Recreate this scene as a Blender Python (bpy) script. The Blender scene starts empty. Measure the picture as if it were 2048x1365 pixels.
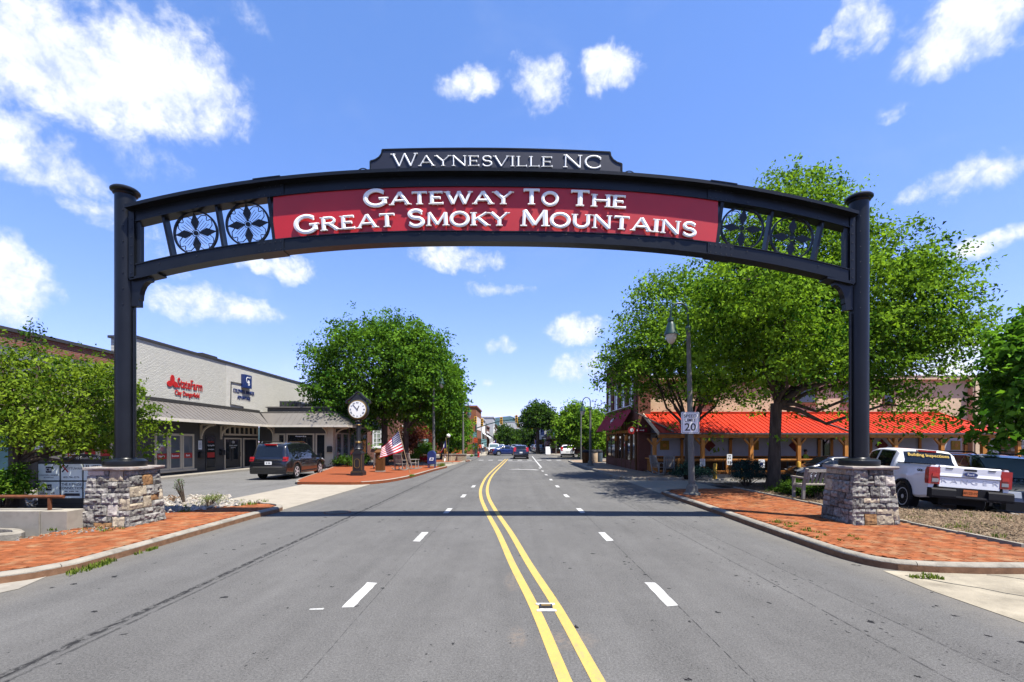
import bpy, bmesh, math, random
import numpy as np
from mathutils import Vector, Matrix
from mathutils import noise as mnoise
random.seed(7); np.random.seed(7)
R = math.radians
SC = bpy.context.scene
COL = SC.collection
# ------------------------------------------------------------------ camera, sky, sun, exposure
F, HZ, CX, CAMZ = 950.0, 885.0, 1024.0, 1.95        # focal length and horizon of the 2048 px photograph
cam_d = bpy.data.cameras.new('camera'); cam = bpy.data.objects.new('camera', cam_d); COL.objects.link(cam)
cam.location = (0, 0, CAMZ); cam.rotation_euler = (R(90), 0, 0)
cam_d.sensor_width = 36; cam_d.lens = 36*F/2048; cam_d.shift_y = (HZ-682.5)/2048
cam_d.clip_start = 0.05; cam_d.clip_end = 20000
SC.camera = cam
SC.view_settings.view_transform = 'Standard'; SC.view_settings.look = 'None'
SC.view_settings.exposure = 1.38; SC.view_settings.gamma = 1
SUNDIR = Vector((-0.33, 0.25, -0.91)).normalized()      # the way the light travels
sun_d = bpy.data.lights.new('sun', 'SUN'); sun_d.energy = 5.0; sun_d.angle = R(0.53); sun_d.color = (1.0, 0.95, 0.865)
sun = bpy.data.objects.new('sun', sun_d); COL.objects.link(sun)
sun.rotation_euler = SUNDIR.to_track_quat('-Z', 'Y').to_euler(); sun.location = (0, 0, 60)
world = bpy.data.worlds.new('World'); SC.world = world; world.use_nodes = True

class NT:
    """small node-tree writer"""
    def __init__(s, nt): s.nt = nt; s.n = nt.nodes; s.l = nt.links
    def new(s, t, **k):
        n = s.n.new(t)
        for a, b in k.items(): setattr(n, a, b)
        return n
    def put(s, sock, v):
        if v is None: return
        if isinstance(v, bpy.types.NodeSocket): s.l.new(v, sock)
        elif isinstance(v, (tuple, list)) and len(v) == 3 and sock.type == 'RGBA': sock.default_value = (*v, 1)
        else: sock.default_value = v
    def math(s, op, a, b=None, c=None, clamp=False):
        n = s.new('ShaderNodeMath', operation=op); n.use_clamp = clamp
        for i, v in enumerate((a, b, c)): s.put(n.inputs[i], v)
        return n.outputs[0]
    def vmath(s, op, a, b=None):
        n = s.new('ShaderNodeVectorMath', operation=op); s.put(n.inputs[0], a); s.put(n.inputs[1], b)
        return n.outputs['Value'] if op in ('DOT_PRODUCT', 'LENGTH') else n.outputs['Vector']
    def noise(s, vec, scale, detail=4, rough=.55, dist=0, out='Fac'):
        n = s.new('ShaderNodeTexNoise'); s.put(n.inputs['Vector'], vec); n.inputs['Scale'].default_value = scale
        n.inputs['Detail'].default_value = detail; n.inputs['Roughness'].default_value = rough; n.inputs['Distortion'].default_value = dist
        return n.outputs[out]
    def maprange(s, v, a, b, c=0, d=1, smooth=False):
        n = s.new('ShaderNodeMapRange'); n.interpolation_type = 'SMOOTHSTEP' if smooth else 'LINEAR'
        for i, x in enumerate((v, a, b, c, d)): s.put(n.inputs[i], x)
        return n.outputs[0]
    def mix(s, fac, a, b, mode='MIX'):
        n = s.new('ShaderNodeMix', data_type='RGBA', blend_type=mode)
        s.put(n.inputs[0], fac); s.put(n.inputs[6], a); s.put(n.inputs[7], b); return n.outputs[2]
    def sep(s, v):
        n = s.new('ShaderNodeSeparateXYZ'); s.put(n.inputs[0], v); return n.outputs
    def comb(s, x, y, z):
        n = s.new('ShaderNodeCombineXYZ'); s.put(n.inputs[0], x); s.put(n.inputs[1], y); s.put(n.inputs[2], z); return n.outputs[0]

def make_sky():
    t = NT(world.node_tree); t.n.clear()
    out = t.new('ShaderNodeOutputWorld'); bg = t.new('ShaderNodeBackground')
    sky = t.new('ShaderNodeTexSky', sky_type='NISHITA'); sky.sun_disc = False
    d = -SUNDIR
    sky.sun_elevation = math.asin(d.z); sky.sun_rotation = math.atan2(d.x, d.y)
    sky.altitude = 850; sky.air_density = 1.0; sky.dust_density = 0.1; sky.ozone_density = 3.0
    tc = t.new('ShaderNodeTexCoord'); v = tc.outputs['Generated']
    hs = t.new('ShaderNodeHueSaturation'); hs.inputs['Hue'].default_value = 0.505; hs.inputs['Saturation'].default_value = 1.0; hs.inputs['Value'].default_value = 1.45
    gm = t.new('ShaderNodeGamma'); gm.inputs[1].default_value = .80; t.put(gm.inputs[0], t.mix(1.0, sky.outputs[0], (.13, .13, .13), 'MULTIPLY'))
    t.put(hs.inputs['Color'], t.mix(1.0, gm.outputs[0], (7.1, 6.95, 8.9), 'MULTIPLY'))
    # clouds: soft-edged banks about fixed directions of the sky, their edges broken up by noise
    vis = [(130,150,165,95,1.25),(330,150,150,95,1.2),(60,60,90,50,.75),(430,195,75,42,.85),(340,40,40,45,.6),(40,310,120,55,.9),(100,290,60,35,.7),(15,560,60,80,1.1),
           (170,410,70,26,.55),(940,172,72,27,.9),(1085,165,58,36,1.1),(1228,128,62,38,1.15),(1650,66,30,22,.8),(1718,45,45,55,.85),(1915,55,125,62,1.1),
           (1945,355,115,33,.95),(1785,214,45,18,.5),(1990,484,85,24,.85),(425,612,130,30,.9),(925,517,95,24,.95),(990,578,85,17,.7),(1155,657,72,30,1.0),
           (1165,738,80,30,.8),(1010,690,32,15,.7),(978,768,18,9,.7),(560,530,85,20,.8),(350,500,90,50,.6),(1960,735,150,60,.75),(490,40,50,26,.4),(290,330,120,40,.35)]
    banks = []
    for (px, py, a, b, amp) in vis:
        c = Vector(((px-CX)/F, 1, (HZ-py)/F)); k = c.length
        banks.append((c.normalized(), a/F/k*1.05, b/F/k*1.15, amp))
    rng = random.Random(5)
    for i in range(26):                                   # the sky goes on with the same fair-weather clouds all round
        az = R(rng.uniform(55, 305)); el = R(rng.uniform(8, 75))
        c = Vector((math.sin(az)*math.cos(el), math.cos(az)*math.cos(el), math.sin(el)))
        banks.append((c, rng.uniform(.06, .16), rng.uniform(.03, .07), rng.uniform(.6, 1.2)))
    n0 = t.new('ShaderNodeTexNoise'); n0.inputs['Scale'].default_value = 8; n0.inputs['Detail'].default_value = 5; n0.inputs['Roughness'].default_value = .6; t.put(n0.inputs['Vector'], v)
    v0 = v; v = t.vmath('ADD', v, t.vmath('MULTIPLY', t.vmath('SUBTRACT', n0.outputs['Color'], (.5,.5,.5)), (.13,.13,.085)))
    field = None
    for (c, sx, sy, amp) in banks:
        rt = Vector((c.y, -c.x, 0)).normalized(); up = rt.cross(c)
        a = t.vmath('DOT_PRODUCT', v, tuple(rt/sx)); b = t.vmath('DOT_PRODUCT', v, tuple(up/sy)); w = t.vmath('DOT_PRODUCT', v, tuple(c))
        q = t.math('ADD', t.math('MULTIPLY', a, a), t.math('MULTIPLY', b, b))
        g = t.math('MULTIPLY', t.math('SUBTRACT', 1.0, t.math('MULTIPLY', q, .62)), amp)
        g = t.math('MULTIPLY', t.math('MAXIMUM', g, 0.0), t.math('GREATER_THAN', w, .2))
        field = g if field is None else t.math('MAXIMUM', field, g)
    v = v0; n1 = t.noise(v, 12, 10, .64, .3); n2 = t.noise(v, 38, 8, .64, .3)
    nn = t.math('ADD', t.math('MULTIPLY', t.math('SUBTRACT', n1, .5), 3.2), t.math('MULTIPLY', t.math('SUBTRACT', n2, .5), 1.7))
    dens = t.math('ADD', t.math('SUBTRACT', field, .38), t.math('MULTIPLY', nn, t.maprange(field, 0, .4, 0, .55)))
    mask = t.maprange(dens, -.16, .72, 0, 1, True)
    veil = t.math('MULTIPLY', t.maprange(t.noise(v, 3.2, 7, .62, .6), .5, .8, 0, .3, True), t.maprange(t.sep(v)[2], .02, .3, 1, .35))
    mask = t.math('MAXIMUM', mask, veil)
    shade = t.maprange(t.math('ADD', n2, t.math('MULTIPLY', n1, 1.1)), .78, 1.2, .3, 1.0)
    cl = t.mix(t.math('MULTIPLY', shade, t.maprange(dens, .1, .9, .72, 1)), (4.3, 5.1, 6.9), (8.2, 8.35, 8.55))
    r_, g_, b_ = t.sep(hs.outputs[0])                    # deepen the blue aloft, keep the horizon pale blue rather than greenish
    k_ = .056*2**1.38
    r_ = t.math('MULTIPLY', t.math('POWER', t.math('MULTIPLY', r_, k_/.73), 1.22), .62/k_); g_ = t.math('MULTIPLY', t.math('POWER', t.math('MULTIPLY', g_, k_/.90), .90), .785/k_); b_ = t.math('MULTIPLY', b_, 1.05)
    col = t.mix(mask, t.comb(r_, g_, b_), cl)
    t.put(bg.inputs[0], col); bg.inputs[1].default_value = 0.056
    t.l.new(bg.outputs[0], out.inputs[0])
make_sky()

# ------------------------------------------------------------------ helpers
def PX(px, py, Y):
    """a point at depth Y on the line of sight through a pixel of the photograph (for taking measurements)"""
    return Vector(((px-CX)/F*Y, Y, CAMZ-(py-HZ)/F*Y))
def XZ(px, Y): return (px-CX)/F*Y
def ZY(py, Y): return CAMZ-(py-HZ)/F*Y

class MB:
    def __init__(s): s.v = []; s.f = []; s.m = []
    def add(s, vs, fs, m=0):
        b = len(s.v); s.v.extend(tuple(v) for v in vs); s.f.extend(tuple(b+i for i in f) for f in fs); s.m.extend([m]*len(fs)); return s
    def box(s, x0, x1, y0, y1, z0, z1, m=0):
        vs = [(x0,y0,z0),(x1,y0,z0),(x1,y1,z0),(x0,y1,z0),(x0,y0,z1),(x1,y0,z1),(x1,y1,z1),(x0,y1,z1)]
        return s.add(vs, [(3,2,1,0),(4,5,6,7),(0,1,5,4),(1,2,6,5),(2,3,7,6),(3,0,4,7)], m)
    def bar(s, p, q, w, h=None, up=(0,0,1), m=0):
        p, q = Vector(p), Vector(q); h = h or w; d = (q-p).normalized(); u = Vector(up)
        if abs(d.dot(u)) > .98: u = Vector((0,1,0))
        a = d.cross(u).normalized(); b = a.cross(d).normalized(); a *= w/2; b *= h/2
        vs = [p-a-b, p+a-b, p+a+b, p-a+b, q-a-b, q+a-b, q+a+b, q-a+b]
        return s.add(vs, [(0,1,2,3),(7,6,5,4),(4,5,1,0),(5,6,2,1),(6,7,3,2),(7,4,0,3)], m)
    def tube(s, path, r, n=8, m=0, closed=False, caps=True):
        path = [Vector(p) for p in path]; k = len(path); rs = r if isinstance(r, (list, tuple)) else [r]*k
        b = len(s.v); pu = None
        for i, p in enumerate(path):
            a = path[(i-1) % k] if (closed or i > 0) else p; c = path[(i+1) % k] if (closed or i < k-1) else p
            d = (c-a).normalized()
            u = pu if pu is not None else (Vector((0,0,1)) if abs(d.z) < .9 else Vector((0,1,0)))
            x = d.cross(u); 
            if x.length < 1e-4: x = d.cross(Vector((1,0,0)))
            x.normalize(); y = x.cross(d).normalized(); pu = y
            for j in range(n):
                t = 2*math.pi*j/n; s.v.append(tuple(p+x*math.cos(t)*rs[i]+y*math.sin(t)*rs[i]))
        for i in range(k if closed else k-1):
            i2 = (i+1) % k
            for j in range(n): 
                j2 = (j+1) % n; s.f.append((b+i*n+j, b+i*n+j2, b+i2*n+j2, b+i2*n+j)); s.m.append(m)
        if caps and not closed:
            s.f.append(tuple(b+j for j in reversed(range(n)))); s.f.append(tuple(b+(k-1)*n+j for j in range(n))); s.m += [m, m]
        return s
    def lathe(s, prof, n=16, c=(0,0,0), m=0, axis='z'):
        b = len(s.v); k = len(prof)
        for (r, h) in prof:
            for j in range(n):
                t = 2*math.pi*j/n; x, y = r*math.cos(t), r*math.sin(t)
                p = (x, y, h) if axis == 'z' else ((h, x, y) if axis == 'x' else (x, h, y))
                s.v.append((c[0]+p[0], c[1]+p[1], c[2]+p[2]))
        fl = axis == 'y'
        for i in range(k-1):
            for j in range(n):
                q = (b+i*n+j, b+i*n+(j+1) % n, b+(i+1)*n+(j+1) % n, b+(i+1)*n+j); s.f.append(q[::-1] if fl else q); s.m.append(m)
        e0 = tuple(b+j for j in range(n)); e1 = tuple(b+(k-1)*n+j for j in range(n))
        s.f.append(e0 if fl else e0[::-1]); s.f.append(e1[::-1] if fl else e1); s.m += [m, m]
        return s
    def prism(s, poly, d0, d1, plane='xz', m=0):
        """polygon in a plane, extruded from d0 to d1 along the third axis"""
        n = len(poly); mp = {'xz': lambda a, b, d: (a, d, b), 'xy': lambda a, b, d: (a, b, d), 'yz': lambda a, b, d: (d, a, b)}[plane]
        vs = [mp(a, b, d0) for a, b in poly]+[mp(a, b, d1) for a, b in poly]
        fs = [tuple(range(n)), tuple(range(2*n-1, n-1, -1))]+[(i, n+i, n+(i+1) % n, (i+1) % n) for i in range(n)]
        return s.add(vs, fs, m)
    def build(s, name, mat, parent=None, world=True, smooth=None, loc=None, fix=True):
        me = bpy.data.meshes.new(name); me.from_pydata(s.v, [], s.f)
        for mm in (mat if isinstance(mat, (list, tuple)) else [mat]): me.materials.append(mm)
        if len(me.materials) > 1: me.polygons.foreach_set('material_index', s.m)
        if fix:
            b = bmesh.new(); b.from_mesh(me); bmesh.ops.recalc_face_normals(b, faces=b.faces); b.to_mesh(me); b.free()
        if smooth is not None:
            me.polygons.foreach_set('use_smooth', [True]*len(me.polygons)); me.set_sharp_from_angle(angle=R(smooth))
        me.update()
        return link(name, me, parent, world, loc)

def wloc(o):
    v = Vector((0,0,0))
    while o is not None: v += o.location; o = o.parent
    return v
def link(name, me, parent=None, world=True, loc=None, rot=None):
    o = bpy.data.objects.new(name, me); COL.objects.link(o)
    if parent is not None:
        o.parent = parent
        if world: o.location = Vector(loc or (0,0,0))-wloc(parent)
        else: o.location = Vector(loc or (0,0,0))
    elif loc: o.location = loc
    if rot: o.rotation_euler = rot
    return o
def tag(o, label=None, cat=None, group=None, kind=None):
    if label: o['label'] = label
    if cat: o['category'] = cat
    if group: o['group'] = group
    if kind: o['kind'] = kind
    return o
def thing(name, label, cat, loc=(0,0,0), rz=0, group=None):
    o = bpy.data.objects.new(name, None); COL.objects.link(o); o.location = loc; o.rotation_euler = (0,0,rz)
    o.empty_display_size = .2
    return tag(o, label, cat, group)
def structure(name, mb, mat, **k): return tag(mb.build(name, mat, **k), kind='structure')
def copy_tree(o, parent=None):
    c = o.copy(); COL.objects.link(c)
    if parent is not None: c.parent = parent
    for ch in [x for x in bpy.data.objects if x.parent is o]: copy_tree(ch, c)
    return c
def dup(o, loc, rz, label, group=None, scale=None):
    c = copy_tree(o); c.location = loc; c.rotation_euler = (0,0,rz); c['label'] = label
    if group: c['group'] = group
    if scale: c.scale = (scale,)*3
    return c
TXT = {}
def text_mesh(s, size, extrude=.004, bold=0.0, align='CENTER', sx=1.0, spacing=1.0):
    key = (s, size, extrude, bold, align, sx, spacing)
    if key in TXT: return TXT[key]
    cu = bpy.data.curves.new('lettering', 'FONT'); cu.body = s; cu.size = size; cu.extrude = extrude; cu.offset = bold*size
    cu.align_x = align; cu.align_y = 'CENTER'; cu.space_character = spacing; cu.resolution_u = 3
    o = bpy.data.objects.new('lettering', cu); COL.objects.link(o); bpy.context.view_layer.update()
    me = bpy.data.meshes.new_from_object(o.evaluated_get(bpy.context.evaluated_depsgraph_get()))
    bpy.data.objects.remove(o); bpy.data.curves.remove(cu)
    if sx != 1: 
        for vx in me.vertices: vx.co.x *= sx
    me.name = 'lettering'; TXT[key] = me; return me
FACE_S = (R(90), 0, 0)            # lettering that faces the camera (-Y)
FACE_E = (R(90), 0, R(90))        # lettering that faces +X
FACE_W = (R(90), 0, R(-90))
def letters(s, size, mat, parent, loc, rot=FACE_S, world=True, name='lettering', **k):
    me = text_mesh(s, size, **k).copy(); me.materials.clear(); me.materials.append(mat)
    return link(name, me, parent, world, loc, rot)

def text_bars(parent, mat, x0, x1, y, z0, z1, n, world=True):
    """a line of print too small to read: one little block per letter"""
    mb = MB(); rg = random.Random(int(abs(x0*977+z0*131))); p = (x1-x0)/n
    for i in range(n):
        if i and rg.random() < .12: continue
        mb.box(x0+i*p, x0+i*p+p*.72, y, y+.003, z0+(z1-z0)*rg.choice((0,0,.15)), z1-(z1-z0)*rg.choice((0,0,.25)))
    return tag(mb.build('text_line', mat, parent, world), kind='stuff')
# ------------------------------------------------------------------ materials
KA = .55
def pos(t): return t.new('ShaderNodeNewGeometry').outputs['Position']
def M(name, col, rough=.6, metal=0.0, var=.12, scale=3.0, bump=0.0, bscale=30, spec=.5, objrand=0.0, dirt=None, coat=0.0, col2=None, stretch=None):
    col = tuple(c*KA for c in col); col2 = tuple(c*KA for c in col2) if col2 else None
    if dirt: dirt = (tuple(c*KA for c in dirt[0]), dirt[1], dirt[2])
    m = bpy.data.materials.new(name); m.use_nodes = True; t = NT(m.node_tree); b = t.n['Principled BSDF']
    v = pos(t)
    if stretch: v = t.vmath('MULTIPLY', v, stretch)
    c2 = col2 or tuple(min(1, c*(1+var)) for c in col); c1 = col if col2 else tuple(c*(1-var) for c in col)
    c = t.mix(t.maprange(t.noise(v, scale, 6, .6), .3, .7), c1, c2)
    if objrand:
        oi = t.new('ShaderNodeObjectInfo').outputs['Random']
        c = t.mix(1.0, c, t.comb(*[t.maprange(oi, 0, 1, 1-objrand, 1+objrand)]*3), 'MULTIPLY')
    if dirt: c = t.mix(t.maprange(t.noise(v, dirt[1], 8, .65), .5, .75, 0, dirt[2]), c, dirt[0])
    t.put(b.inputs['Base Color'], c); b.inputs['Roughness'].default_value = rough; b.inputs['Metallic'].default_value = metal
    b.inputs['Specular IOR Level'].default_value = spec if rough < .6 else min(spec, .12); b.inputs['Coat Weight'].default_value = coat; b.inputs['Coat Roughness'].default_value = .05
    if bump:
        bn = t.new('ShaderNodeBump'); bn.inputs['Strength'].default_value = bump; bn.inputs['Distance'].default_value = .02
        t.put(bn.inputs['Height'], t.noise(v, bscale, 5, .6)); t.put(b.inputs['Normal'], bn.outputs[0])
    return m
def brick_mat(name, ca, cb, mortar, axis='x', bw=.215, bh=.075, bump=.5, ms=.012, var=.5):
    """masonry too far away to tell its bricks apart"""
    ca, cb, mortar = (tuple(c*KA for c in q) for q in (ca, cb, mortar))
    m = bpy.data.materials.new(name); m.use_nodes = True; t = NT(m.node_tree); b = t.n['Principled BSDF']
    x, y, z = t.sep(pos(t)); v = t.comb(x if axis == 'x' else y, z, 0.0)
    br = t.new('ShaderNodeTexBrick'); t.put(br.inputs['Vector'], v); br.inputs['Scale'].default_value = 1
    br.inputs['Brick Width'].default_value = bw; br.inputs['Row Height'].default_value = bh; br.inputs['Mortar Size'].default_value = ms; br.inputs['Bias'].default_value = 0
    t.put(br.inputs['Color1'], ca); t.put(br.inputs['Color2'], cb); t.put(br.inputs['Mortar'], mortar)
    c = t.mix(t.maprange(t.noise(pos(t), 1.3, 6, .65), .35, .7, 0, var), br.outputs[0], tuple(q*.72 for q in ca))
    t.put(b.inputs['Base Color'], c); b.inputs['Roughness'].default_value = .85; b.inputs['Specular IOR Level'].default_value = .15
    bn = t.new('ShaderNodeBump'); bn.inputs['Strength'].default_value = bump; bn.inputs['Distance'].default_value = .02
    h = t.math('ADD', t.math('MULTIPLY', br.outputs['Fac'], -1.0), t.math('MULTIPLY', t.noise(t.vmath('MULTIPLY', v, (1.6, 11, 1)), 1.5, 5, .7), 1.4))
    t.put(bn.inputs['Height'], h); t.put(b.inputs['Normal'], bn.outputs[0])
    return m
def leaf_mat(name, dark, light, trans=.4):
    m = bpy.data.materials.new(name); m.use_nodes = True; t = NT(m.node_tree); t.n.remove(t.n['Principled BSDF'])
    at = t.new('ShaderNodeAttribute'); at.attribute_name = 'tint'
    c = t.mix(at.outputs['Fac'], dark, light)
    df = t.new('ShaderNodeBsdfDiffuse'); tr = t.new('ShaderNodeBsdfTranslucent')
    t.put(df.inputs[0], c); t.put(tr.inputs[0], t.mix(1.0, c, (1.25, 1.25, .55), 'MULTIPLY'))
    mx = t.new('ShaderNodeMixShader'); mx.inputs[0].default_value = trans; t.l.new(df.outputs[0], mx.inputs[1]); t.l.new(tr.outputs[0], mx.inputs[2])
    t.l.new(mx.outputs[0], t.n['Material Output'].inputs[0])
    return m
def glass_mat(name, col, rough=.03, spec=.8):
    m = bpy.data.materials.new(name); m.use_nodes = True; t = NT(m.node_tree); b = t.n['Principled BSDF']
    t.put(b.inputs['Base Color'], t.mix(t.noise(pos(t), .8, 3), tuple(c*.6 for c in col), col)); b.inputs['Roughness'].default_value = rough
    b.inputs['Specular IOR Level'].default_value = spec
    return m
def asphalt_mat(name, base, cracks=True):
    m = bpy.data.materials.new(name); m.use_nodes = True; t = NT(m.node_tree); b = t.n['Principled BSDF']
    v = pos(t); x, y, z = t.sep(v)
    big = t.noise(v, .35, 5, .6); mid = t.noise(v, 6, 5, .65); fine = t.noise(v, 45, 3, .7); grit = t.noise(v, 130, 2, .6)
    k = t.math('ADD', t.maprange(big, .3, .7, .9, 1.08), t.maprange(fine, .3, .7, -.32, .32))
    k = t.math('ADD', k, t.maprange(t.noise(t.vmath('MULTIPLY', v, (1.5,.045,1)), 1.0, 4, .6), .32, .68, -.10, .10)); k = t.math('ADD', k, t.maprange(t.noise(t.vmath('MULTIPLY', v, (1,.5,1)), 1.6, 5, .7), .35, .65, -.07, .06))
    k = t.math('ADD', k, t.maprange(grit, .3, .7, -.35, .35)); k = t.math('ADD', k, t.maprange(mid, .3, .7, -.05, .05))
    c = t.mix(1.0, base, t.comb(k, k, k), 'MULTIPLY')
    # small dark pits and tar spots
    vo = t.new('ShaderNodeTexVoronoi'); vo.inputs['Scale'].default_value = 3.2; t.put(vo.inputs['Vector'], t.vmath('ADD', v, t.comb(t.math('MULTIPLY', mid, .25), t.math('MULTIPLY', fine, .12), 0.0)))
    pit = t.math('LESS_THAN', vo.outputs['Distance'], t.maprange(t.noise(v, 1.1, 3), .36, .72, 0, .17))
    vo2 = t.new('ShaderNodeTexVoronoi'); vo2.inputs['Scale'].default_value = 11; t.put(vo2.inputs['Vector'], t.vmath('MULTIPLY', v, (1, .8, 1)))
    band = t.maprange(t.math('ABSOLUTE', t.math('SUBTRACT', x, 3.9)), .3, 1.1, 1, 0, True) if cracks else 0.0
    pit2 = t.math('LESS_THAN', vo2.outputs['Distance'], t.math('ADD', t.maprange(t.noise(v, 1.9, 4), .46, .8, 0, .24), t.math('MULTIPLY', band, .10)))
    dark = t.math('MAXIMUM', pit, t.math('MULTIPLY', pit2, .8))
    if cracks:
        wob = t.math('MULTIPLY', t.math('SUBTRACT', t.noise(v, 1.2, 6, .7), .5), .35)
        for x0, w, a in ((-4.25, .045, .9), (-4.12, .02, .6), (1.98, .006, .75), (-1.72, .006, .5), (3.6, .012, .6), (4.15, .014, .5)):
            dd = t.math('ABSOLUTE', t.math('ADD', t.math('SUBTRACT', x, x0), t.math('MULTIPLY', wob, .25 if w > .02 else .1)))
            gap = t.maprange(t.noise(t.vmath('MULTIPLY', v, (9, 3.5, 1)), 2.2, 5, .7), .42, .52, 0, a)
            dark = t.math('MAXIMUM', dark, t.math('MULTIPLY', t.maprange(dd, w*.5, w*1.6, 1, 0), gap))
        c = t.mix(t.math('MULTIPLY', t.maprange(t.math('ABSOLUTE', t.math('SUBTRACT', x, -4.2)), 0, .4, .3, 0), t.maprange(mid, .35, .65)), c, (.05, .05, .05))
        # dusty pale gutters, worn pale patches in the middle of the road
        edge = t.math('MAXIMUM', t.maprange(x, 4.9, 5.6, 0, .55), t.maprange(x, -5.9, -6.7, 0, .5))
        c = t.mix(t.math('MULTIPLY', edge, t.maprange(mid, .3, .7, .4, 1)), c, (.14, .125, .10))
        for (cx, cy, rx, ry) in ((.02, 6.7, .13, .5), (.05, 4.75, .1, .28), (.55, 4.7, .3, .25)):
            q = t.math('ADD', t.math('POWER', t.math('DIVIDE', t.math('SUBTRACT', x, cx), rx), 2.0), t.math('POWER', t.math('DIVIDE', t.math('SUBTRACT', y, cy), ry), 2.0))
            c = t.mix(t.math('MULTIPLY', t.maprange(q, .1, 1.4, .5, 0, True), t.maprange(t.noise(v, 14, 5, .7), .4, .65)), c, (.165, .13, .10))
    c = t.mix(dark, c, (.010, .010, .011))
    t.put(b.inputs['Base Color'], c); b.inputs['Roughness'].default_value = .9; b.inputs['Specular IOR Level'].default_value = .12
    bn = t.new('ShaderNodeBump'); bn.inputs['Strength'].default_value = .45; bn.inputs['Distance'].default_value = .012
    t.put(bn.inputs['Height'], t.math('SUBTRACT', t.math('ADD', fine, grit), dark)); t.put(b.inputs['Normal'], bn.outputs[0])
    return m
def paint_mat(name, col):
    """worn road paint"""
    m = bpy.data.materials.new(name); m.use_nodes = True; t = NT(m.node_tree); b = t.n['Principled BSDF']; v = pos(t)
    c = t.mix(t.maprange(t.noise(v, 3, 6, .65), .35, .7), tuple(q*.9 for q in col), col)
    c = t.mix(t.math('MAXIMUM', t.maprange(t.noise(v, 60, 4, .7), .52, .70, 0, .7), t.maprange(t.noise(t.vmath('MULTIPLY', v, (1,.35,1)), 9, 6, .75), .54, .70, 0, .55)), c, (.13,.13,.12))
    t.put(b.inputs['Base Color'], c); b.inputs['Roughness'].default_value = .75; b.inputs['Specular IOR Level'].default_value = .12
    return m

ASPH = asphalt_mat('worn_asphalt', (.084, .0825, .0795)); LOT = asphalt_mat('lot_asphalt', (.103, .101, .097), False)
CONC = M('concrete', (.38, .35, .295), .88, var=.14, scale=2.2, bump=.3, bscale=55, dirt=((.24, .21, .17), 5.5, .7))
CONC2 = M('pale_concrete', (.42, .38, .31), .9, var=.1, scale=1.4, bump=.3, bscale=60, dirt=((.30, .26, .20), 4, .55))
KERBM = M('kerb_concrete', (.36, .33, .275), .88, var=.2, scale=3, bump=.5, bscale=40, objrand=.08, dirt=((.13, .12, .10), 4, .75))
WHITEP = paint_mat('white_road_paint', (.35, .35, .34)); YELLOWP = paint_mat('yellow_road_paint', (.375, .265, .075))
BRICKM = M('paving_brick', (.31, .098, .036), .85, var=.34, scale=5.5, bump=.35, bscale=60, objrand=.2, dirt=((.42, .28, .15), 3.1, .85))
BRICKS = brick_mat('paving_brick_far', (.35, .09, .03), (.31, .08, .03), (.20, .09, .045), var=.3)
SAND = M('joint_sand', (.27, .15, .085), .95, var=.25, scale=8, bump=.3)
BLACK = M('black_painted_steel', (.009, .011, .014), .33, var=.3, scale=2, bump=.03, bscale=60, spec=.28)
BLACK2 = M('black_metal', (.014, .014, .015), .45)
REDP = M('red_sign_panel', (.60, .010, .014), .42, var=.1, scale=1.2)
LETW = M('white_letter_paint', (1.22, 1.24, 1.21), .5, var=.05)
NAVY = M('navy_sign_panel', (.012, .014, .03), .42)
STONEC = M('dark_stone', (.29, .276, .248), .85, var=.6, scale=13, bump=1.0, bscale=38, objrand=.45, dirt=((.50, .47, .41), 15, .6))
STONET = M('tan_stone', (.54, .46, .33), .88, var=.3, scale=10, bump=.9, bscale=26, objrand=.2, dirt=((.30, .24, .16), 9, .6))
STONEW = M('white_stone', (.66, .60, .52), .85, var=.2, scale=10, bump=.6, bscale=30)
STONER = M('rust_stone', (.36, .20, .09), .88, var=.35, scale=9, bump=.9, bscale=26)
MORTAR = M('mortar', (.13, .125, .12), .95, var=.3, scale=12, bump=.6)
CAPST = M('capstone', (.46, .42, .38), .85, var=.2, scale=8, bump=.7, dirt=((.30, .14, .06), 4, .6))
GREYPB = brick_mat('grey_painted_brick', (.92, .90, .80), (.82, .80, .71), (.62, .605, .54), 'y', ms=.014, bump=.8, var=.3)
GREYPX = brick_mat('grey_painted_brick_end', (.36, .355, .32), (.33, .325, .29), (.26, .255, .23), 'x', bump=.6)
REDBY = brick_mat('red_brick_y', (.34, .11, .065), (.27, .085, .05), (.30, .24, .2), 'y'); REDBX = brick_mat('red_brick_x', (.33, .12, .08), (.25, .085, .055), (.32, .26, .22), 'x')
DKBRY = brick_mat('brown_brick_y', (.27, .085, .055), (.21, .068, .045), (.2, .12, .095), 'y'); DKBRX = brick_mat('brown_brick_x', (.27, .085, .055), (.21, .068, .045), (.2, .12, .095), 'x')
ORBX = brick_mat('orange_brick_x', (.42, .14, .06), (.36, .12, .05), (.34, .2, .13), 'x'); ORBY = brick_mat('orange_brick_y', (.42, .14, .06), (.36, .12, .05), (.34, .2, .13), 'y')
STUCCO = M('tan_stucco', (.86, .65, .43), .92, var=.12, scale=.9, bump=1.0, bscale=4, dirt=((.74, .54, .36), 2, .5))
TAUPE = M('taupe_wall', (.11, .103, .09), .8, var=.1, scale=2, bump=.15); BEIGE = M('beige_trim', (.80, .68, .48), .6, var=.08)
ROOFB = M('brown_metal_roof', (.205, .187, .165), .55, var=.08, metal=0.15, scale=2); ROOFD = M('dark_metal_roof', (.115, .10, .088), .5, var=.1, metal=.2)
FASCIA = M('fascia_paint', (.80, .74, .62), .6); CAPM = M('metal_coping', (.085, .08, .075), .45, metal=.4); GREYW = M('grey_blue_wall', (.17, .185, .215), .8, var=.08)
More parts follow.
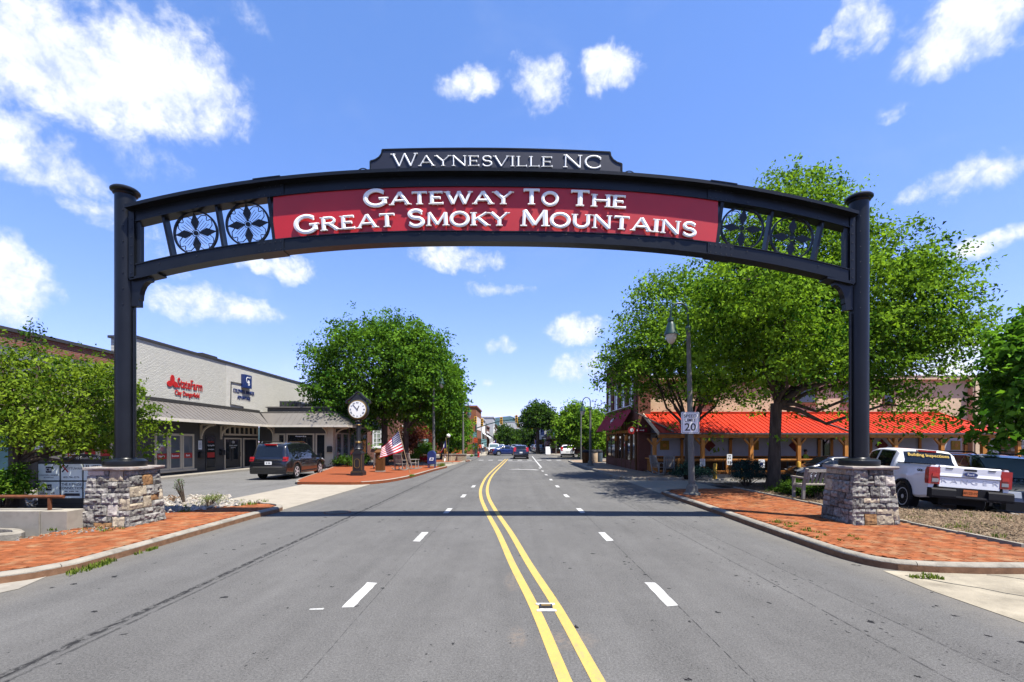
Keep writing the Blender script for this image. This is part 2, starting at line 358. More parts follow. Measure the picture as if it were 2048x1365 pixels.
GLASSD = glass_mat('dark_window_glass', (.012, .014, .016)); GLASSB = glass_mat('shop_window_glass', (.20, .22, .23), .04, 1.0); GLASSB.node_tree.nodes['Principled BSDF'].inputs['Metallic'].default_value = .45; GLASSW = glass_mat('lit_windscreen_glass', (.07, .105, .11), .03, .8); GLASSC = glass_mat('car_glass', (.006, .008, .009), .02, .6)  # windscreen glass coloured lighter teal to stand in for a lit cabin
SHOPRED = M('shop_red', (.55, .012, .012), .5); SIGNBLUE = M('sign_blue', (.012, .035, .17), .4); WHITE = M('white_paint', (1.2, 1.2, 1.17), .5, var=.04); TEAL = M('teal_paint', (.22, .42, .43), .6)
ROOFR = M('red_metal_roof', (.62, .034, .006), .58, var=.16, scale=.7, spec=.15, dirt=((.42, .045, .02), 1.5, .55)); MAROON = M('maroon_canvas', (.42, .018, .04), .85, var=.12, bump=.2, bscale=90)
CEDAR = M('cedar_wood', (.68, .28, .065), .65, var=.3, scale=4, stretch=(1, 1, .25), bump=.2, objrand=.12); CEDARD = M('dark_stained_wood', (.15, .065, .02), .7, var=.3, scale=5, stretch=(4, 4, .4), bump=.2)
SIDING = M('grey_siding', (.60, .61, .66), .75, var=.06); ARTY = M('yellow_art_panel', (.48, .27, .03), .6, var=.25, scale=9); ARTR = M('red_art_panel', (.23, .035, .02), .6, var=.25, scale=9)
WEATH = M('weathered_wood', (.36, .33, .29), .85, var=.3, scale=6, stretch=(1, 1, .3), bump=.4, bscale=50, objrand=.1); BARKM = M('tree_bark', (.115, .085, .062), .95, var=.5, scale=7, stretch=(1, 1, .22), bump=1.0, bscale=12)
POLEG = M('grey_concrete_pole', (.21, .21, .185), .8, var=.16, scale=14, bump=.2); GREENM = M('green_lamp_metal', (.018, .065, .055), .4, var=.2); LAMPG = glass_mat('lamp_globe_glass', (.55, .53, .45), .25)
SIGNW = M('sign_white', (1.15, 1.16, 1.13), .45, var=.03); INK = M('sign_black', (.012, .012, .012), .5); GOLD = M('gold_trim', (.5, .32, .08), .4, metal=.6)
YELLOWB = M('yellow_bollard_paint', (.72, .40, .02), .55, var=.12); MULCH = M('mulch', (.20, .15, .10), .95, var=.6, scale=14, bump=1.0, bscale=40); RUST = M('rusty_rail', (.20, .075, .035), .7, var=.3, scale=9)
CHIPS = M('mulch_chips', (.25, .175, .11), .95, objrand=.3, var=.5, scale=9); ROCK = M('pale_rock', (.55, .50, .43), .9, var=.3, scale=7, bump=.7); GRAVEL = M('gravel_bed', (.42, .37, .30), .95, var=.5, scale=25, bump=1.0, bscale=40)
TYRE = M('tyre_rubber', (.018, .018, .018), .8); RIM = M('alloy_rim', (1.1, 1.12, 1.15), .3, metal=.5); STEELR = M('steel_rim', (.85, .86, .88), .4, metal=.3); CHROME = M('chrome', (.72, .73, .75), .12, metal=1.0)
CARW = M('white_car_paint', (1.15, 1.16, 1.18), .3, var=.02, coat=.8); CARK = M('black_car_paint', (.007, .008, .010), .22, var=.05, coat=1.0); CARN = M('navy_car_paint', (.010, .016, .028), .22, var=.05, coat=1.0)
CARB = M('blue_car_paint', (.015, .035, .16), .22, var=.05, coat=1.0); CARG = M('grey_car_paint', (.16, .17, .18), .3, metal=.3, coat=.8); CARS = M('silver_car_paint', (.5, .51, .53), .3, metal=.4, coat=.7)
PLAST = M('black_plastic', (.022, .022, .024), .6); TAIL = M('red_tail_lamp', (.45, .008, .008), .18, coat=.6); TAILR = M('red_reflector', (.62, .03, .02), .2, coat=.6); LAMPW = M('clear_lamp', (.36, .38, .40), .12, coat=.8); ORPL = M('orange_plate', (.72, .17, .03), .5)
SIGY = M('signal_yellow', (1.2, .62, .02), .5); SKIN = M('skin', (.45, .26, .18), .6); LIME = M('lime_shirt', (.40, .55, .06), .8); ORSH = M('orange_shirt', (.65, .09, .03), .8); BLSH = M('pale_blue_shirt', (.35, .5, .65), .8); JEANS = M('denim', (.04, .06, .12), .85); HAIRM = M('dark_hair', (.03, .02, .015), .7)
FLAGR = M('flag_red', (.75, .012, .03), .8); FLAGW = M('flag_white', (1.2, 1.18, 1.18), .8); FLAGB = M('flag_blue', (.012, .022, .16), .8); POLEW = M('flag_pole_wood', (.48, .34, .2), .6)
LEAF_OAK = leaf_mat('oak_leaf', (.013, .050, .007), (.20, .34, .032), .38); LEAF_MAPLE = leaf_mat('maple_leaf', (.016, .056, .008), (.115, .225, .022), .35)
LEAF_LIGHT = leaf_mat('light_leaf', (.024, .060, .007), (.175, .25, .024), .35); LEAF_DARK = leaf_mat('dark_leaf', (.011, .032, .006), (.065, .125, .016), .28)
LEAF_BROAD = leaf_mat('broad_leaf', (.020, .072, .010), (.14, .29, .030), .38); LEAF_SPRUCE = leaf_mat('spruce_needle', (.008, .022, .018), (.030, .066, .054), .1); LEAF_PURPLE = leaf_mat('purple_leaf', (.06, .015, .015), (.16, .05, .03), .3); GRASSM = leaf_mat('grass_blade', (.035, .07, .008), (.17, .21, .04), .3)
# ------------------------------------------------------------------ ground, roads, pavements
def smooth01(t): t = min(1, max(0, t)); return t*t*(3-2*t)
def lotz(x, y): return -.012-.07*min(4.5, max(0, x-11.2))*smooth01((21-y)/3)-.17*smooth01((y-18)/8)*smooth01((x-9)/4)
EARTH = M('grassy_earth', (.10, .12, .05), .95, var=.5, scale=.05)
structure('ground', MB().add([(-6000,-3000,-.6),(6000,-3000,-.6),(6000,9000,-.6),(-6000,9000,-.6)], [(0,1,2,3)]), EARTH)
structure('road', MB().add([(-9.68,-60,0),(8.95,-60,0),(8.95,50,0),(-9.68,50,0)], [(0,1,2,3)])
          .add([(-90,50,0),(90,50,0),(90,68,0),(-90,68,0)], [(0,1,2,3)]).add([(-9.5,68,0),(12,68,0),(16,420,0),(-6,420,0)], [(0,1,2,3)]), ASPH)
structure('parking_lot', MB().add([(-60,-60,-.006),(-9.68,-60,-.006),(-9.68,50,-.006),(-60,50,-.006)], [(0,1,2,3)]), LOT)
mb = MB(); nx, ny = 26, 30
for j in range(ny+1):
    for i in range(nx+1):
        x = 8.95+i*(60-8.95)/nx if i > 12 else 8.95+i*.5; x = 8.95+(i*.5 if i <= 12 else 6+(i-12)*3.4); y = -20+(j*2.35)
        mb.v.append((x, y, lotz(x, y)))
for j in range(ny):
    for i in range(nx): a = j*(nx+1)+i; mb.f.append((a, a+1, a+nx+2, a+nx+1)); mb.m.append(0)
structure('parking_lot', mb, LOT, smooth=60)

def spline(pts, step=.4):
    out = []
    n = len(pts)
    for i in range(n-1):
        p0, p1, p2, p3 = [Vector(pts[min(max(k,0),n-1)]) for k in (i-1,i,i+1,i+2)]
        k = max(2, int((p2-p1).length/step))
        for j in range(k):
            t = j/k
            out.append(.5*((2*p1)+(p2-p0)*t+(2*p0-5*p1+4*p2-p3)*t*t+(3*p1-p0-3*p2+p3)*t**3))
    out.append(Vector(pts[-1])); return out
def kerb_run(parent, pts, w=.16, h=.14, seg=2.3, inner=1, z=0.0, step=.4):
    """a kerb of separate cast lengths along a line; the pavement lies on its left (inner=1) or right (-1)"""
    path = spline([(p[0], p[1], 0) for p in pts], step); cur = [path[0]]; acc = 0; runs = []
    for a, b in zip(path, path[1:]):
        cur.append(b); acc += (b-a).length
        if acc > seg*random.uniform(.85, 1.15): runs.append(cur); cur = [b]; acc = 0
    if len(cur) > 1: runs.append(cur)
    for r in runs:
        mb = MB(); k = len(r); dz = random.uniform(-.004, .004); L = 0
        for i, p in enumerate(r):
            d = (r[min(i+1,k-1)]-r[max(i-1,0)]).normalized(); nrm = Vector((-d.y, d.x, 0))*inner
            q = p + (d*.006 if i == 0 else (d*-.006 if i == k-1 else Vector()))
            j = lambda s: mnoise.noise(Vector((p.x*3+s, p.y*3, s)))*.006
            for (o, zz) in ((0, -.1), (.004+j(1), h*.75), (.022+j(2), h-.012), (.05, h+j(3)*.5), (w, h+j(4)*.4), (w, -.1)):
                v = q+nrm*o; mb.v.append((v.x, v.y, zz+dz+z))
        for i in range(k-1):
            for c in range(5): a = i*6+c; mb.f.append((a, a+1, a+7, a+6)); mb.m.append(0)
        mb.f += [tuple(range(6)), tuple(range((k-1)*6, k*6))]; mb.m += [0, 0]
        mb.build('kerb_segment', KERBM, parent, smooth=35)
def inpoly(x, y, poly):
    c = False; n = len(poly)
    for i in range(n):
        (x1, y1), (x2, y2) = poly[i], poly[i-1]
        if (y1 > y) != (y2 > y) and x < (x2-x1)*(y-y1)/(y2-y1)+x1: c = not c
    return c
BRICK_MESH = []
for k in range(4):
    mb = MB(); a, b, e = .1, .05, .005
    mb.v = [(-a,-b,-.05),(a,-b,-.05),(a,b,-.05),(-a,b,-.05),(-a,-b,-e),(a,-b,-e),(a,b,-e),(-a,b,-e),(-a+e,-b+e,0),(a-e,-b+e,0),(a-e,b-e,0),(-a+e,b-e,0)]
    mb.v = [(x+random.uniform(-.002,.002) if z > -.04 else x, y+random.uniform(-.002,.002) if z > -.04 else y, z) for x, y, z in mb.v]
    mb.f = [(0,1,5,4),(1,2,6,5),(2,3,7,6),(3,0,4,7),(4,5,9,8),(5,6,10,9),(6,7,11,10),(7,4,8,11),(8,9,10,11)]; mb.m = [0]*9
    o = mb.build('brick', BRICKM); BRICK_MESH.append(o.data); bpy.data.objects.remove(o)
def lay_bricks(parent, poly, z, holes=(), singles=300, maxd=24, ang=0.0):
    xs = [p[0] for p in poly]; ys = [p[1] for p in poly]; cells = []
    pw, ph = .206, .106; ca, sa = math.cos(ang), math.sin(ang)
    cx0, cy0 = sum(xs)/len(xs), sum(ys)/len(ys); half = max(max(xs)-min(xs), max(ys)-min(ys))*.75+1
    for r in range(int(-half/ph), int(half/ph)+1):
        for c in range(int(-half/pw), int(half/pw)+1):
            u = (c+.5*(r % 2))*pw; w = r*ph; x = cx0+u*ca-w*sa; y = cy0+u*sa+w*ca
            if y > maxd or y < 1: continue
            if all(inpoly(x+dx*ca-dy*sa, y+dx*sa+dy*ca, poly) for dx, dy in ((-.095,-.045),(.095,-.045),(.095,.045),(-.095,.045))) and not any(inpoly(x, y, h) for h in holes):
                infr = abs(x/max(y,.1)) < 1.1; cells.append((0 if infr else 1, math.hypot(x, y), x, y))
    cells.sort(); mb = MB()
    for i, (_, d, x, y) in enumerate(cells):
        dz = random.gauss(0, .0022)+.004*mnoise.noise(Vector((x*.9, y*.9, 0))); tx, ty, rz = random.gauss(0,.008), random.gauss(0,.012), ang+random.gauss(0,.012)
        me = BRICK_MESH[i % 4]
        if i < singles:
            o = link('brick', me, parent, True, (x, y, z+dz)); o.rotation_euler = (tx, ty, rz)
        else:
            c, s = math.cos(rz), math.sin(rz)
            mb.add([(x+v.co.x*c-v.co.y*s, y+v.co.x*s+v.co.y*c, z+dz+v.co.z+v.co.x*ty+v.co.y*tx) for v in me.vertices], [tuple(p.vertices) for p in me.polygons if len(p.vertices) == 4], random.randrange(4))
    if mb.v:
        tag(mb.build('brick', [BRICKM, BRICKM2, BRICKM3, BRICKM4], parent, fix=False), kind='stuff')
BRICKM2 = M('paving_brick_b', (.36, .115, .042), .85, var=.25, scale=5.5, dirt=((.44, .27, .13), 2.6, .75)); BRICKM3 = M('paving_brick_c', (.25, .08, .035), .85, var=.3, scale=5.5, dirt=((.42, .25, .13), 2.6, .75))
BRICKM4 = M('paving_brick_d', (.33, .10, .032), .85, var=.3, scale=5.5, dirt=((.44, .27, .13), 2.6, .75))
def slab(name, poly, z, mat, depth=.25): return structure(name, MB().prism(poly, z-depth, z, 'xy'), mat)

# left pavement round the left pedestal
PL = [(-16,5.6),(-10.5,5.75),(-8.2,6.0),(-7.06,6.5),(-6.68,7.05),(-6.6,7.9),(-6.6,12.2),(-6.5,13.2),(-6.75,13.95),(-7.5,14.35),(-8.6,14.5)]
polyL = [(p.x, p.y) for p in spline([(x,y,0) for x,y in PL])]+[(-9.3,14.5),(-9.3,8.6),(-16,8.4)]
sl = slab('brick_sidewalk', polyL, .095, SAND); kerb_run(sl, PL, inner=1)
inner = [(p.x-.13, p.y+(.1 if p.y < 7 else 0)-(.14 if p.y > 13.6 else 0)) for p in spline([(x,y,0) for x,y in PL])]+[(-9.3,14.36),(-9.3,8.75),(-16,8.5)]
lay_bricks(sl, inner, .135, holes=[[(-9.35,10.1),(-8.2,10.1),(-8.2,11.35),(-9.35,11.35)]])
# right pavement round the right pedestal
PR = [(16,6.95),(9.5,7.0),(6.9,7.02),(6.1,7.14),(5.72,7.36),(5.53,7.9),(5.5,9),(5.56,13),(5.58,17.2),(5.75,18.1),(6.4,18.65),(7.4,18.8),(8.8,18.85)]
polyR = [(p.x, p.y) for p in spline([(x,y,0) for x,y in PR])]+[(8.95,18.85),(8.95,8.2),(16,8.0)]
sr = slab('brick_sidewalk', polyR, .095, SAND); kerb_run(sr, PR, inner=-1)
innr = [(p.x+.15*(p.y > 7.3), p.y+(.15 if p.y < 7.5 else 0)-(.16 if p.y > 18 else 0)) for p in spline([(x,y,0) for x,y in PR])]+[(8.9,18.7),(8.9,8.2),(16,8.0)]
lay_bricks(sr, innr, .135, holes=[[(7.48,10.4),(8.62,10.4),(8.62,11.6),(7.48,11.6)]])
# clock plaza and the pavements further on
PC = [(-9.9,21.9),(-8.4,21.75),(-6.9,21.8),(-6.1,22.8),(-5.6,25.2),(-5.4,28),(-5.27,32),(-5.0,36),(-5.2,37.3),(-6.2,37.9),(-9,38)]
polyC = [(p.x, p.y) for p in spline([(x,y,0) for x,y in PC])]+[(-15.5,38),(-13.4,35.5),(-12.3,31),(-10.6,23.5)]
sc = slab('brick_plaza', polyC, .125, BRICKS); kerb_run(sc, PC[2:], inner=1)
kerb_run(sc, [(-9.9,21.9),(-10.6,23.5),(-12.3,31),(-13.4,35.5)], inner=-1, h=.13, w=.12)
P3 = [(-12,43.4),(-5.4,43.4),(-4.75,44.2),(-4.5,48),(-4.2,49.2),(-5,50),(-12,50)]
s3 = slab('brick_sidewalk', P3, .125, BRICKS); kerb_run(s3, P3[:6], inner=1)
P4 = [(-14,66),(-4.6,66),(-3.7,67),(-3.8,72),(-4.3,160),(-14,160)]
slab('far_sidewalk', P4, .12, CONC2)
TANC = M('tan_concrete', (.36, .27, .19), .9, var=.14, scale=1.5, dirt=((.3, .2, .13), 3, .5))
P5 = [(8.8,24.3),(7,24.25),(6.2,24.5),(5.7,25.2),(5.58,26.5),(5.6,46),(6.1,48.3),(8,49.6),(40,49.6)]
sp5 = slab('concrete_sidewalk', P5+[(40,48),(8.15,47),(8.15,31),(8.4,28),(9,26)], .12, TANC); kerb_run(sp5, P5[:-1], inner=-1)
P6 = [(60,70),(9,70),(6.2,70.5),(5.3,72),(5.6,160),(12,160),(12,74),(60,74)]
slab('far_sidewalk', P6, .12, CONC2)
# concrete driveway aprons
def sheet(name, poly, z, mat): return structure(name, MB().add([(x,y,z) for x,y in poly], [tuple(range(len(poly)))]), mat)
sheet('driveway_apron', [(-9.66,14.5),(-8.6,14.52),(-7.5,14.37),(-6.9,14.0),(-6.6,13.6),(-6.55,22.0),(-9.66,22.0)], .006, CONC2)
sheet('driveway_apron', [(-14,37.9),(-5.2,37.9),(-4.9,43.4),(-14,43.4)], .006, CONC2)
sheet('driveway_apron', [(5.62,7.2),(5.5,6.2),(5.52,5.0),(5.75,3.6),(6.1,-3),(16,-3),(16,6.95),(6.9,7.0),(6.1,7.12)], .006, M('worn_apron_concrete', (.40, .355, .27), .92, var=.3, scale=1.6, bump=.5, bscale=40, dirt=((.20, .17, .13), 2.2, .6)))
sheet('driveway_apron', [(-7.3,6.4),(-6.75,6.9),(-6.55,6.3),(-6.9,5.4),(-8.3,4.8),(-16,4.6),(-16,5.55),(-10.5,5.7),(-8.2,5.98)], .006, CONC)
sheet('driveway_apron', [(5.65,18.2),(6.4,18.68),(8.9,18.9),(8.9,24.2),(7,24.2),(5.7,24.6)], .006, CONC2)
for pts in ([(5.7,6.95),(7.2,5.2),(9.5,3.4)], [(6.9,7.0),(8.4,5.9)]):
    p = spline([(x,y,.009) for x,y in pts], .12); mb = MB()
    for i, q in enumerate(p):
        o = .009+.004*mnoise.noise(q*4); w = Vector((mnoise.noise(q*2.2), mnoise.noise(q*2.2+Vector((9,0,0))), 0))*.12
        mb.v += [(q.x+w.x-o, q.y+w.y-o, .0085), (q.x+w.x+o, q.y+w.y+o, .0085)]
    for i in range(len(p)-1): mb.f.append((2*i, 2*i+1, 2*i+3, 2*i+2)); mb.m.append(0)
    structure('pavement_crack', mb, INK)
# painted markings
def strip(mb, pts, w, z=.004):
    p = spline([(x,y,0) for x,y in pts], .5) if len(pts) > 2 else [Vector((x,y,0)) for x,y in pts]
    b = len(mb.v)
    for i, q in enumerate(p):
        d = (p[min(i+1,len(p)-1)]-p[max(i-1,0)]).normalized(); n = Vector((d.y,-d.x,0))*w/2
        mb.v += [(q.x-n.x,q.y-n.y,z),(q.x+n.x,q.y+n.y,z)]
    for i in range(len(p)-1): mb.f.append((b+2*i,b+2*i+1,b+2*i+3,b+2*i+2)); mb.m.append(0)
YL = [(.95,-2),(.66,3),(.57,3.86),(.40,5.6),(.14,7.6),(-.17,10.3),(-.62,13.7),(-.98,17),(-1.2,20.6),(-1.30,26),(-1.22,32),(-.9,44),(-.62,55)]
for s in (-.135, .135):
    mb = MB(); strip(mb, [(x+s, y) for x, y in YL], .115); structure('yellow_centre_line', mb, YELLOWP)
def ragged(x, y0, y1, w, slant=0):
    n = 8; L = []; Rr = []
    for i in range(n+1):
        y = y0+(y1-y0)*i/n; j = lambda: random.uniform(-.006, .006)
        L.append((x-w/2+j()+slant*(y-y0), y+(random.uniform(-.03,.03) if i in (0,n) else 0))); Rr.append((x+w/2+j()+slant*(y-y0), y+(random.uniform(-.03,.03) if i in (0,n) else 0)))
    return MB().add([(a,b,.004) for a,b in L+Rr[::-1]], [tuple(range(2*n+2))])
for k in range(9):
    y0 = 5.66+k*3.72; y1 = y0+.92
    structure('white_lane_dash', ragged(1.88+.006*y0, y0, y1, .145), WHITEP)
    if k < 5: structure('white_lane_dash', ragged(-2.03+.016*y0, y0-.05, y1, .145), WHITEP)
structure('white_lane_dash', ragged(-2.28, 5.5, 5.56, .16), WHITEP)
mb = MB(); strip(mb, [(2.26,36.5),(2.8,66)], .13); structure('white_lane_line', mb, WHITEP)
WORNP = paint_mat('worn_white_paint', (.22,.22,.215))
structure('white_stop_line', MB().add([(-.4,47.2,.004),(2.4,47.2,.004),(2.4,47.8,.004),(-.4,47.8,.004)], [(0,1,2,3)]), WORNP)
structure('white_turn_arrow', MB().add([(x,y,.004) for x,y in ((-.3,33.6),(.5,34.2),(.5,33.85),(1.3,33.75),(1.7,33.2),(1.95,33.3),(1.55,34.1),(.5,34.25),(.5,34.75))], [tuple(range(9))]), WHITEP)
for i in range(9): structure('crosswalk_bar', MB().add([(-3.6+i*1.05,50.5,.004),(-3.1+i*1.05,50.5,.004),(-3.1+i*1.05,52.6,.004),(-3.6+i*1.05,52.6,.004)], [(0,1,2,3)]), WORNP)
# reflector set between the yellow lines
rf = thing('road_reflector', 'small amber reflector plate set between the double yellow lines', 'road reflector', (.40, 5.6, 0))
MB().prism([(-.115,-.14),(.115,-.14),(.115,-.09),(.07,-.05),(.07,.05),(.115,.09),(.115,.14),(-.115,.14),(-.115,.09),(-.07,.05),(-.07,-.05),(-.115,-.09)],   .004, .010, 'xy').build('casting', WHITEP, rf, world=False)
MB().box(-.075,.075,-.05,.05,.010,.028).build('casting', BLACK2, rf, world=False); MB().box(-.055,.055,-.02,.03,.028,.034).build('lens', GOLD, rf, world=False)

mh = thing('manhole_cover', 'dark round manhole cover in the left lane', 'manhole cover', (-4.85, 13.2, 0)); MB().lathe([(.36,.001),(.36,.006),(.33,.007)], 28).build('rim', RUST, mh, world=False); MB().lathe([(.325,.006),(.32,.012),(.0,.012)], 28).build('cover', BLACK2, mh, world=False)
# planting beds
def bumpy(name, poly, z, mat, amp=.05, cell=.22, seed=0):
    xs = [p[0] for p in poly]; ys = [p[1] for p in poly]; mb = MB(); idx = {}
    nx, ny = int((max(xs)-min(xs))/cell)+1, int((max(ys)-min(ys))/cell)+1
    def vid(i, j):
        if (i, j) not in idx:
            x, y = min(xs)+i*cell, min(ys)+j*cell; idx[(i,j)] = len(mb.v)
            mb.v.append((x, y, z+amp*(mnoise.noise(Vector((x*.8, y*.8, seed)))+.5*mnoise.noise(Vector((x*3, y*3, seed))))))
        return idx[(i,j)]
    for j in range(ny):
        for i in range(nx):
            if inpoly(min(xs)+(i+.5)*cell, min(ys)+(j+.5)*cell, poly): mb.f.append((vid(i,j), vid(i+1,j), vid(i+1,j+1), vid(i,j+1))); mb.m.append(0)
    return structure(name, mb, mat, smooth=60)
bedR = [(8.95,8.2),(16,8.0),(16,11.0),(12.2,12.6),(11.0,13.6),(10.9,16.2),(13,17.5),(13.2,21.6),(9.0,21.6),(8.95,18.8)]
bumpy('mulch_bed', bedR, .11, MULCH, .06)
bedL = [(-16,10.4),(-9.4,10.4),(-9.3,14.6),(-9.9,16.2),(-16,16.6)]
bumpy('rocky_bed', bedL, .12, GRAVEL, .06, seed=3)
def chips(name, poly, n, z, size, mats, thin=.25, dens=None):
    """loose bark or pebbles: many small pieces, one object"""
    xs = [p[0] for p in poly]; ys = [p[1] for p in poly]; mb = MB(); k = 0
    while k < n:
        x, y = random.uniform(min(xs), max(xs)), random.uniform(min(ys), max(ys))
        if not inpoly(x, y, poly): continue
        k += 1; l = size*random.uniform(.5, 1.5); w = l*random.uniform(.25,.6); h = w*thin; a = random.uniform(0, 6.28); tl = random.uniform(-.5,.5)
        ca, sa = math.cos(a), math.sin(a); zz = z+random.uniform(.0,.05)+.06*(mnoise.noise(Vector((x*.8,y*.8,0))))
        vs = [(-l,-w,0),(l,-w*.7,0),(l*.8,w,0),(-l*.9,w*.8,0),(-l*.6,-w*.4,h*2),(l*.7,-w*.3,h*2),(0,w*.5,h*2)]
        mb.add([(x+p*ca-q*sa, y+p*sa+q*ca, zz+r+p*tl) for p,q,r in vs], [(0,1,5,4),(1,2,6,5),(2,3,6),(3,0,4,6),(4,5,6)], random.randrange(len(mats)))
    return tag(mb.build(name, mats, fix=False), kind='stuff')
CH2 = M('pale_chip', (.38, .29, .19), .95, var=.4, scale=9); CH3 = M('dark_chip', (.14, .095, .06), .95, var=.4, scale=9)
chips('mulch', [(8.98,8.2),(14.5,8.1),(14.5,11.3),(12.2,12.4),(11,13.5),(8.98,13.5)], 17000, .115, .021, [CHIPS, CHIPS, CH2, CH3])
chips('mulch', [(8.98,13.5),(11,13.5),(10.9,16.2),(13,17.5),(13,21.4),(9.0,21.4)], 6000, .115, .026, [CHIPS, CH3, CH3])
RK2 = M('grey_rock', (.30, .29, .28), .9, var=.4, scale=8, bump=.6); RK3 = M('brown_rock', (.22, .14, .09), .9, var=.4, scale=8)
chips('pebbles', [(-9.9,11.3),(-9.35,11.3),(-7.4,14.15),(-8.6,14.4),(-9.3,15.6),(-10.6,15.8)], 900, .12, .07, [ROCK, ROCK, RK2, CONC2], thin=.8)
chips('pebbles', [(-16,10.5),(-9.4,10.5),(-9.9,16),(-16,16)], 1300, .10, .075, [RK2, RK3, ROCK, CH3], thin=.8)
chips('pebbles', [(-9.4,8.7),(-9.1,8.7),(-8.1,10.05),(-9.5,10.1)], 260, .11, .02, [CHIPS, CH2, RK2], thin=.8)
def tufts(name, spots, kind='stuff', mat=GRASSM, lean=.5):
    mb = MB(); tint = []
    for (x, y, z, r, n, h) in spots:
        for _ in range(n):
            a, q = random.uniform(0, 6.28), r*math.sqrt(random.random()); bx, by = x+q*math.cos(a), y+q*math.sin(a)
            hh = h*random.uniform(.5,1.2); d = random.uniform(0,6.28); w = .006+.004*random.random(); l = random.uniform(.15,lean)*hh
            ex, ey = bx+l*math.cos(d), by+l*math.sin(d); nx_, ny_ = -math.sin(d)*w, math.cos(d)*w
            mx_, my_ = bx+.35*l*math.cos(d), by+.35*l*math.sin(d)
            mb.add([(bx-nx_,by-ny_,z),(bx+nx_,by+ny_,z),(mx_+nx_*.8,my_+ny_*.8,z+hh*.6),(mx_-nx_*.8,my_-ny_*.8,z+hh*.6),(ex,ey,z+hh)], [(0,1,2,3),(3,2,4)])
            t = random.random(); tint += [t, t]
    o = mb.build(name, mat, fix=False); at = o.data.attributes.new('tint', 'FLOAT', 'FACE'); at.data.foreach_set('value', tint)
    return tag(o, kind=kind)
sp = []
for _ in range(26): y = random.uniform(7.0,7.8); sp.append((-6.53+random.uniform(-.03,.08), y, 0, .07, 14, .07))
for _ in range(10): y = random.uniform(8.2,8.7); sp.append((-6.52, y, 0, .05, 14, .055))
for _ in range(40): sp.append((random.uniform(-9.2,-7.5), random.uniform(13.6,14.5), .13, .08, 14, .10))
for _ in range(16): sp.append((random.uniform(-9.5,-8.3), random.uniform(12.3,13.4), .13, .08, 12, .10))
for _ in range(16): sp.append((random.uniform(-9.6,-8.1), random.uniform(9.6,10.0), .13, .05, 9, .06))
for _ in range(22): sp.append((random.uniform(5.75,6.6), random.uniform(8.6,11.0), .135, .07, 12, .05))
for _ in range(14): sp.append((random.uniform(5.7,6.2), random.uniform(6.75,7.0), .006, .06, 14, .05))
for _ in range(26): sp.append((random.uniform(9.1,12), random.uniform(9,12.5), .12, .12, 14, .07))
for _ in range(12): sp.append((random.uniform(-5.5,-5.25), random.uniform(25.2,26), .12, .09, 12, .1))
for _ in range(14): sp.append((random.uniform(-5.5,-5.2), random.uniform(35.4,36.8), .13, .12, 20, .25))
tufts('grass', sp)
# ------------------------------------------------------------------ gateway arch
LPX, LPY, RPX, RPY = -8.75, 10.75, 8.07, 11.05
def arch_y(x): return LPY+(RPY-LPY)*(x-LPX)/(RPX-LPX)
def drop(x): return .88*(abs(x+.34)/8.15)**2.45
def base(x): return 6.50-drop(x)
arch = thing('gateway_arch', 'black steel gateway arch with red sign board spanning the road', 'arch', (0, 10.9, 0))
def band(mb, x0, x1, za, zb, ya, yb, n=40, m=0):
    """a curved member following the arch between x0 and x1"""
    b = len(mb.v)
    for i in range(n+1):
        x = x0+(x1-x0)*i/n; B = base(x); y = arch_y(x)
        f = lambda q: q(x) if callable(q) else q
        mb.v += [(x, y+ya, B+f(za)), (x, y+yb, B+f(za)), (x, y+yb, B+f(zb)), (x, y+ya, B+f(zb))]
    for i in range(n):
        a = b+4*i
        for j in range(4): mb.f.append((a+j, a+(j+1) % 4, a+4+(j+1) % 4, a+4+j)); mb.m.append(m)
    mb.f += [(b, b+1, b+2, b+3), (b+4*n+3, b+4*n+2, b+4*n+1, b+4*n)]; mb.m += [m, m]; return mb
XL, XR = LPX+.27, RPX-.27
yf, yb = -.14, .14
lo = lambda x: .22+.06*min(1, abs(x+.34)/7)
mb = MB(); band(mb, XL, XR, .03, lo, yf+.02, yf+.05); band(mb, XL, XR, .03, lo, yb-.05, yb-.02)
band(mb, XL, XR, 0, .03, yf, yb); band(mb, XL, XR, lambda x: lo(x), lambda x: lo(x)+.02, yf, yb); mb.build('lower_chord', BLACK, arch, smooth=30)
mb = MB(); band(mb, XL, XR, 1.27, 1.50, yf+.02, yf+.05); band(mb, XL, XR, 1.27, 1.50, yb-.05, yb-.02)
band(mb, XL, XR, 1.25, 1.27, yf, yb); mb.build('upper_chord', BLACK, arch, smooth=30)
mb = MB(); band(mb, XL-.05, XR+.05, 1.50, 1.575, yf-.17, yb+.17); mb.build('top_flange', BLACK, arch, smooth=30)
# red panel with raised letters
PX0, PX1 = -5.38, 4.72
mb = MB(); band(mb, PX0, PX1, .245, 1.25, yf+.035, yb-.035, 40); panel = mb.build('sign_panel', REDP, arch, smooth=30)

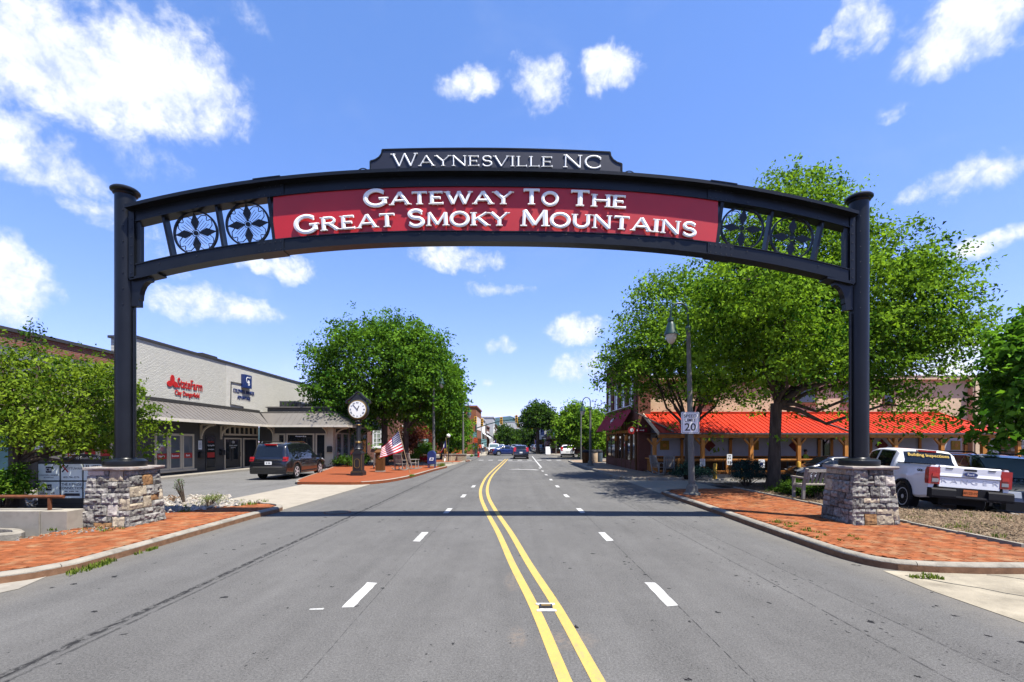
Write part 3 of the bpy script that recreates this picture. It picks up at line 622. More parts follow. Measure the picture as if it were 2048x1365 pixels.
# --- hand-built serif capitals with a chiselled ridge
def arc(cx, cy, rx, ry, a0, a1, n=14): return [(cx+rx*math.cos(R(a0+(a1-a0)*i/n)), cy+ry*math.sin(R(a0+(a1-a0)*i/n))) for i in range(n+1)]
T, t_ = 1.0, .62
GL = {
 'W': (1.52, [([(.06,1),(.42,0)],T,'h-'),([(.42,0),(.76,1)],t_,'--'),([(.76,1),(1.12,0)],T,'--'),([(1.12,0),(1.46,1)],t_,'-h')]),
 'A': (1.12, [([(.06,0),(.54,1)],t_,'h-'),([(.54,1),(1.04,0)],T,'-h'),([(.26,.33),(.84,.33)],t_,'--')]),
 'Y': (1.04, [([(.04,1),(.52,.46)],T,'h-'),([(1.0,1),(.52,.46)],t_,'h-'),([(.52,.5),(.52,0)],T,'-h')]),
 'N': (1.08, [([(.12,0),(.12,1)],t_,'hh'),([(.12,1),(.96,0)],T,'--'),([(.96,0),(.96,1)],t_,'-h')]),
 'E': (.84, [([(.14,0),(.14,1)],T,'hh'),([(.14,.96),(.74,.96)],t_,'-v'),([(.14,.52),(.62,.52)],t_,'-v'),([(.14,.04),(.78,.04)],t_,'-v')]),
 'S': (.84, [(arc(.43,.745,.30,.235,25,270,14)+arc(.43,.255,.33,.255,90,-155,14)[1:],.92,'vv')]),
 'V': (1.04, [([(.04,1),(.52,0)],T,'h-'),([(.52,0),(1.0,1)],t_,'-h')]),
 'I': (.34, [([(.17,0),(.17,1)],T,'hh')]),
 'L': (.80, [([(.14,0),(.14,1)],T,'hh'),([(.14,.04),(.74,.04)],t_,'-v')]),
 'C': (1.06, [(arc(.57,.5,.50,.5,42,318,22),.95,'vv')]),
 'G': (1.16, [(arc(.57,.5,.50,.5,45,322,22),.95,'v-'),([(.98,.12),(.98,.45)],T,'-h'),([(.72,.45),(1.1,.45)],t_,'--')]),
 'T': (.94, [([(.47,0),(.47,1)],T,'h-'),([(.05,.96),(.89,.96)],t_,'vv')]),
 'O': (1.14, [(arc(.57,.5,.5,.5,0,360,28),.95,'oo')]),
 'H': (1.12, [([(.14,0),(.14,1)],T,'hh'),([(.98,0),(.98,1)],T,'hh'),([(.14,.52),(.98,.52)],t_,'--')]),
 'R': (1.02, [([(.14,0),(.14,1)],T,'hh'),([(.14,.96),(.5,.96)]+arc(.5,.735,.27,.225,85,-85,8)+[(.5,.51),(.14,.51)],.72,'--'),([(.46,.5),(.94,0)],T,'-h')]),
 'M': (1.28, [([(.12,0),(.15,1)],t_,'h-'),([(.15,1),(.64,.08)],T,'--'),([(.64,.08),(1.13,1)],t_,'--'),([(1.13,1),(1.16,0)],T,'-h')]),
 'K': (1.04, [([(.14,0),(.14,1)],T,'hh'),([(.92,1),(.2,.44)],t_,'h-'),([(.38,.6),(.96,0)],T,'-h')]),
 'U': (1.06, [([(.14,1),(.14,.42)]+arc(.53,.40,.39,.38,180,360,12)+[(.92,.42),(.92,1)],.9,'hh')]),
}
def stroke(mb, pts, hw, depth, e, closed=False, flare=(0,0), kx=1):
    n = len(pts); P = [Vector((x, y)) for x, y in pts]; b = len(mb.v)
    for i, p in enumerate(P):
        if closed: a, c = P[(i-1) % (n-1)], P[(i+1) % (n-1)] if i < n-1 else P[1]
        else: a, c = P[max(i-1,0)], P[min(i+1,n-1)]
        d = (c-a).normalized(); nn = Vector((-d.y, d.x)); w = hw
        if 0 < i < n-1 and not closed:
            d1 = (p-a).normalized(); cs = max(.5, abs(d1.dot(d))); w = hw/cs
        if i == 0: w *= 1+flare[0]
        if i == n-1: w *= 1+flare[1]
        for (o, z) in ((-1, 0), (-1, e), (0, depth), (1, e), (1, 0)): v = p+nn*w*o; mb.v.append((v.x, v.y, z))
    for i in range(n-1):
        for j in range(4): a = b+5*i+j; mb.f.append((a, a+1, a+6, a+5)); mb.m.append(0)
    if not closed: mb.f += [tuple(range(b, b+5)), tuple(range(b+5*n-1, b+5*n-6, -1))]; mb.m += [0, 0]
def glyph_mesh(ch, h, hw, depth, gap=0):
    wd, ss = GL[ch]; mb = MB()
    for k, (pts, wt, ser) in enumerate(ss):
        p = [(x*h, y*h) for x, y in pts]; w = hw*wt*h; lift = .0006*k
        # keep straight stroke ends inside the cap height
        stroke(mb, p, w, depth+lift, depth*.72, ser == 'oo')
        if gap: q0 = p[len(p)//2] if len(p) > 2 else ((p[0][0]+p[1][0])/2, (p[0][1]+p[1][1])/2); mb.box(q0[0]-.012, q0[0]+.012, q0[1]-.012, q0[1]+.012, -gap, .01)
        for end, sk in ((0, ser[0]), (-1, ser[1])):
            x, y = p[end]
            if sk == 'h':
                sgn = 1 if y < h*.6 else -1; s = w+.085*h; yy = y+sgn*.022*h
                stroke(mb, [(x-s, yy), (x-s*.3, yy+sgn*.012*h), (x+s*.3, yy+sgn*.012*h), (x+s, yy)], .036*h, depth*.9, depth*.66)
            elif sk == 'v':
                s = .10*h; stroke(mb, [(x, y-s*(.6 if y < h*.5 else 1.2)), (x, y+s*(1.2 if y < h*.5 else .6))], .036*h, depth*.9, depth*.66)
    return mb
def set_word(parent, word, x0, x1, zb, cap, small, hw, depth, yoff, mat=LETW, big_first=True, gap=0):
    hs = [cap if (i == 0 and big_first) else small for i in range(len(word))]
    ws = [GL[c][0]*h for c, h in zip(word, hs)]; gap = .13*small; nat = sum(ws)+gap*(len(word)-1); k = (x1-x0)/nat; x = x0
    for c, h, w in zip(word, hs, ws):
        mb = glyph_mesh(c, h, hw, depth, gap); mb.v = [(v[0]*k, v[1], v[2]) for v in mb.v]
        xc = x+w*k/2; slope = -(drop(xc+.05)-drop(xc-.05))/.1
        o = mb.build('letter', mat, parent, True, smooth=None, loc=(x, arch_y(xc)+yoff, zb(xc)-slope*w*k/2))
        o.rotation_euler = (R(90), -math.atan(slope), 0); x += (w+gap)*k
KX = lambda px: XZ(px, arch_y(XZ(px, 10.9)))
ty = yf+.035-.036
for wd, a, b in (('GREAT',597,794),('SMOKY',818,1016),('MOUNTAINS',1042,1386)): set_word(panel, wd, KX(a), KX(b), lambda x: base(x)+.345, .36, .295, .117, .042, ty, gap=.040)
for wd, a, b in (('GATEWAY',733,1024),('TO',1046,1115),('THE',1139,1249)): set_word(panel, wd, KX(a), KX(b), lambda x: base(x)+.835, .345, .28, .117, .042, ty, gap=.040)
# name board on top
pts = [(-3.24,8.04),(-3.24,8.345)]+[(-3.24+.29*math.sin(R(a)), 8.345+.26*(1-math.cos(R(a)))) for a in range(15, 91, 15)]
NB = [(-3.22,8.06),(-3.22,8.34)]+[(-3.22+.27*(1-math.cos(R(a))), 8.34+.265*math.sin(R(a))) for a in (18,36,54,72,90)]
NB = [(-3.22,8.05),(-3.22,8.335),(-3.11,8.37),(-3.02,8.43),(-2.965,8.51),(-2.95,8.60)]+[(x, 8.60+.055*(1-((x+.35)/2.6)**2)) for x in np.linspace(-2.7,2.0,12)]+[(2.25,8.60),(2.265,8.51),(2.32,8.43),(2.41,8.37),(2.52,8.335),(2.52,8.05)]
NB = [(float(x), float(z)) for x, z in NB]
mb = MB().prism(NB, -.05, .05, 'xz'); mb.v = [(x, y+arch_y(x), z) for x, y, z in mb.v]; nb = mb.build('name_board', NAVY, arch)
frame = MB()
for p, q in zip(NB, NB[1:]): frame.bar((p[0],arch_y(p[0]),p[1]), (q[0],arch_y(q[0]),q[1]), .03, .13, up=(0,1,0))
frame.build('board_rim', BLACK, nb)
flat = lambda x: 8.225-.02*(x/2.5)**2
for wd, a, b in (('WAYNESVILLE',786,1105),('NC',1126,1203)):
    set_word(nb, wd, KX(a), KX(b), lambda x: 8.245-drop(x)*.6, .285, .235 if len(wd) > 2 else .28, .058, .028, -.052)
# wrought scrolls beside the name board
def scroll(x, s, r):
    """a C-scroll standing on the top flange at x, curling away from the board on side s"""
    z0 = base(x)+1.57; y = arch_y(x)
    MB().tube([(x+s*r*math.cos(R(t)), y, z0+r*1.25*math.sin(R(t))) for t in range(0, 171, 12)]+[(x-s*r*.96, y, z0)], .013, 6).build('scroll', BLACK, arch)
    MB().tube([(x+s*r*.72*math.cos(R(t))*(1-t/420), y, z0+.03+r*.62*math.sin(R(t))*(1-t/420)) for t in range(0, 261, 20)], .010, 6).build('scroll', BLACK, arch)
scroll(-3.40,-1,.17); scroll(-3.74,-1,.085); scroll(2.70,1,.17); scroll(3.04,1,.085)
# dogwood medallions and the bars between them
def medallion(x, z):
    y = arch_y(x); m0 = MB(); r = .485
    ring = [(x+r*math.cos(R(a)), y, z+r*math.sin(R(a))) for a in range(0, 360, 9)]
    for p, q in zip(ring, ring[1:]+ring[:1]): m0.bar(p, q, .04, .05, up=(0,1,0))
    med = m0.build('flower_medallion', BLACK, arch)
    tilt = -.10 if x > 0 else .10; ct = lambda a, q: (x+q*math.cos(a+tilt), z+q*math.sin(a+tilt))
    for k in range(4):
        a = k*math.pi/2
        pl = [ct(a,.07), ct(a-.30,.17), ct(a-.36,.27), ct(a-.13,.36), ct(a,.475), ct(a+.13,.36), ct(a+.36,.27), ct(a+.30,.17)]
        MB().prism(pl, y-.008, y+.008, 'xz').build('leaf', BLACK, med)
        a += math.pi/4; out = MB()
        pet = [ct(a-.62,.10), ct(a-.66,.20), ct(a-.58,.32), ct(a-.42,.41), ct(a-.2,.455), ct(a-.1,.44), ct(a-.07,.40), ct(a,.375), ct(a+.07,.40), ct(a+.1,.44), ct(a+.2,.455), ct(a+.42,.41), ct(a+.58,.32), ct(a+.66,.20), ct(a+.62,.10)]
        out.tube([(p[0], y, p[1]) for p in pet], .010, 5)
        for d, q in ((-.32,.36),(-.12,.34),(.12,.34),(.32,.36)): out.tube([(*[ct(a+d*1.5,.11)[0]], y, ct(a+d*1.5,.11)[1]), (ct(a+d*1.15,.22)[0], y, ct(a+d*1.15,.22)[1]), (ct(a+d*.8,q)[0], y, ct(a+d*.8,q)[1])], .006, 4)
        out.build('petal', BLACK, med)
    c = MB(); c.lathe([(.055,-.01),(.055,.01)], 14, (x,y,z), axis='y')
    for k in range(14): a = k*math.pi/7; c.lathe([(.014,-.008),(.014,.008)], 7, (x+.082*math.cos(a), y, z+.082*math.sin(a)), axis='y')
    c.build('flower_centre', BLACK, med)
for x in (-7.17,-6.0,5.33,6.49): medallion(x, base(x)+.745+.02)
def radial_bar(name, x, w=.055, d=.18):
    s = (drop(x+.05)-drop(x-.05))/.1; zb, zt = base(x)+.24, base(x)+1.26; xt = x+s*.55*(zt-zb); xb = x-s*.45*(zt-zb)
    MB().bar((xb, arch_y(x), zb-.03), (xt, arch_y(x), zt+.03), w, d, up=(0,1,0)).build(name, BLACK, arch)
for x in (-7.74,-6.58,5.91,7.06): radial_bar('bar', x)
for x in (PX0-.035, PX1+.035): radial_bar('panel_edge', x, .07, .22)
# splice plates with bolts, bolts along the chords
def bolts(name, pts, r=.014, parent=arch):
    mb = MB()
    for (x, y, z) in pts: mb.lathe([(r,-.014),(r*.8,.0)], 6, (x, y, z), axis='y')
    tag(mb.build(name, BLACK2, parent), kind='stuff')
bp = []
for x in (PX0-.05, PX1+.05):
    for (za, zb) in ((-.012,.262),(1.245,1.52)):
        mb = MB(); band(mb, x-.3, x+.3, za, zb, yf-.002, yf+.012, 6); band(mb, x-.3, x+.3, -.014 if za < 1 else 1.575, .004 if za < 1 else 1.592, yf-.18 if za > 1 else yf-.03, yb+.18 if za > 1 else yb+.03, 6); mb.build('splice_plate', BLACK, arch, smooth=30)
        for i in range(5):
            for dz in (za+.05, zb-.05): xx = x-.24+i*.12; bp.append((xx, arch_y(xx)+yf-.003, base(xx)+dz))
for x in np.arange(-7.9, 7.6, .83):
    x = float(x); bp += [(x, arch_y(x)+yf+.018, base(x)+1.31), (x, arch_y(x)+yf+.018, base(x)+.19)]
bolts('bolt', bp)
# end plates and pillars
def pillar(x, y, side):
    """side=+1: the arch leaves to the right"""
    zt = 7.70
    p = MB().lathe([(.40,1.41),(.41,1.47),(.405,1.53),(.34,1.575),(.215,1.58),(.20,1.60)], 24, (x,y,0)).build('pillar_base_ring', BLACK, arch, smooth=40)
    p = MB().lathe([(.198,1.55),(.198,zt-.16)], 28, (x,y,0)).build('pillar', BLACK, arch, smooth=40)
    MB().lathe([(.20,zt-.19),(.235,zt-.16),(.225,zt-.13),(.28,zt-.10),(.285,zt-.07),(.25,zt-.03),(.16,zt-.005),(.0,zt)], 24, (x,y,0)).build('pillar_cap', BLACK, p, smooth=35)
    e = x+side*.21; b0 = base(x+side*.3)
    mb = MB(); mb.box(min(e-.02*side,e+.10*side), max(e-.02*side,e+.10*side), y-.15, y+.15, b0-.02, b0+1.6); mb.build('end_plate', BLACK, arch)
    MB().box(min(e+.10*side,e+.2*side), max(e+.10*side,e+.2*side), y-.10, y-.06, b0+.2, b0+1.3).build('end_angle', BLACK, arch)
    bolts('bolt', [(e+.05*side, y-.152, b0+.1+.2*i) for i in range(8)]+[(x+side*.1, y-.178, b0-.6+.35*i) for i in range(7)])
    # curved bracket beneath
    pr = [(0,.0),(.42,.05),(.42,-.02)]+[(.42-.24*math.sin(R(a)), -.02-.42*(1-math.cos(R(a)))) for a in (20,40,60,75,90)]+[(.16,-.46),(.16,-.60),(0,-.60)]
    pr = [(e+side*(a-.02), b0-.02+c) for a, c in pr]
    if side < 0: pr = pr[::-1]
    MB().prism(pr, y-.07, y+.07, 'xz').build('bracket', BLACK, arch)
    MB().bar((e, y, b0-.03), (e+side*.62, y, base(e+side*.62)-.025), .30, .05).build('bracket_plate', BLACK, arch)
    MB().tube([(x+side*.235, y-.05, b0-.7), (x+side*.235, y-.05, 1.6)], .028, 8).build('conduit', BLACK, arch)
pillar(LPX, LPY, 1); pillar(RPX, RPY, -1)

# ------------------------------------------------------------------ stone pedestals
def stone_block(w, h, d, seed, mat, face_rough=.028):
    """a rough-faced block: local x across, z up, +y into the wall"""
    nx, nz = max(3, int(w/.034)), max(2, int(h/.034)); mb = MB(); rg = random.Random(seed)
    for j in range(nz+1):
        for i in range(nx+1):
            u, v = i/nx, j/nz; x, z = (u-.5)*w, (v-.5)*h
            ed = min(min(u, 1-u)*w, min(v, 1-v)*h)
            q = Vector((x*9+seed*3.1, z*9, seed)); k = min(1, ed/.014); o = face_rough*(.35+1.1*mnoise.noise(q)+.8*mnoise.noise(q*2.7)+.35*mnoise.noise(q*6))*(.35+.65*k)+.006*k
            jx = .006*mnoise.noise(Vector((z*14, seed, 1)))*(1 if i in (0, nx) else 0); jz = .006*mnoise.noise(Vector((x*14, seed, 5)))*(1 if j in (0, nz) else 0)
            mb.v.append((x+jx, -o, z+jz))
    for j in range(nz):
        for i in range(nx): a = j*(nx+1)+i; mb.f.append((a, a+1, a+nx+2, a+nx+1)); mb.m.append(0)
    rim = [i for i in range(nx+1)]+[j*(nx+1)+nx for j in range(1, nz+1)]+[nz*(nx+1)+i for i in range(nx-1,-1,-1)]+[j*(nx+1) for j in range(nz-1,0,-1)]
    b = len(mb.v)
    for i in rim: x, y, z = mb.v[i]; mb.v.append((x, d, z))
    for k in range(len(rim)): k2 = (k+1) % len(rim); mb.f.append((rim[k2], rim[k], b+k, b+k2)); mb.m.append(0)
    return mb
def pedestal(cx, cy, label, seed):
    rg = random.Random(seed); random.seed(seed)
    root = thing('stone_pedestal', label, 'pedestal', (cx, cy, .10), group='stone pedestals of the gateway arch')
    H, B, Tt = 1.24, .535, .445
    MB().add([(sx*(B-.03), sy*(B-.03), -.2) for sx, sy in ((-1,-1),(1,-1),(1,1),(-1,1))]+[(sx*(Tt-.03), sy*(Tt-.03), H) for sx, sy in ((-1,-1),(1,-1),(1,1),(-1,1))], [(3,2,1,0),(4,5,6,7),(0,1,5,4),(1,2,6,5),(2,3,7,6),(3,0,4,7)]).build('mortar_core', MORTAR, root, world=False)
    sid = seed*1000
    for side in range(4):
        rot = Matrix.Rotation(side*math.pi/2, 4, 'Z'); slope = math.atan((B-Tt)/H); NR, NC = 10, 8; used = [[0]*NC for _ in range(NR)]
        zl = [0]
        for r_ in range(NR): zl.append(zl[-1]+rg.uniform(.85,1.15))
        zl = [z*H/zl[-1] for z in zl]; jit = [[rg.uniform(-.022,.022) for _ in range(NR)] for _ in range(NC+1)]
        for r_ in range(NR):
            for c_ in range(NC):
                if used[r_][c_]: continue
                hh = 2 if (rg.random() < .34 and r_+1 < NR) else 1; ww = rg.choice((2,2,3) if hh == 2 else (2,3,3,4)); w_ = 0
                while w_ < ww and c_+w_ < NC and not used[r_][c_+w_] and (hh == 1 or not used[r_+1][c_+w_]): w_ += 1
                if w_ == 0: hh = 1; w_ = 1
                if hh == 1 and w_ == 1 and c_+1 < NC and not used[r_][c_+1] : w_ = 2
                for a_ in range(hh):
                    for b_ in range(w_): used[r_+a_][c_+b_] = 1
                z0, z1 = zl[r_], zl[r_+hh]; hz = (z0+z1)/2; hf = B-(B-Tt)*hz/H
                u0 = -hf+2*hf*c_/NC+(jit[c_][r_] if 0 < c_ else 0); u1 = -hf+2*hf*(c_+w_)/NC+(jit[c_+w_][r_] if c_+w_ < NC else 0)
                sid += 1; q_ = rg.random(); big = (z1-z0) > .18 and (u1-u0) < .34
                mat = STONET if q_ < (.34 if big else .08) else (STONEW if q_ > .965 else (STONER if q_ > .93 else STONEC))
                o = stone_block(u1-u0-.014, z1-z0-.012, .06, sid, mat, .040 if mat is STONEC else .020).build('stone', mat, root, world=False, smooth=18)
                p = rot @ Vector(((u0+u1)/2, -hf+rg.uniform(-.012,.010), hz)); o.location = p
                o.rotation_euler = (rot @ Matrix.Rotation(-slope, 4, 'X') @ Matrix.Rotation(rg.uniform(-.03,.03), 4, 'Z')).to_euler()
    # capstone with a broken edge
    mb = MB(); n = 40; e = .52
    ring = []
    for i in range(n):
        t = i/n*4; k = int(t) % 4; f = t-int(t); c = [(-e,-e),(e,-e),(e,e),(-e,e)]; p = Vector(c[k]).lerp(Vector(c[(k+1) % 4]), f)
        ring.append(p)
    for zz, s in ((1.24,.94),(1.25,.985),(1.285,1.0),(1.31,.98)):
        for i, p in enumerate(ring): j = 1+.03*mnoise.noise(Vector((p.x*7, p.y*7, zz*25+seed))); mb.v.append((p.x*s*j, p.y*s*j, zz+.006*mnoise.noise(Vector((p.x*9,p.y*9,seed)))))
    for r in range(3):
        for i in range(n): mb.f.append((r*n+i, r*n+(i+1) % n, (r+1)*n+(i+1) % n, (r+1)*n+i)); mb.m.append(0)
    mb.f += [tuple(range(3*n, 4*n)), tuple(range(n-1,-1,-1))]; mb.m += [0, 0]
    mb.build('capstone', CAPST, root, world=False, smooth=30)
pedestal(LPX, LPY, 'stone pedestal under the arch pillar beside the concrete planter wall', 3)
pedestal(RPX, RPY, 'stone pedestal under the arch pillar in front of the white pickup', 8)
random.seed(21)
# ------------------------------------------------------------------ buildings along the left side
FX = -19.3                                            # street face of the left row
def fy(px): return F*FX/(px-CX)                       # depth of a point of that face
def panel_x(mb, y0, y1, z0, z1, t0, t1, m=0, x=FX): return mb.box(x+t0, x+t1, y0, y1, z0, z1, m)
def shed(parent, y0, y1, x=FX, zt=4.22, zb=3.24, d=1.4, mat=ROOFB, sy0=0, sy1=0):
    """sloping metal awning roof over the walkway, with seams, fascia and soffit"""
    mb = MB(); mb.add([(x,y0+sy0,zt),(x+d,y0,zb),(x+d,y1,zb),(x,y1+sy1,zt),(x,y0+sy0,zt-.05),(x+d,y0,zb-.05),(x+d,y1,zb-.05),(x,y1+sy1,zt-.05)], [(0,1,2,3),(7,6,5,4),(0,4,5,1),(1,5,6,2),(2,6,7,3)])
    r = mb.build('awning_roof', mat, parent)
    n = int((y1-y0)/.42); s = MB()
    for i in range(1, n): y = y0+i*(y1-y0)/n; s.bar((x+.02,y,zt+.005),(x+d,y,zb+.005), .025, .03)
    tag(s.build('seam', mat, r), kind='stuff')
    MB().box(x+d-.02, x+d+.02, y0, y1, zb-.17, zb-.005).build('fascia', FASCIA, r)
    MB().box(x, x+.09, y0, y1+sy1, zt-.02, zt+.16).build('flashing', CAPM, r)
    MB().box(x, x+d-.03, y0, y1, zb-.14, zb-.10).build('soffit', TAUPE, r)
def bracket(parent, y, x=FX, zt=3.1, d=.95, h=.95, along='x', sgn=1, mat=BEIGE):
    mb = MB(); P = lambda a, z: (x+a*sgn, y, z) if along == 'x' else (x, y+a*sgn, z)
    mb.bar(P(.06, zt-h), P(.06, zt), .1, .1); mb.bar(P(.0, zt-.05), P(d, zt-.05), .1, .09)
    c = [P(.1+(d-.2)*(1-math.cos(R(a))), zt-h*.8+(h*.8-.1)*math.sin(R(a))) for a in range(0, 91, 15)]
    for p, q in zip(c, c[1:]): mb.bar(p, q, .08, .09)
    mb.build('bracket', mat, parent)
def window_x(parent, y0, y1, z0, z1, x=FX, fw=.09, mat=BEIGE, glass=GLASSB, cols=1, rows=1, depth=.06, sgn=1, name='window'):
    """window in a wall that faces +X (sgn 1): frame, sill and panes"""
    mb = MB(); X0, X1 = (x, x+depth) if sgn > 0 else (x-depth, x)
    for a, b, c, d in ((y0,y0+fw,z0,z1),(y1-fw,y1,z0,z1),(y0+fw,y1-fw,z1-fw,z1),(y0+fw,y1-fw,z0,z0+fw)): mb.box(X0, X1, a, b, c, d)
    for i in range(1, cols): y = y0+(y1-y0)*i/cols; mb.box(X0, X1, y-fw*.4, y+fw*.4, z0+fw, z1-fw)
    for i in range(1, rows): z = z0+(z1-z0)*i/rows; mb.box(X0, X1-.005, y0+fw, y1-fw, z-fw*.2, z+fw*.2)
    w = mb.build(name, mat, parent)
    for i in range(cols):
        a, b = y0+(y1-y0)*i/cols+fw*.5, y0+(y1-y0)*(i+1)/cols-fw*.5
        MB().box(x+.008*sgn if sgn > 0 else x-.02, x+.02 if sgn > 0 else x-.008, a, b, z0+fw*.5, z1-fw*.5).build('pane', glass, w)
    return w
def window_y(parent, x0, x1, z0, z1, y, fw=.09, mat=BEIGE, glass=GLASSB, cols=1, rows=1, depth=.06, name='window', sill=None):
    """window in a wall that faces the camera"""
    mb = MB(); Y0, Y1 = y-depth, y
    for a, b, c, d in ((x0,x0+fw,z0,z1),(x1-fw,x1,z0,z1),(x0+fw,x1-fw,z1-fw,z1),(x0+fw,x1-fw,z0,z0+fw)): mb.box(a, b, Y0, Y1, c, d)
    for i in range(1, cols): xx = x0+(x1-x0)*i/cols; mb.box(xx-fw*.3, xx+fw*.3, Y0+.005, Y1, z0+fw, z1-fw)
    for i in range(1, rows): zz = z0+(z1-z0)*i/rows; mb.box(x0+fw, x1-fw, Y0+.01, Y1, zz-fw*.2, zz+fw*.2)
    w = mb.build(name, mat, parent); MB().box(x0+fw*.5, x1-fw*.5, y-.03, y-.01, z0+fw*.5, z1-fw*.5).build('pane', glass, w)
    if sill: MB().box(x0-.08, x1+.08, y-.12, y, z0-.1, z0-.003).build('sill', sill, w)
    return w
structure('walkway', MB().box(-21, -18.15, 10, 35.9, -.1, .11), CONC)

# --- grey painted brick building with the two sign boards
bg = thing('commercial_building', 'grey painted brick shop building with red lettering and brown metal awning', 'building', (FX, 30, 0))
GREYPB2 = brick_mat('grey_painted_brick_dull', (.82, .805, .71), (.73, .715, .63), (.55, .54, .475), 'y', ms=.014, bump=.8, var=.3)
MB().box(-20.6, FX, 24.4, 32.05, 4.2, 7.3).build('upper_wall', GREYPB2, bg); MB().box(-20.6, FX+.012, 32.05, 46.5, 4.2, 7.3).build('upper_wall', GREYPB, bg)
mb = MB(); mb.box(-20.7, FX+.07, 24.3, 29.5, 7.3, 7.43); mb.box(-20.7, FX+.07, 29.5, 31.0, 7.302, 7.52); mb.box(-20.7, FX+.07, 31.0, 46.6, 7.3, 7.43); mb.build('coping', CAPM, bg)
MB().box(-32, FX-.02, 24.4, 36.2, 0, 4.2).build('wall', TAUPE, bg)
shed(bg, 24.4, 35.0, sy1=1.2)
for px in (401, 441, 521): bracket(bg, fy(px), x=FX-.02)
y0, y1 = fy(309), fy(388)
for i in range(3):
    a = y0+(y1-y0)*i/3; b = y0+(y1-y0)*(i+1)/3-.03
    w = window_x(bg, a, b, .36, 2.45, x=FX-.02, fw=.13)
    MB().box(FX+.004, FX+.008, a+.12, b-.12, 1.02, 1.32).build('red_band', SHOPRED, w)
    letters(('Health','Business','Bank')[i], .17, WHITE, w, (FX+.012, (a+b)/2, 1.17), FACE_E, extrude=.002, bold=.012)
MB().box(FX-.02, FX+.12, y0-.05, y1+.1, .25, .355).build('window_sill', BEIGE, bg)
d0, d1 = fy(411), fy(431)
dr = MB().box(FX-.02, FX+.02, d0, d1, .11, 2.4).build('door', BLACK2, bg); MB().box(FX+.02, FX+.026, d0+.1, d1-.1, .35, 2.3).build('pane', GLASSD, dr)
MB().box(FX+.028, FX+.031, d0+.14, d1-.14, .98, 1.3).build('red_notice', SHOPRED, dr)
letters('StateFarm', .16, SHOPRED, dr, (FX+.031, (d0+d1)/2, 1.98), FACE_E, extrude=.002, bold=.01, sx=.9)
letters('Clay Dangerfield', .12, WHITE, dr, (FX+.031, (d0+d1)/2, 1.75), FACE_E, extrude=.002, sx=.85)
letters('Insurance Agency', .1, WHITE, dr, (FX+.031, (d0+d1)/2, 1.5), FACE_E, extrude=.002, sx=.85)
# entry with transom; a flat black sheet stands in for the recess's shade
e0, e1 = fy(448), fy(513.5)
MB().box(FX-.02, FX-.004, e0, e1, .11, 3.05).build('entry_recess_shade', INK, bg)
em = (fy(481)+fy(484))/2
for (a, b) in ((e0, em-.05), (em+.2, e1)):
    dr = window_x(bg, a, b, .11, 2.25, x=FX-.004, fw=.09, glass=GLASSD, name='door')
    MB().tube([(FX+.09, b-.2, .95), (FX+.09, b-.2, 1.25)], .015, 6).build('handle', CHROME, dr)
letters('CB', .24, WHITE, bg, (FX+.02, (e0+em)/2, 1.95), FACE_E, extrude=.002); letters('COLDWELL BANKER', .1, WHITE, bg, (FX+.02, (e0+em)/2, 1.72), FACE_E, extrude=.002); letters('ADVANTAGE', .09, WHITE, bg, (FX+.02, (e0+em)/2, 1.58), FACE_E, extrude=.002)
tr = MB(); tr.box(FX-.004, FX+.09, e0, e1, 2.42, 2.54); tr.box(FX-.004, FX+.09, e0, e1, 3.0, 3.1)
for i in range(8): y = e0+(e1-e0)*i/7; tr.box(FX-.004, FX+.08, y-.045, y+.045, 2.54, 3.0)
tr = tr.build('transom', BEIGE, bg)
for i in range(7): MB().box(FX-.003, FX+.01, e0+(e1-e0)*i/7+.05, e0+(e1-e0)*(i+1)/7-.05, 2.545, 2.995).build('pane', GLASSD, tr)
for px, z in ((400.5, 1.2), (442.5, 1.3)):
    y = fy(px); m = tag(MB().prism([(FX-.01, z-.2),(FX+.16, z-.2),(FX+.16, z+.12),(FX-.01, z+.2)], y-.2, y+.2, 'xz').build('wall_mailbox', BLACK2), 'black wall mailbox %s' % ('left of the glass door with the red notice' if px < 420 else 'between the glass door and the framed entry'), 'mailbox', 'black mailboxes on the grey building')
sg = thing('notice_board', 'small white notice on the grey wall above a black mailbox', 'notice', (FX, fy(400), 1.8)); MB().box(FX-.02, FX+.01, fy(397), fy(403.5), 1.5, 2.05).build('board', SIGNW, sg)
for i in range(5): MB().box(FX+.01, FX+.013, fy(397.8), fy(402.6), 1.95-i*.08, 1.98-i*.08).build('text_line', INK, sg)
# red lettering
sf = thing('lettering_sign', 'raised red insurance lettering on the grey painted brick wall', 'sign', (FX, 28, 5.3))
letters('StateFarm', .80, SHOPRED, sf, (FX+.03, (fy(349.5)+fy(408))/2, 5.36), FACE_E, extrude=.012, bold=.010, sx=.68)
letters('Clay Dangerfield', .40, SHOPRED, sf, (FX+.03, (fy(347.5)+fy(399))/2, 4.80), FACE_E, extrude=.012, bold=.010, sx=.80)
for k, (dy, dz, a) in enumerate(((0,.17,90),(-.21,-.10,12),(.21,-.10,-12))):
    lo_ = []
    for i in range(20): t = i*math.pi/10; u, w = .25*math.cos(t), .165*math.sin(t); c, s = math.cos(R(a)), math.sin(R(a)); lo_.append((fy(344)+dy+u*c*.9-w*s, 5.36+dz+u*s+w*c))
    MB().prism(lo_, FX+.015, FX+.045+.006*k, 'yz').build('emblem_oval', SHOPRED, sf)
cb = thing('lettering_sign', 'square navy blue sign with white monogram above navy lettering', 'sign', (FX, 34.4, 6))
yc = (fy(480.5)+fy(497))/2
bx = MB().box(FX+.02, FX+.28, yc-.46, yc+.46, 5.85, 6.80).build('sign_box', SIGNBLUE, cb)
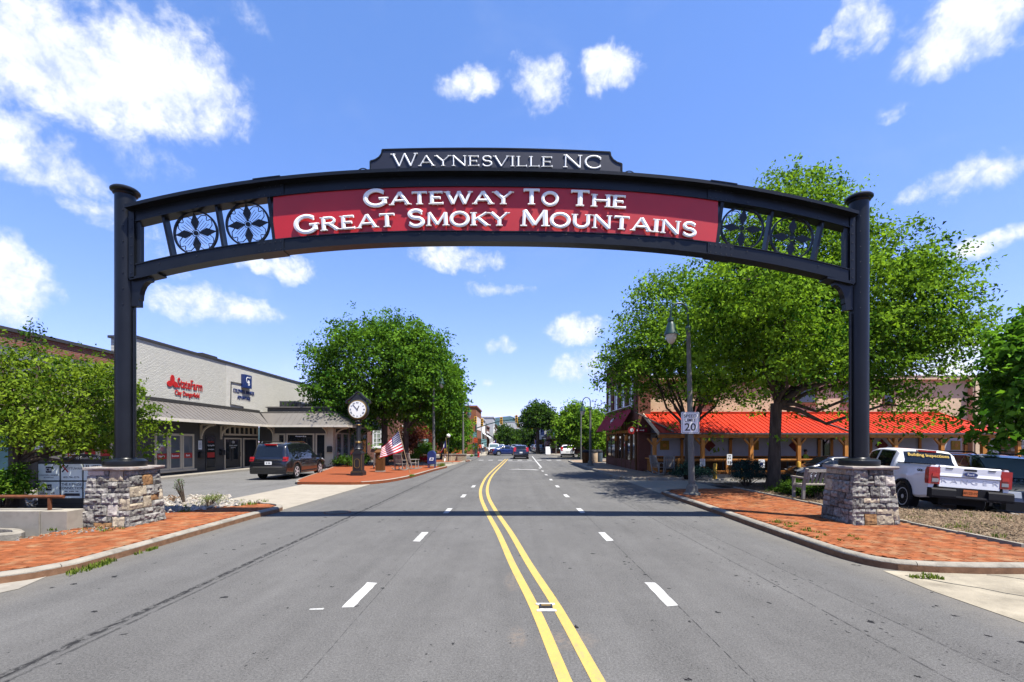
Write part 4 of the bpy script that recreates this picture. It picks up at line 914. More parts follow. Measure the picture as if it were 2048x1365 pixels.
letters('C', .66, WHITE, bx, (FX+.285, yc-.10, 6.40), FACE_E, extrude=.006, sx=.85, bold=-.005); letters('B', .52, WHITE, bx, (FX+.287, yc+.06, 6.20), FACE_E, extrude=.006, sx=.9)
st = [(yc+.2+(.075 if i % 2 == 0 else .03)*math.sin(i*math.pi/5), 6.62+(.075 if i % 2 == 0 else .03)*math.cos(i*math.pi/5)) for i in range(10)]
MB().prism(st, FX+.282, FX+.292, 'yz').build('star', WHITE, bx)
letters('COLDWELL BANKER', .36, SIGNBLUE, cb, (FX+.035, yc-.1, 5.55), FACE_E, extrude=.015, bold=.006, sx=.80); letters('ADVANTAGE', .33, SIGNBLUE, cb, (FX+.035, yc-.1, 5.12), FACE_E, extrude=.015, bold=.006, sx=.84)
MB().tube([(FX+.05, yc-.46, 6.1), (FX+.05, fy(461), 6.1), (FX+.05, fy(460), 4.55), (FX+.05, fy(485), 4.5), (FX+.05, fy(485), 4.35)], .03, 6).build('conduit', BLACK2, cb)

# --- brick and grey building further left
bl = thing('commercial_building', 'red brick building with grey band behind the young tree', 'building', (FX, 17, 0))
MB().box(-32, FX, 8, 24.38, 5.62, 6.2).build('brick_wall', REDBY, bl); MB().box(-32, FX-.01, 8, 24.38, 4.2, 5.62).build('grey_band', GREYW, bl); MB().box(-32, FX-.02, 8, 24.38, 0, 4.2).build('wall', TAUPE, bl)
MB().box(-32.1, FX+.1, 7.9, 24.29, 6.2, 6.34).build('coping', CAPM, bl); shed(bl, 10, 24.38)
for i in range(3):
    a = fy(129)+i*.82; w = window_x(bl, a, a+.78, .4, 2.45, x=FX-.02, fw=.1, glass=GLASSD)
    MB().box(FX+.004, FX+.008, a+.09, a+.69, 1.3, 1.62).build('red_band', SHOPRED, w)
    if i == 0: letters('Auto', .2, WHITE, w, (FX+.012, a+.4, 1.46), FACE_E, extrude=.002, bold=.012)
MB().box(FX-.02, FX+.14, fy(96), fy(117), .11, 3.0).build('pilaster', BEIGE, bl)
MB().box(FX-.02, FX+.05, fy(38), fy(60), .11, 2.5).build('door', BLACK2, bl); MB().box(FX-.02, FX+.06, 16.3, fy(13), .6, 2.3).build('teal_door', TEAL, bl)
sg = thing('notice_board', 'white notice sheet on the dark wall behind the young tree', 'notice', (FX, fy(77), 1.6)); MB().box(FX-.02, FX+.012, fy(70), fy(85), 1.36, 1.80).build('board', SIGNW, sg)
for i in range(5): MB().box(FX+.012, FX+.015, fy(71.5), fy(83.5), 1.72-i*.06, 1.745-i*.06).build('text_line', INK, sg)

# --- corner shop with hipped awning
bc = thing('corner_shop', 'low taupe corner shop with hipped brown awning roof and beige trim', 'shop', (-16, 36.2, 0))
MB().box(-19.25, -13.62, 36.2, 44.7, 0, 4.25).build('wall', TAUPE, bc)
MB().box(-18.9, -14.0, 36.7, 44.7, 4.25, 4.62).build('parapet', CAPM, bc); MB().box(-19.0, -13.9, 36.6, 44.8, 4.62, 4.70).build('coping', ROOFB, bc)
A_, B_, C_, D_ = (-17.9,35.0,3.24), (-12.15,35.0,3.24), (-13.6,36.35,4.28), (-19.28,36.35,4.28); E_, G_ = (-12.15,46,3.24), (-13.6,46,4.28)
th = lambda p: (p[0], p[1], p[2]-.06)
rf_ = MB().add([A_,B_,C_,D_,E_,G_]+[th(p) for p in (A_,B_,C_,D_,E_,G_)], [(0,1,2,3),(1,4,5,2),(9,8,7,6),(8,11,10,7),(0,6,7,1),(1,7,10,4)]).build('awning_roof', ROOFB, bc)
s = MB()
for i in range(1, 14):
    x = -17.9+i*.41; t = min(1, (-12.15-x)/1.45); s.bar((x,35.0,3.25), (x,35+1.35*t,3.25+1.04*t), .025, .03)
for i in range(1, 26):
    y = 35+i*.42; t = min(1, (y-35)/1.35); s.bar((-12.15,y,3.25), (-12.15-1.45*t,y,3.25+1.04*t), .025, .03)
s.bar(B_, C_, .05, .05); tag(s.build('seam', ROOFB, rf_), kind='stuff')
MB().box(-17.9, -12.13, 34.98, 35.02, 3.07, 3.235).box(-12.17, -12.13, 35.02, 46, 3.07, 3.235).build('fascia', FASCIA, rf_)
MB().add([(-17.9,35.03,3.10),(-12.18,35.03,3.10),(-12.18,46,3.10),(-13.6,46,3.10),(-13.6,36.2,3.10),(-17.9,36.2,3.10)], [(0,1,4,5),(1,2,3,4)]).build('soffit', TAUPE, rf_)
yw = 36.2; xw = lambda px: XZ(px, yw)
MB().box(xw(545), xw(556), yw-.05, yw, .1, 2.62).build('pilaster', BEIGE, bc); MB().box(xw(653), -13.58, yw-.12, yw+.4, .1, 3.1).build('pilaster', BEIGE, bc)
for a, b in ((556,571),(573,629)): window_y(bc, xw(a), xw(b), .55, 2.62, yw, fw=.11, glass=GLASSD)
dr = window_y(bc, xw(631.5), xw(652.5), .1, 2.62, yw, fw=.11, glass=GLASSD, name='door')
text_bars(bc, WHITE, xw(592), xw(614), yw-.075, 2.36, 2.44, 6)
MB().box(xw(545), xw(653), yw-.10, yw, .1, .545).build('stall_riser', BEIGE, bc)
for (a, b) in ((36.75,37.9),(38.1,39.5),(39.7,41.1),(41.4,42.8),(43,44.4)): window_x(bc, a, b, .5, 2.7, x=-13.62, fw=.1, mat=FASCIA, glass=GLASSB)
for y in (36.4, 39.6, 42.9): bracket(bc, y, x=-13.62, along='x', d=1.1)
for x in (xw(540)+.3, xw(655)): bracket(bc, yw, x=x, along='y', sgn=-1)
tag(MB().prism([(-14.0,1.2),(-13.65,1.2),(-13.65,1.6),(-13.7,1.66),(-13.95,1.66),(-14.0,1.6)], yw-.3, yw-.12, 'xz').build('wall_mailbox', BLACK2), 'black mailbox on the beige corner post of the low shop', 'mailbox', 'black mailboxes on the shops')
for i, (px0, px1, h) in enumerate(((559, 590, .55), (591, 603, .48), (604, 629, .36))):
    Y = 38.2; a, b = XZ(px0, Y), XZ(px1, Y); t = thing('roof_air_conditioner', ('largest dark air conditioner on the corner shop roof', 'middle small air conditioner on the corner shop roof', 'low flat air conditioner on the corner shop roof')[i], 'air conditioner', ((a+b)/2, Y, 4.7), group='air conditioners on the shop roof')
    MB().box(a, b, Y, Y+.9, 4.72, 4.72+h).build('casing', CARG, t)
    for k in range(int((b-a)/.11)): MB().box(a+.04+k*.11, a+.10+k*.11, Y-.02, Y, 4.78, 4.66+h).build('grille_slat', BLACK2, t)
# --- red brick house behind the clock
bb = thing('brick_house', 'two storey red brick building behind the clock plaza trees', 'building', (-18, 52, 0))
MB().box(-20.6, -12.6, 52, 52.3, 0, 7.5).build('wall', REDBX, bb); MB().box(-12.9, -12.6, 52.3, 66, 0, 7.5).build('wall', REDBY, bb); MB().box(-20.6, -20.3, 52.3, 66, 0, 7.5).build('wall', REDBY, bb); MB().box(-20.8, -12.4, 51.8, 66.2, 7.5, 7.8).build('roof', CAPM, bb)
GLC = glass_mat('curtained_glass', (.28, .32, .26), .15, .6)
for x0 in (-15.25, -18.6):
    for z0, z1 in ((1.4, 3.9), (5.0, 7.0)): window_y(bb, x0, x0+1.35, z0, z1, 52, fw=.13, mat=WHITE, glass=GLC, cols=3, rows=5, sill=WHITE)
for y in (54.5, 57.5, 60.5): 
    for z0, z1 in ((1.4, 3.9), (5.0, 7.0)): window_x(bb, y, y+1.2, z0, z1, x=-12.6, fw=.12, mat=WHITE, glass=GLC, rows=4)

# ------------------------------------------------------------------ street furniture on the left
ds = thing('directory_sign', 'black framed directory sign with white tenant panels behind the stone pedestal', 'sign', (-11.4, 12.6, .1))
q = 12.6; gx = lambda px: XZ(px, q)
MB().box(gx(72), gx(258), q, q+.16, .12, .30).box(gx(74), gx(256), q+.02, q+.14, .30, 1.44).build('frame', BLACK2, ds)
hd = [(gx(112), 1.44),(gx(112),1.47)]+[(gx(118+ i*9.2), 1.47+.17*math.sin(math.pi*i/10)) for i in range(11)]+[(gx(218),1.47),(gx(218),1.44)]
hd = MB().prism(hd, q+.0, q+.16, 'xz').build('header', BLACK2, ds); letters('30 - 90 South Main St.', .105, SIGNW, hd, (gx(170), q-.004, 1.535), extrude=.002, sx=.9)
PANB = M('panel_white', (1.0, 1.12, 1.06), .3, var=.08)
for c in range(4):
    for r_ in range(2):
        x0, x1 = gx(77+c*45.3), gx(118.5+c*45.3); z0, z1 = (.94, 1.37) if r_ == 0 else (.47, .90); xm = (x0+x1)/2
        pb = MB().box(x0, x1, q-.004, q+.02, z0, z1).build('tenant_panel', PANB, ds); L = lambda s, size, dz, mat=NAVY, dx=0, **k: letters(s, size, mat, pb, (xm+dx, q-.006, z0+dz), extrude=.001, **k)
        if c == 0: MB().box(xm-.075, xm+.075, q-.008, q-.004, z0+.2, z0+.36).build('logo', NAVY, pb); letters('CB' if r_ == 0 else 'RS', .12, SIGNW, pb, (xm, q-.010, z0+.28), extrude=.001)
        if c == 0 and r_ == 0: L('COLDWELL BANKER', .055, .135); L('ADVANTAGE', .045, .075)
        if c == 0 and r_ == 1: text_bars(pb, RK2, x0+.05, x1-.05, q-.007, z0+.10, z0+.15, 8); text_bars(pb, RK2, x0+.08, x1-.08, q-.007, z0+.035, z0+.075, 7)
        if c == 1 and r_ == 0:
            for s in (1, -1): MB().bar((x0+.03, q-.006, z0+.31+.09*s), (x0+.19, q-.006-.001*s, z0+.31-.09*s), .035, .004, up=(0,1,0)).build('logo_bar', SHOPRED if s > 0 else NAVY, pb)
            L('ETTUWAH', .085, .31, dx=.09, sx=.95); L('800-746-3276', .075, .08)
        if c == 1 and r_ == 1: L('THE FITNESS', .095, .36, bold=.012); L('CONNECTION', .095, .26, bold=.012); text_bars(pb, NAVY, x0+.1, x1-.08, q-.007, z0+.165, z0+.19, 9); MB().prism([(x0+.06, z0+.09),(x0+.11, z0+.13),(x0+.11,z0+.125),(x1-.05, z0+.125),(x1-.05, z0+.055),(x0+.11,z0+.055),(x0+.11, z0+.05)], q-.007, q-.004, 'xz').build('arrow', NAVY, pb)
        if c >= 2: text_bars(pb, INK, x0+.06, x1-.1, q-.007, z0+.36, z0+.40, 8)
pw = thing('planter_wall', 'low concrete planter wall at the left edge of the brick pavement', 'wall', (-12, 10, .05))
MB().box(-16.5, -9.78, 9.82, 10.3, 0, .52).build('wall_block', CONC, pw); MB().box(-9.76, -9.22, 9.835, 10.29, 0, .515).build('wall_block', CONC2, pw); MB().box(-16.5,-9.76,10.3,10.45,-.05,.3).build('wall_footing', CONC, pw)
rl = thing('pipe_rail', 'rusty brown pipe rail above the concrete planter wall', 'rail', (-12, 10.05, .52)); MB().tube([(-16, 10.05, .81), (-9.48, 10.05, .80)], .035, 8).build('rail', RUST, rl); MB().bar((-9.78, 10.05, .52), (-9.78, 10.05, .79), .05, .05).build('post', RUST, rl); MB().bar((-12.6, 10.05, .52), (-12.6, 10.05, .79), .05, .05).build('post', RUST, rl)
tp = structure('tree_pit', MB().prism([(-12,8.95),(-10.0,8.95),(-9.6,9.2),(-9.95,9.5),(-12,9.65)], .06, .12, 'xy'), MULCH)
kerb_run(tp, [(-12,8.8),(-10.4,8.82),(-9.75,8.92),(-9.5,9.2),(-9.8,9.52),(-10.4,9.62),(-12,9.7)], w=.17, h=.12, inner=1, z=.10, seg=1.4)

# clock
CKX, CKY = -8.47, 26.2
ck = thing('street_clock', 'tall black post clock with white dial on the brick plaza', 'clock', (CKX, CKY, .125))
def bxc(mb, w, d, z0, z1): return mb.box(-w/2, w/2, -d/2, d/2, z0, z1)
mb = MB(); bxc(mb, .66, .66, 0, .20); bxc(mb, .60, .60, .20, .26); mb.build('plinth', BLACK2, ck, world=False)
mb = MB(); bxc(mb, .50, .50, .26, 1.18); bxc(mb, .56, .56, 1.18, 1.24); mb.prism([(-.26,1.24),(.26,1.24),(.16,1.34),(0,1.42),(-.16,1.34)], -.24, .24, 'xz'); mb.build('pedestal_box', BLACK2, ck, world=False)
mb = MB(); ov = [(.14*math.cos(R(a)), (.78 if math.sin(R(a)) > 0 else .56)+.14*math.sin(R(a))) for a in range(0, 361, 20)]
for p, q_ in zip(ov, ov[1:]): mb.bar((p[0], -.262, p[1]), (q_[0], -.262, q_[1]), .018, .015, up=(0,1,0))
for a in (-1, 1): mb.bar((a*.235,-.26,.3),(a*.235,-.26,1.16), .015, .015)
mb.box(-.31,.31,-.315,-.303,.2,.215); mb.build('gold_trim', GOLD, ck, world=False)
mb = MB(); mb.lathe([(.17,1.40),(.19,1.46),(.14,1.52),(.14,1.78),(.17,1.80),(.17,1.86),(.125,1.90),(.105,2.75),(.15,2.80),(.13,2.86),(.10,2.92),(.20,2.98),(.14,3.04),(.16,3.12)], 14); mb.build('column', BLACK2, ck, world=False, smooth=40)
mb = MB()
for z in (1.46, 1.80, 1.86, 2.78): mb.lathe([(.172,z-.012),(.178,z),(.172,z+.012)], 14)
mb.build('gold_ring', GOLD, ck, world=False)
zc = 3.62; hd = MB().lathe([(.50,-.2),(.60,-.17),(.635,-.08),(.635,.08),(.60,.17),(.50,.2)], 40, (0,0,zc), axis='y').build('clock_head', BLACK2, ck, world=False, smooth=40)
MB().lathe([(.525,-.215),(.545,-.212),(.555,-.195)], 40, (0,0,zc), axis='y').build('gold_bezel', GOLD, hd, world=False)
MB().lathe([(.50,-.222),(.50,-.214)], 40, (0,0,zc), axis='y').build('dial', WHITE, hd, world=False)
for i in range(12):
    a = R(90-30*(i+1)); me = text_mesh(('I','II','III','IIII','V','VI','VII','VIII','IX','X','XI','XII')[i], .13, .002, .01).copy(); me.materials.clear(); me.materials.append(INK)
    o = link('numeral', me, hd, False, (.40*math.cos(a), -.226, zc+.40*math.sin(a))); o.rotation_euler = (R(90), -(a-math.pi/2), 0)
for nm, ang, l, w in (('hour_hand', 90-26.5, .25, .045), ('minute_hand', 90-318, .40, .030)):
    a = R(ang); MB().bar((-.06*math.cos(a), -.235, zc-.06*math.sin(a)), (l*math.cos(a), -.235, zc+l*math.sin(a)), w, .008, up=(0,1,0)).build(nm, INK, hd, world=False)
hd.scale = (.92,)*3; hd.location.z = zc*.08
cr = [(-.62,zc+.34),(-.66,zc+.42),(-.58,zc+.52),(-.42,zc+.62),(-.28,zc+.72),(-.17,zc+.84),(-.1,zc+.93),(0,zc+.97),(.1,zc+.93),(.17,zc+.84),(.28,zc+.72),(.42,zc+.62),(.58,zc+.52),(.66,zc+.42),(.62,zc+.34)]
mb = MB()
for p, q_ in zip(cr, cr[1:]): mb.bar((p[0],0,p[1]), (q_[0],0,q_[1]), .07, .28, up=(0,1,0))
mb.prism([(-.5,zc+.36),(.5,zc+.36),(.36,zc+.58),(.14,zc+.78),(0,zc+.86),(-.14,zc+.78),(-.36,zc+.58)], -.11, .11, 'xz'); mb.build('crest', BLACK2, ck, world=False)

# flags
def flag(root, P00, P10, P01, P11, wave=.07, us=True, n=26, rows=13):
    """hoist top, hoist bottom, fly top, fly bottom"""
    def pt(u, v):
        p = (Vector(P00)*(1-v)+Vector(P10)*v)*(1-u)+(Vector(P01)*(1-v)+Vector(P11)*v)*u
        p.y += wave*math.sin(u*9+v*1.6)*min(1, u*3)+.03*math.sin(u*17+v*4)*u; p.z -= .05*math.sin(u*math.pi)*(1-v*.3); return p
    mb = MB()
    for i in range(n+1):
        for j in range(rows+1): mb.v.append(tuple(pt(i/n, j/rows)))
    for i in range(n):
        for j in range(rows):
            a = i*(rows+1)+j; mb.f.append((a, a+1, a+rows+2, a+rows+1))
            if us: mb.m.append(2 if (i < n*.4 and j < 7) else (0 if j % 2 == 0 else 1))
            else: mb.m.append(2 if i < n*.35 else (1 if j < 5 else 0))
    fl = mb.build('flag_cloth', [FLAGR, FLAGW, FLAGB], root, fix=False, smooth=60)
    if us:
        st = MB()
        for r_ in range(9):
            for c in range(6 if r_ % 2 == 0 else 5):
                u, v = .4*((c+.5+(.5 if r_ % 2 else 0))/6), .538*(r_+.7)/9.4; p = pt(u, v); e1 = (pt(u+.01, v)-p).normalized(); e2 = (pt(u, v+.01)-p).normalized(); nn = Vector((0,-.006,0))
                b = len(st.v); st.v.append(tuple(p+nn))
                for k in range(10): a = k*math.pi/5; q_ = p+nn+(e1*math.sin(a)-e2*math.cos(a))*(.030 if k % 2 == 0 else .013); st.v.append(tuple(q_))
                for k in range(10): st.f.append((b, b+1+k, b+1+(k+1) % 10)); st.m.append(0)
        tag(st.build('stars', FLAGW, fl, fix=False), kind='stuff')
uf = thing('flag', 'large stars and stripes flag on a leaning wooden pole by the kerb', 'flag', (-6.1, 28.3, .13), group='flags along the street')
MB().tube([(-6.08, 28.3, .10), (-6.74, 28.2, 2.72)], .022, 8).build('pole', POLEW, uf); MB().lathe([(.0,-.03),(.03,0),(.0,.03)], 8, (-6.75, 28.2, 2.74)).build('finial', GOLD, uf)
flag(uf, (-6.71,28.2,2.66), (-6.41,28.23,1.46), (-7.70,28.1,1.66), (-7.84,28.15,1.02))
rfl = thing('flag', 'small red white and blue state flag under the globe lamp', 'flag', (-6.0, 44.5, .13), group='flags along the street'); MB().tube([(-6.0,44.5,.0),(-6.2,44.5,2.4)], .02, 6).build('pole', POLEW, rfl)
flag(rfl, (-6.19,44.5,2.3), (-6.14,44.5,1.6), (-6.55,44.45,1.3), (-6.75,44.5,.9), us=False, n=10, rows=8)

# mailbox, information stand, planters, signs
mbx = thing('mailbox', 'dark blue street mailbox on legs beside the grey lamp pole', 'mailbox', (-5.72, 33.9, .13))
pr = [(-.27,.28),(.27,.28),(.27,.95)]+[(.27*math.cos(R(a)), .95+.27*math.sin(R(a))) for a in range(15, 180, 15)]+[(-.27,.95)]
MB().prism([(-5.72+a, .13+b) for a, b in pr], 33.62, 34.2, 'xz').build('body', SIGNBLUE, mbx)
for x in (-.22, .22):
    for y in (33.68, 34.12): MB().bar((-5.72+x, y, .12), (-5.72+x, y, .42), .05, .05).build('leg', SIGNBLUE, mbx)
MB().prism([(-5.86,.66),(-5.58,.66),(-5.53,.86),(-5.81,.86)], 33.605, 33.62, 'xz').build('emblem', SIGNW, mbx); MB().prism([(-5.80,.72),(-5.62,.72),(-5.58,.80),(-5.72,.83)], 33.600, 33.606, 'xz').build('emblem_mark', SIGNBLUE, mbx)
ls = thing('information_stand', 'brown wooden stand with sloping top beside the flag', 'stand', (-8.15, 29.4, .125))
MB().box(-8.42, -7.9, 29.2, 29.7, .12, .2).build('foot', CONC, ls); MB().prism([(-8.40,.2),(-7.92,.2),(-7.92,1.32),(-8.40,1.32)], 29.22, 29.66, 'xz').build('body', CEDARD, ls); MB().add([(-8.45,29.12,1.30),(-7.87,29.12,1.30),(-7.87,29.72,1.46),(-8.45,29.72,1.46),(-8.45,29.12,1.34),(-7.87,29.12,1.34),(-7.87,29.72,1.50),(-8.45,29.72,1.50)], [(3,2,1,0),(4,5,6,7),(0,1,5,4),(1,2,6,5),(2,3,7,6),(3,0,4,7)]).build('sloping_top', CEDARD, ls); MB().lathe([(.12,-.01),(.12,.0)], 14, (-8.16,29.215,1.05), axis='y').build('emblem', GOLD, ls)
gl = thing('globe_lamp', 'white globe lamp on a black post beside the state flag', 'lamp', (-6.05, 45.2, .13)); MB().tube([(-6.05,45.2,.1),(-6.05,45.2,2.4)], .045, 8).build('post', BLACK2, gl); MB().lathe([(.02,2.36),(.14,2.42),(.2,2.56),(.14,2.7),(.0,2.76)], 14, (-6.05,45.2,0)).build('globe', WHITE, gl, smooth=60)
sn = thing('street_sign', 'teal and white street sign on a thin post beyond the plaza', 'sign', (-8.35, 44.6, .12)); MB().tube([(-8.35,44.6,.1),(-8.35,44.6,2.2)], .03, 6).build('post', POLEG, sn); MB().box(-8.85,-7.87,44.55,44.58,1.55,1.93).build('plate', SIGNW, sn); MB().box(-8.87,-7.85,44.55,44.582,1.935,2.26).build('plate', TEAL, sn); text_bars(sn, SIGNW, -8.7, -8.0, 44.545, 2.05, 2.16, 6); text_bars(sn, TEAL, -8.7, -8.0, 44.545, 1.68, 1.78, 6)
for i, (x, y) in enumerate(((-6.35,46.6),(-5.55,47.2),(-4.95,47.0))):
    t = thing('stone_planter', ('wide pale stone planter left of the far lamp pole', 'middle pale stone planter before the far lamp pole', 'small pale stone planter nearest the far kerb')[i], 'planter', (x, y, .125), group='stone planters on the far pavement'); MB().box(x-.42,x+.42,y-.3,y+.3,.12,.72).build('box', STONET, t); MB().box(x-.46,x+.46,y-.34,y+.34,.72,.80).build('rim', CONC2, t)
bt = thing('picnic_table', 'dark picnic table with white legs behind the blue mailbox', 'table', (-6.9,45.5,.12)); MB().box(-7.5,-6.3,45.1,45.9,.82,.88).build('tabletop', BLACK2, bt)
for x in (-7.4,-6.4): MB().bar((x,45.2,.12),(x,45.8,.82),.06,.06).build('leg', WHITE, bt); MB().bar((x,45.8,.12),(x,45.2,.82),.06,.06).build('leg', WHITE, bt)
# ------------------------------------------------------------------ right side: corner building with red porch
BX, BY = 8.2, 31.1
cbd = thing('corner_building', 'dark brick corner building with tan stucco side wall and arched windows', 'building', (14, 31.1, 0))
MB().box(BX, 9.0, BY, 41, 0, 8.0).build('brick_front', DKBRY, cbd); MB().box(BX+.002, 9.0, BY-.26, BY-.002, 0, 8.0).build('brick_corner', DKBRX, cbd)
MB().box(9.0, 30.2, BY, BY+.4, .1, 6.22).build('stucco_wall', STUCCO, cbd); MB().box(9.0, 30.2, 40.6, 41, 0, 6.22).box(29.8, 30.2, BY+.4, 40.6, 0, 6.22).build('rear_wall', STUCCO, cbd)
mb = MB()
for i in range(40):                                    # uneven plaster parapet whose lip shades the wall below
    x0, x1 = 9.0+i*.53, 9.0+(i+1)*.53; d0 = .33+.025*mnoise.noise(Vector((x0*.6,3,0))); d1 = .33+.025*mnoise.noise(Vector((x1*.6,3,0)))
    mb.add([(x0,BY-d0,6.02),(x1,BY-d1,6.02),(x1,BY+.5,6.02),(x0,BY+.5,6.02),(x0,BY-d0,6.26),(x1,BY-d1,6.26),(x1,BY+.5,6.26),(x0,BY+.5,6.26)], [(0,1,5,4),(4,5,6,7),(3,2,1,0),(2,3,7,6)])
mb.build('parapet', STUCCO, cbd); MB().box(9.0, 30.35, BY-.37, BY+.55, 6.265, 6.34).build('coping', WHITE, cbd)
MB().box(29.85, 30.3, BY-.34, BY-.003, .1, 6.0).build('end_pilaster', STUCCO, cbd); MB().box(9.0,30.3,BY+.5,40.9,5.9,6.0).build('roof', CAPM, cbd)
MB().box(BX-.12, 9.1, BY-.3, 41.1, 8.0, 8.16).box(BX-.06, 8.9, BY-.28, 41.05, 7.5, 7.58).build('cornice', DKBRY, cbd)
for i in range(14): MB().box(BX-.09, BX, 31.2+i*.72, 31.45+i*.72, 7.6, 7.95).build('corbel', DKBRY, cbd)
for y in (31.3, 33.7, 36.1, 38.5, 40.75): MB().box(BX-.08, BX, y-.18, y+.18, 4.5, 7.5).build('pilaster', DKBRY, cbd)
for y in (32.5, 34.9, 37.3, 39.8):
    w = window_x(cbd, y-.42, y+.42, 4.45, 6.05, x=BX, fw=.07, mat=WHITE, rows=2, sgn=-1, glass=GLASSD)
    ar = [(y-.42, 6.05)]+[(y+.42*math.cos(R(a)), 6.05+.42*math.sin(R(a))) for a in range(165, 0, -15)]+[(y+.42, 6.05)]
    MB().prism(ar, BX-.05, BX-.003, 'yz').build('arch_head', WHITE, w); MB().box(BX-.1, BX-.001, y-.55, y+.55, 4.33, 4.445).build('sill', DKBRY, w)
for x0, x1 in ((XZ(1595,31.1),XZ(1632,31.1)),(XZ(1683,31.1),XZ(1706,31.1)),(XZ(1766,31.1),XZ(1787,31.1)),(12.2,13.2)): window_y(cbd, x0, x1, 4.5, 5.55, BY, fw=.07, mat=CEDARD, glass=GLASSD, sill=M('brown_sill', (.25,.09,.06), .8))
MB().bar((30.0, BY-.36, 5.9),(30.0, BY-.36, .2), .08, .08).build('downpipe', STUCCO, cbd)
rfm = thing('roof_frame', 'grey steel sign frame standing on the stucco building roof', 'frame', (29.4, 33, 6.1)); MB().bar((29.7,33,6.0),(29.7,33,7.25), .16,.16).build('post', POLEG, rfm); MB().bar((29.78,33,7.2),(26.5,33.0,6.98), .09,.09).build('rail', POLEG, rfm); MB().bar((26.6,33,6.0),(26.6,33,7.0), .09,.09).build('post', POLEG, rfm); MB().box(26,30.3,33.2,33.3,6.3,6.5).build('curb', GREYW, rfm)
# shopfront on the street face
for (a, b) in ((31.5,32.3),(34.2,34.9),(37.6,40.6)): window_x(cbd, a, b, .75, 2.6, x=BX, fw=.11, mat=CEDARD, sgn=-1, cols=2 if b-a > 2 else 1, glass=GLASSB)
for (a, b) in ((32.7,33.8),(35.4,36.4)): window_x(cbd, a, b, .13, 2.5, x=BX, fw=.12, mat=CEDARD, sgn=-1, glass=GLASSD, name='door')
for y in (31.25, 32.5, 34.0, 35.15, 36.9, 37.4, 40.8): MB().box(BX-.1, BX, y-.1, y+.1, .12, 3.4).build('timber_post', CEDARD, cbd)
MB().box(BX-.13, BX, 31.2, 41, 2.62, 2.8).build('timber_beam', CEDAR, cbd); MB().box(BX-.09, BX, 31.2, 41, .12, .72).build('stall_riser', DKBRY, cbd)
MB().box(BX-.06, BX, 31.2, 41, 2.8, 3.4).build('timber_fascia', CEDARD, cbd)
aw = [('a',32.0,34.95),('b',35.0,37.95),('c',38.0,41.0)]
for i, (n_, a, b) in enumerate(aw):
    t = MB().add([(BX-.11,a,4.22),(7.25,a,2.86),(7.25,b,2.86),(BX-.11,b,4.22),(BX-.11,a,4.18),(7.25,a,2.82),(7.25,b,2.82),(BX-.11,b,4.18)], [(0,1,2,3),(7,6,5,4),(0,4,5,1),(1,5,6,2),(2,6,7,3)])
    o = t.build('shop_awning', MAROON, cbd)
    if i == 1:
        sx_, sz_ = .525, .85
        for k, (y0_, y1_, u, w_) in enumerate(((36.95,36.1,.0,.09),(36.8,36.25,.18,.06),(36.6,36.35,-.16,.05),(36.95,36.75,.06,.2),(36.3,36.1,.07,.16))):
            c_ = Vector(((BX-.11+7.25)/2-.012+sx_*u, 0, 3.55+sz_*u)); MB().bar(c_+Vector((0,y0_,0)), c_+Vector((0,y1_,.03)), w_, .02, up=(-.85,0,.525)).build('script_mark', WHITE, o)
MB().tube([(BX-.1, 32, 4.3),(BX-.25, 32, 4.42),(BX-.25, 41, 4.42),(BX-.1, 41, 4.3)], .03, 6).build('awning_rail', WHITE, cbd)
for i, y in enumerate((32.6, 35.9, 38.6)):
    t = tag(MB().lathe([(.03,2.45),(.11,2.42),(.13,2.15),(.10,2.08),(.02,2.05)], 10, (BX-.35, y, 0)).bar((BX-.35,y,2.45),(BX-.35,y,2.63),.02,.02).bar((BX-.36,y,2.64),(BX-.10,y,2.64),.02,.02).build('hanging_lantern', CEDAR), ('amber lantern under the beam nearest the porch','amber lantern under the middle of the maroon awning','amber lantern at the far end of the shopfront')[i], 'lantern', 'amber lanterns under the shop beam')
bs = thing('blade_sign', 'round maroon and white hanging sign at the brick corner', 'sign', (8.0, 30.9, 2.75)); MB().lathe([(.24,-.04),(.24,.04)], 20, (7.75, 30.75, 2.72), axis='y').build('disc', SHOPRED, bs); MB().box(7.9, 8.75, 30.72, 30.78, 2.62, 2.84).build('board', MAROON, bs); text_bars(bs, WHITE, 8.05, 8.68, 30.712, 2.68, 2.78, 6); MB().lathe([(.12,-.005),(.12,0)], 14, (7.75,30.708,2.74), axis='y').build('emblem', WHITE, bs); MB().bar((8.3, 30.75, 2.85),(8.3, 31, 3.1),.03,.03).build('arm', BLACK2, bs)

# red-roofed porch
pc = thing('porch', 'long cedar porch with bright red ribbed metal roof and railings', 'porch', (18, 28.2, 0))
EY, EZ, TY, TZ = 27.6, 2.50, BY-.02, 3.86; X0, X1 = 8.55, 28.6
Pe = lambda x: (x, EY, EZ); Pt = lambda x: (x, TY, TZ)
mb = MB(); dn = lambda p: (p[0], p[1], p[2]-.07)
cs = [Pe(X0), Pe(X1), (27.9, TY, TZ), Pt(X0)]
mb.add(cs+[dn(p) for p in cs], [(0,1,2,3),(7,6,5,4),(0,4,5,1),(2,6,7,3),(3,7,4,0)]).add([Pe(X1),(28.6,BY+1,EZ),(27.9,TY+.05,TZ)], [(0,1,2)])
pr = mb.build('porch_roof', ROOFR, pc)
rib = MB().bar((0,0,0),(0,TY-EY,TZ-EZ), .04, .035).build('rib', ROOFR, pr, loc=(X0+.15, EY, EZ+.02)); n_ = int((X1-X0-.9)/.305)
for i in range(1, n_): r_ = rib.copy(); COL.objects.link(r_); r_.location.x += i*.305
MB().bar((X0,TY-.05,TZ+.04),(27.9,TY-.05,TZ+.04), .2, .08).build('ridge_flashing', ROOFR, pr)
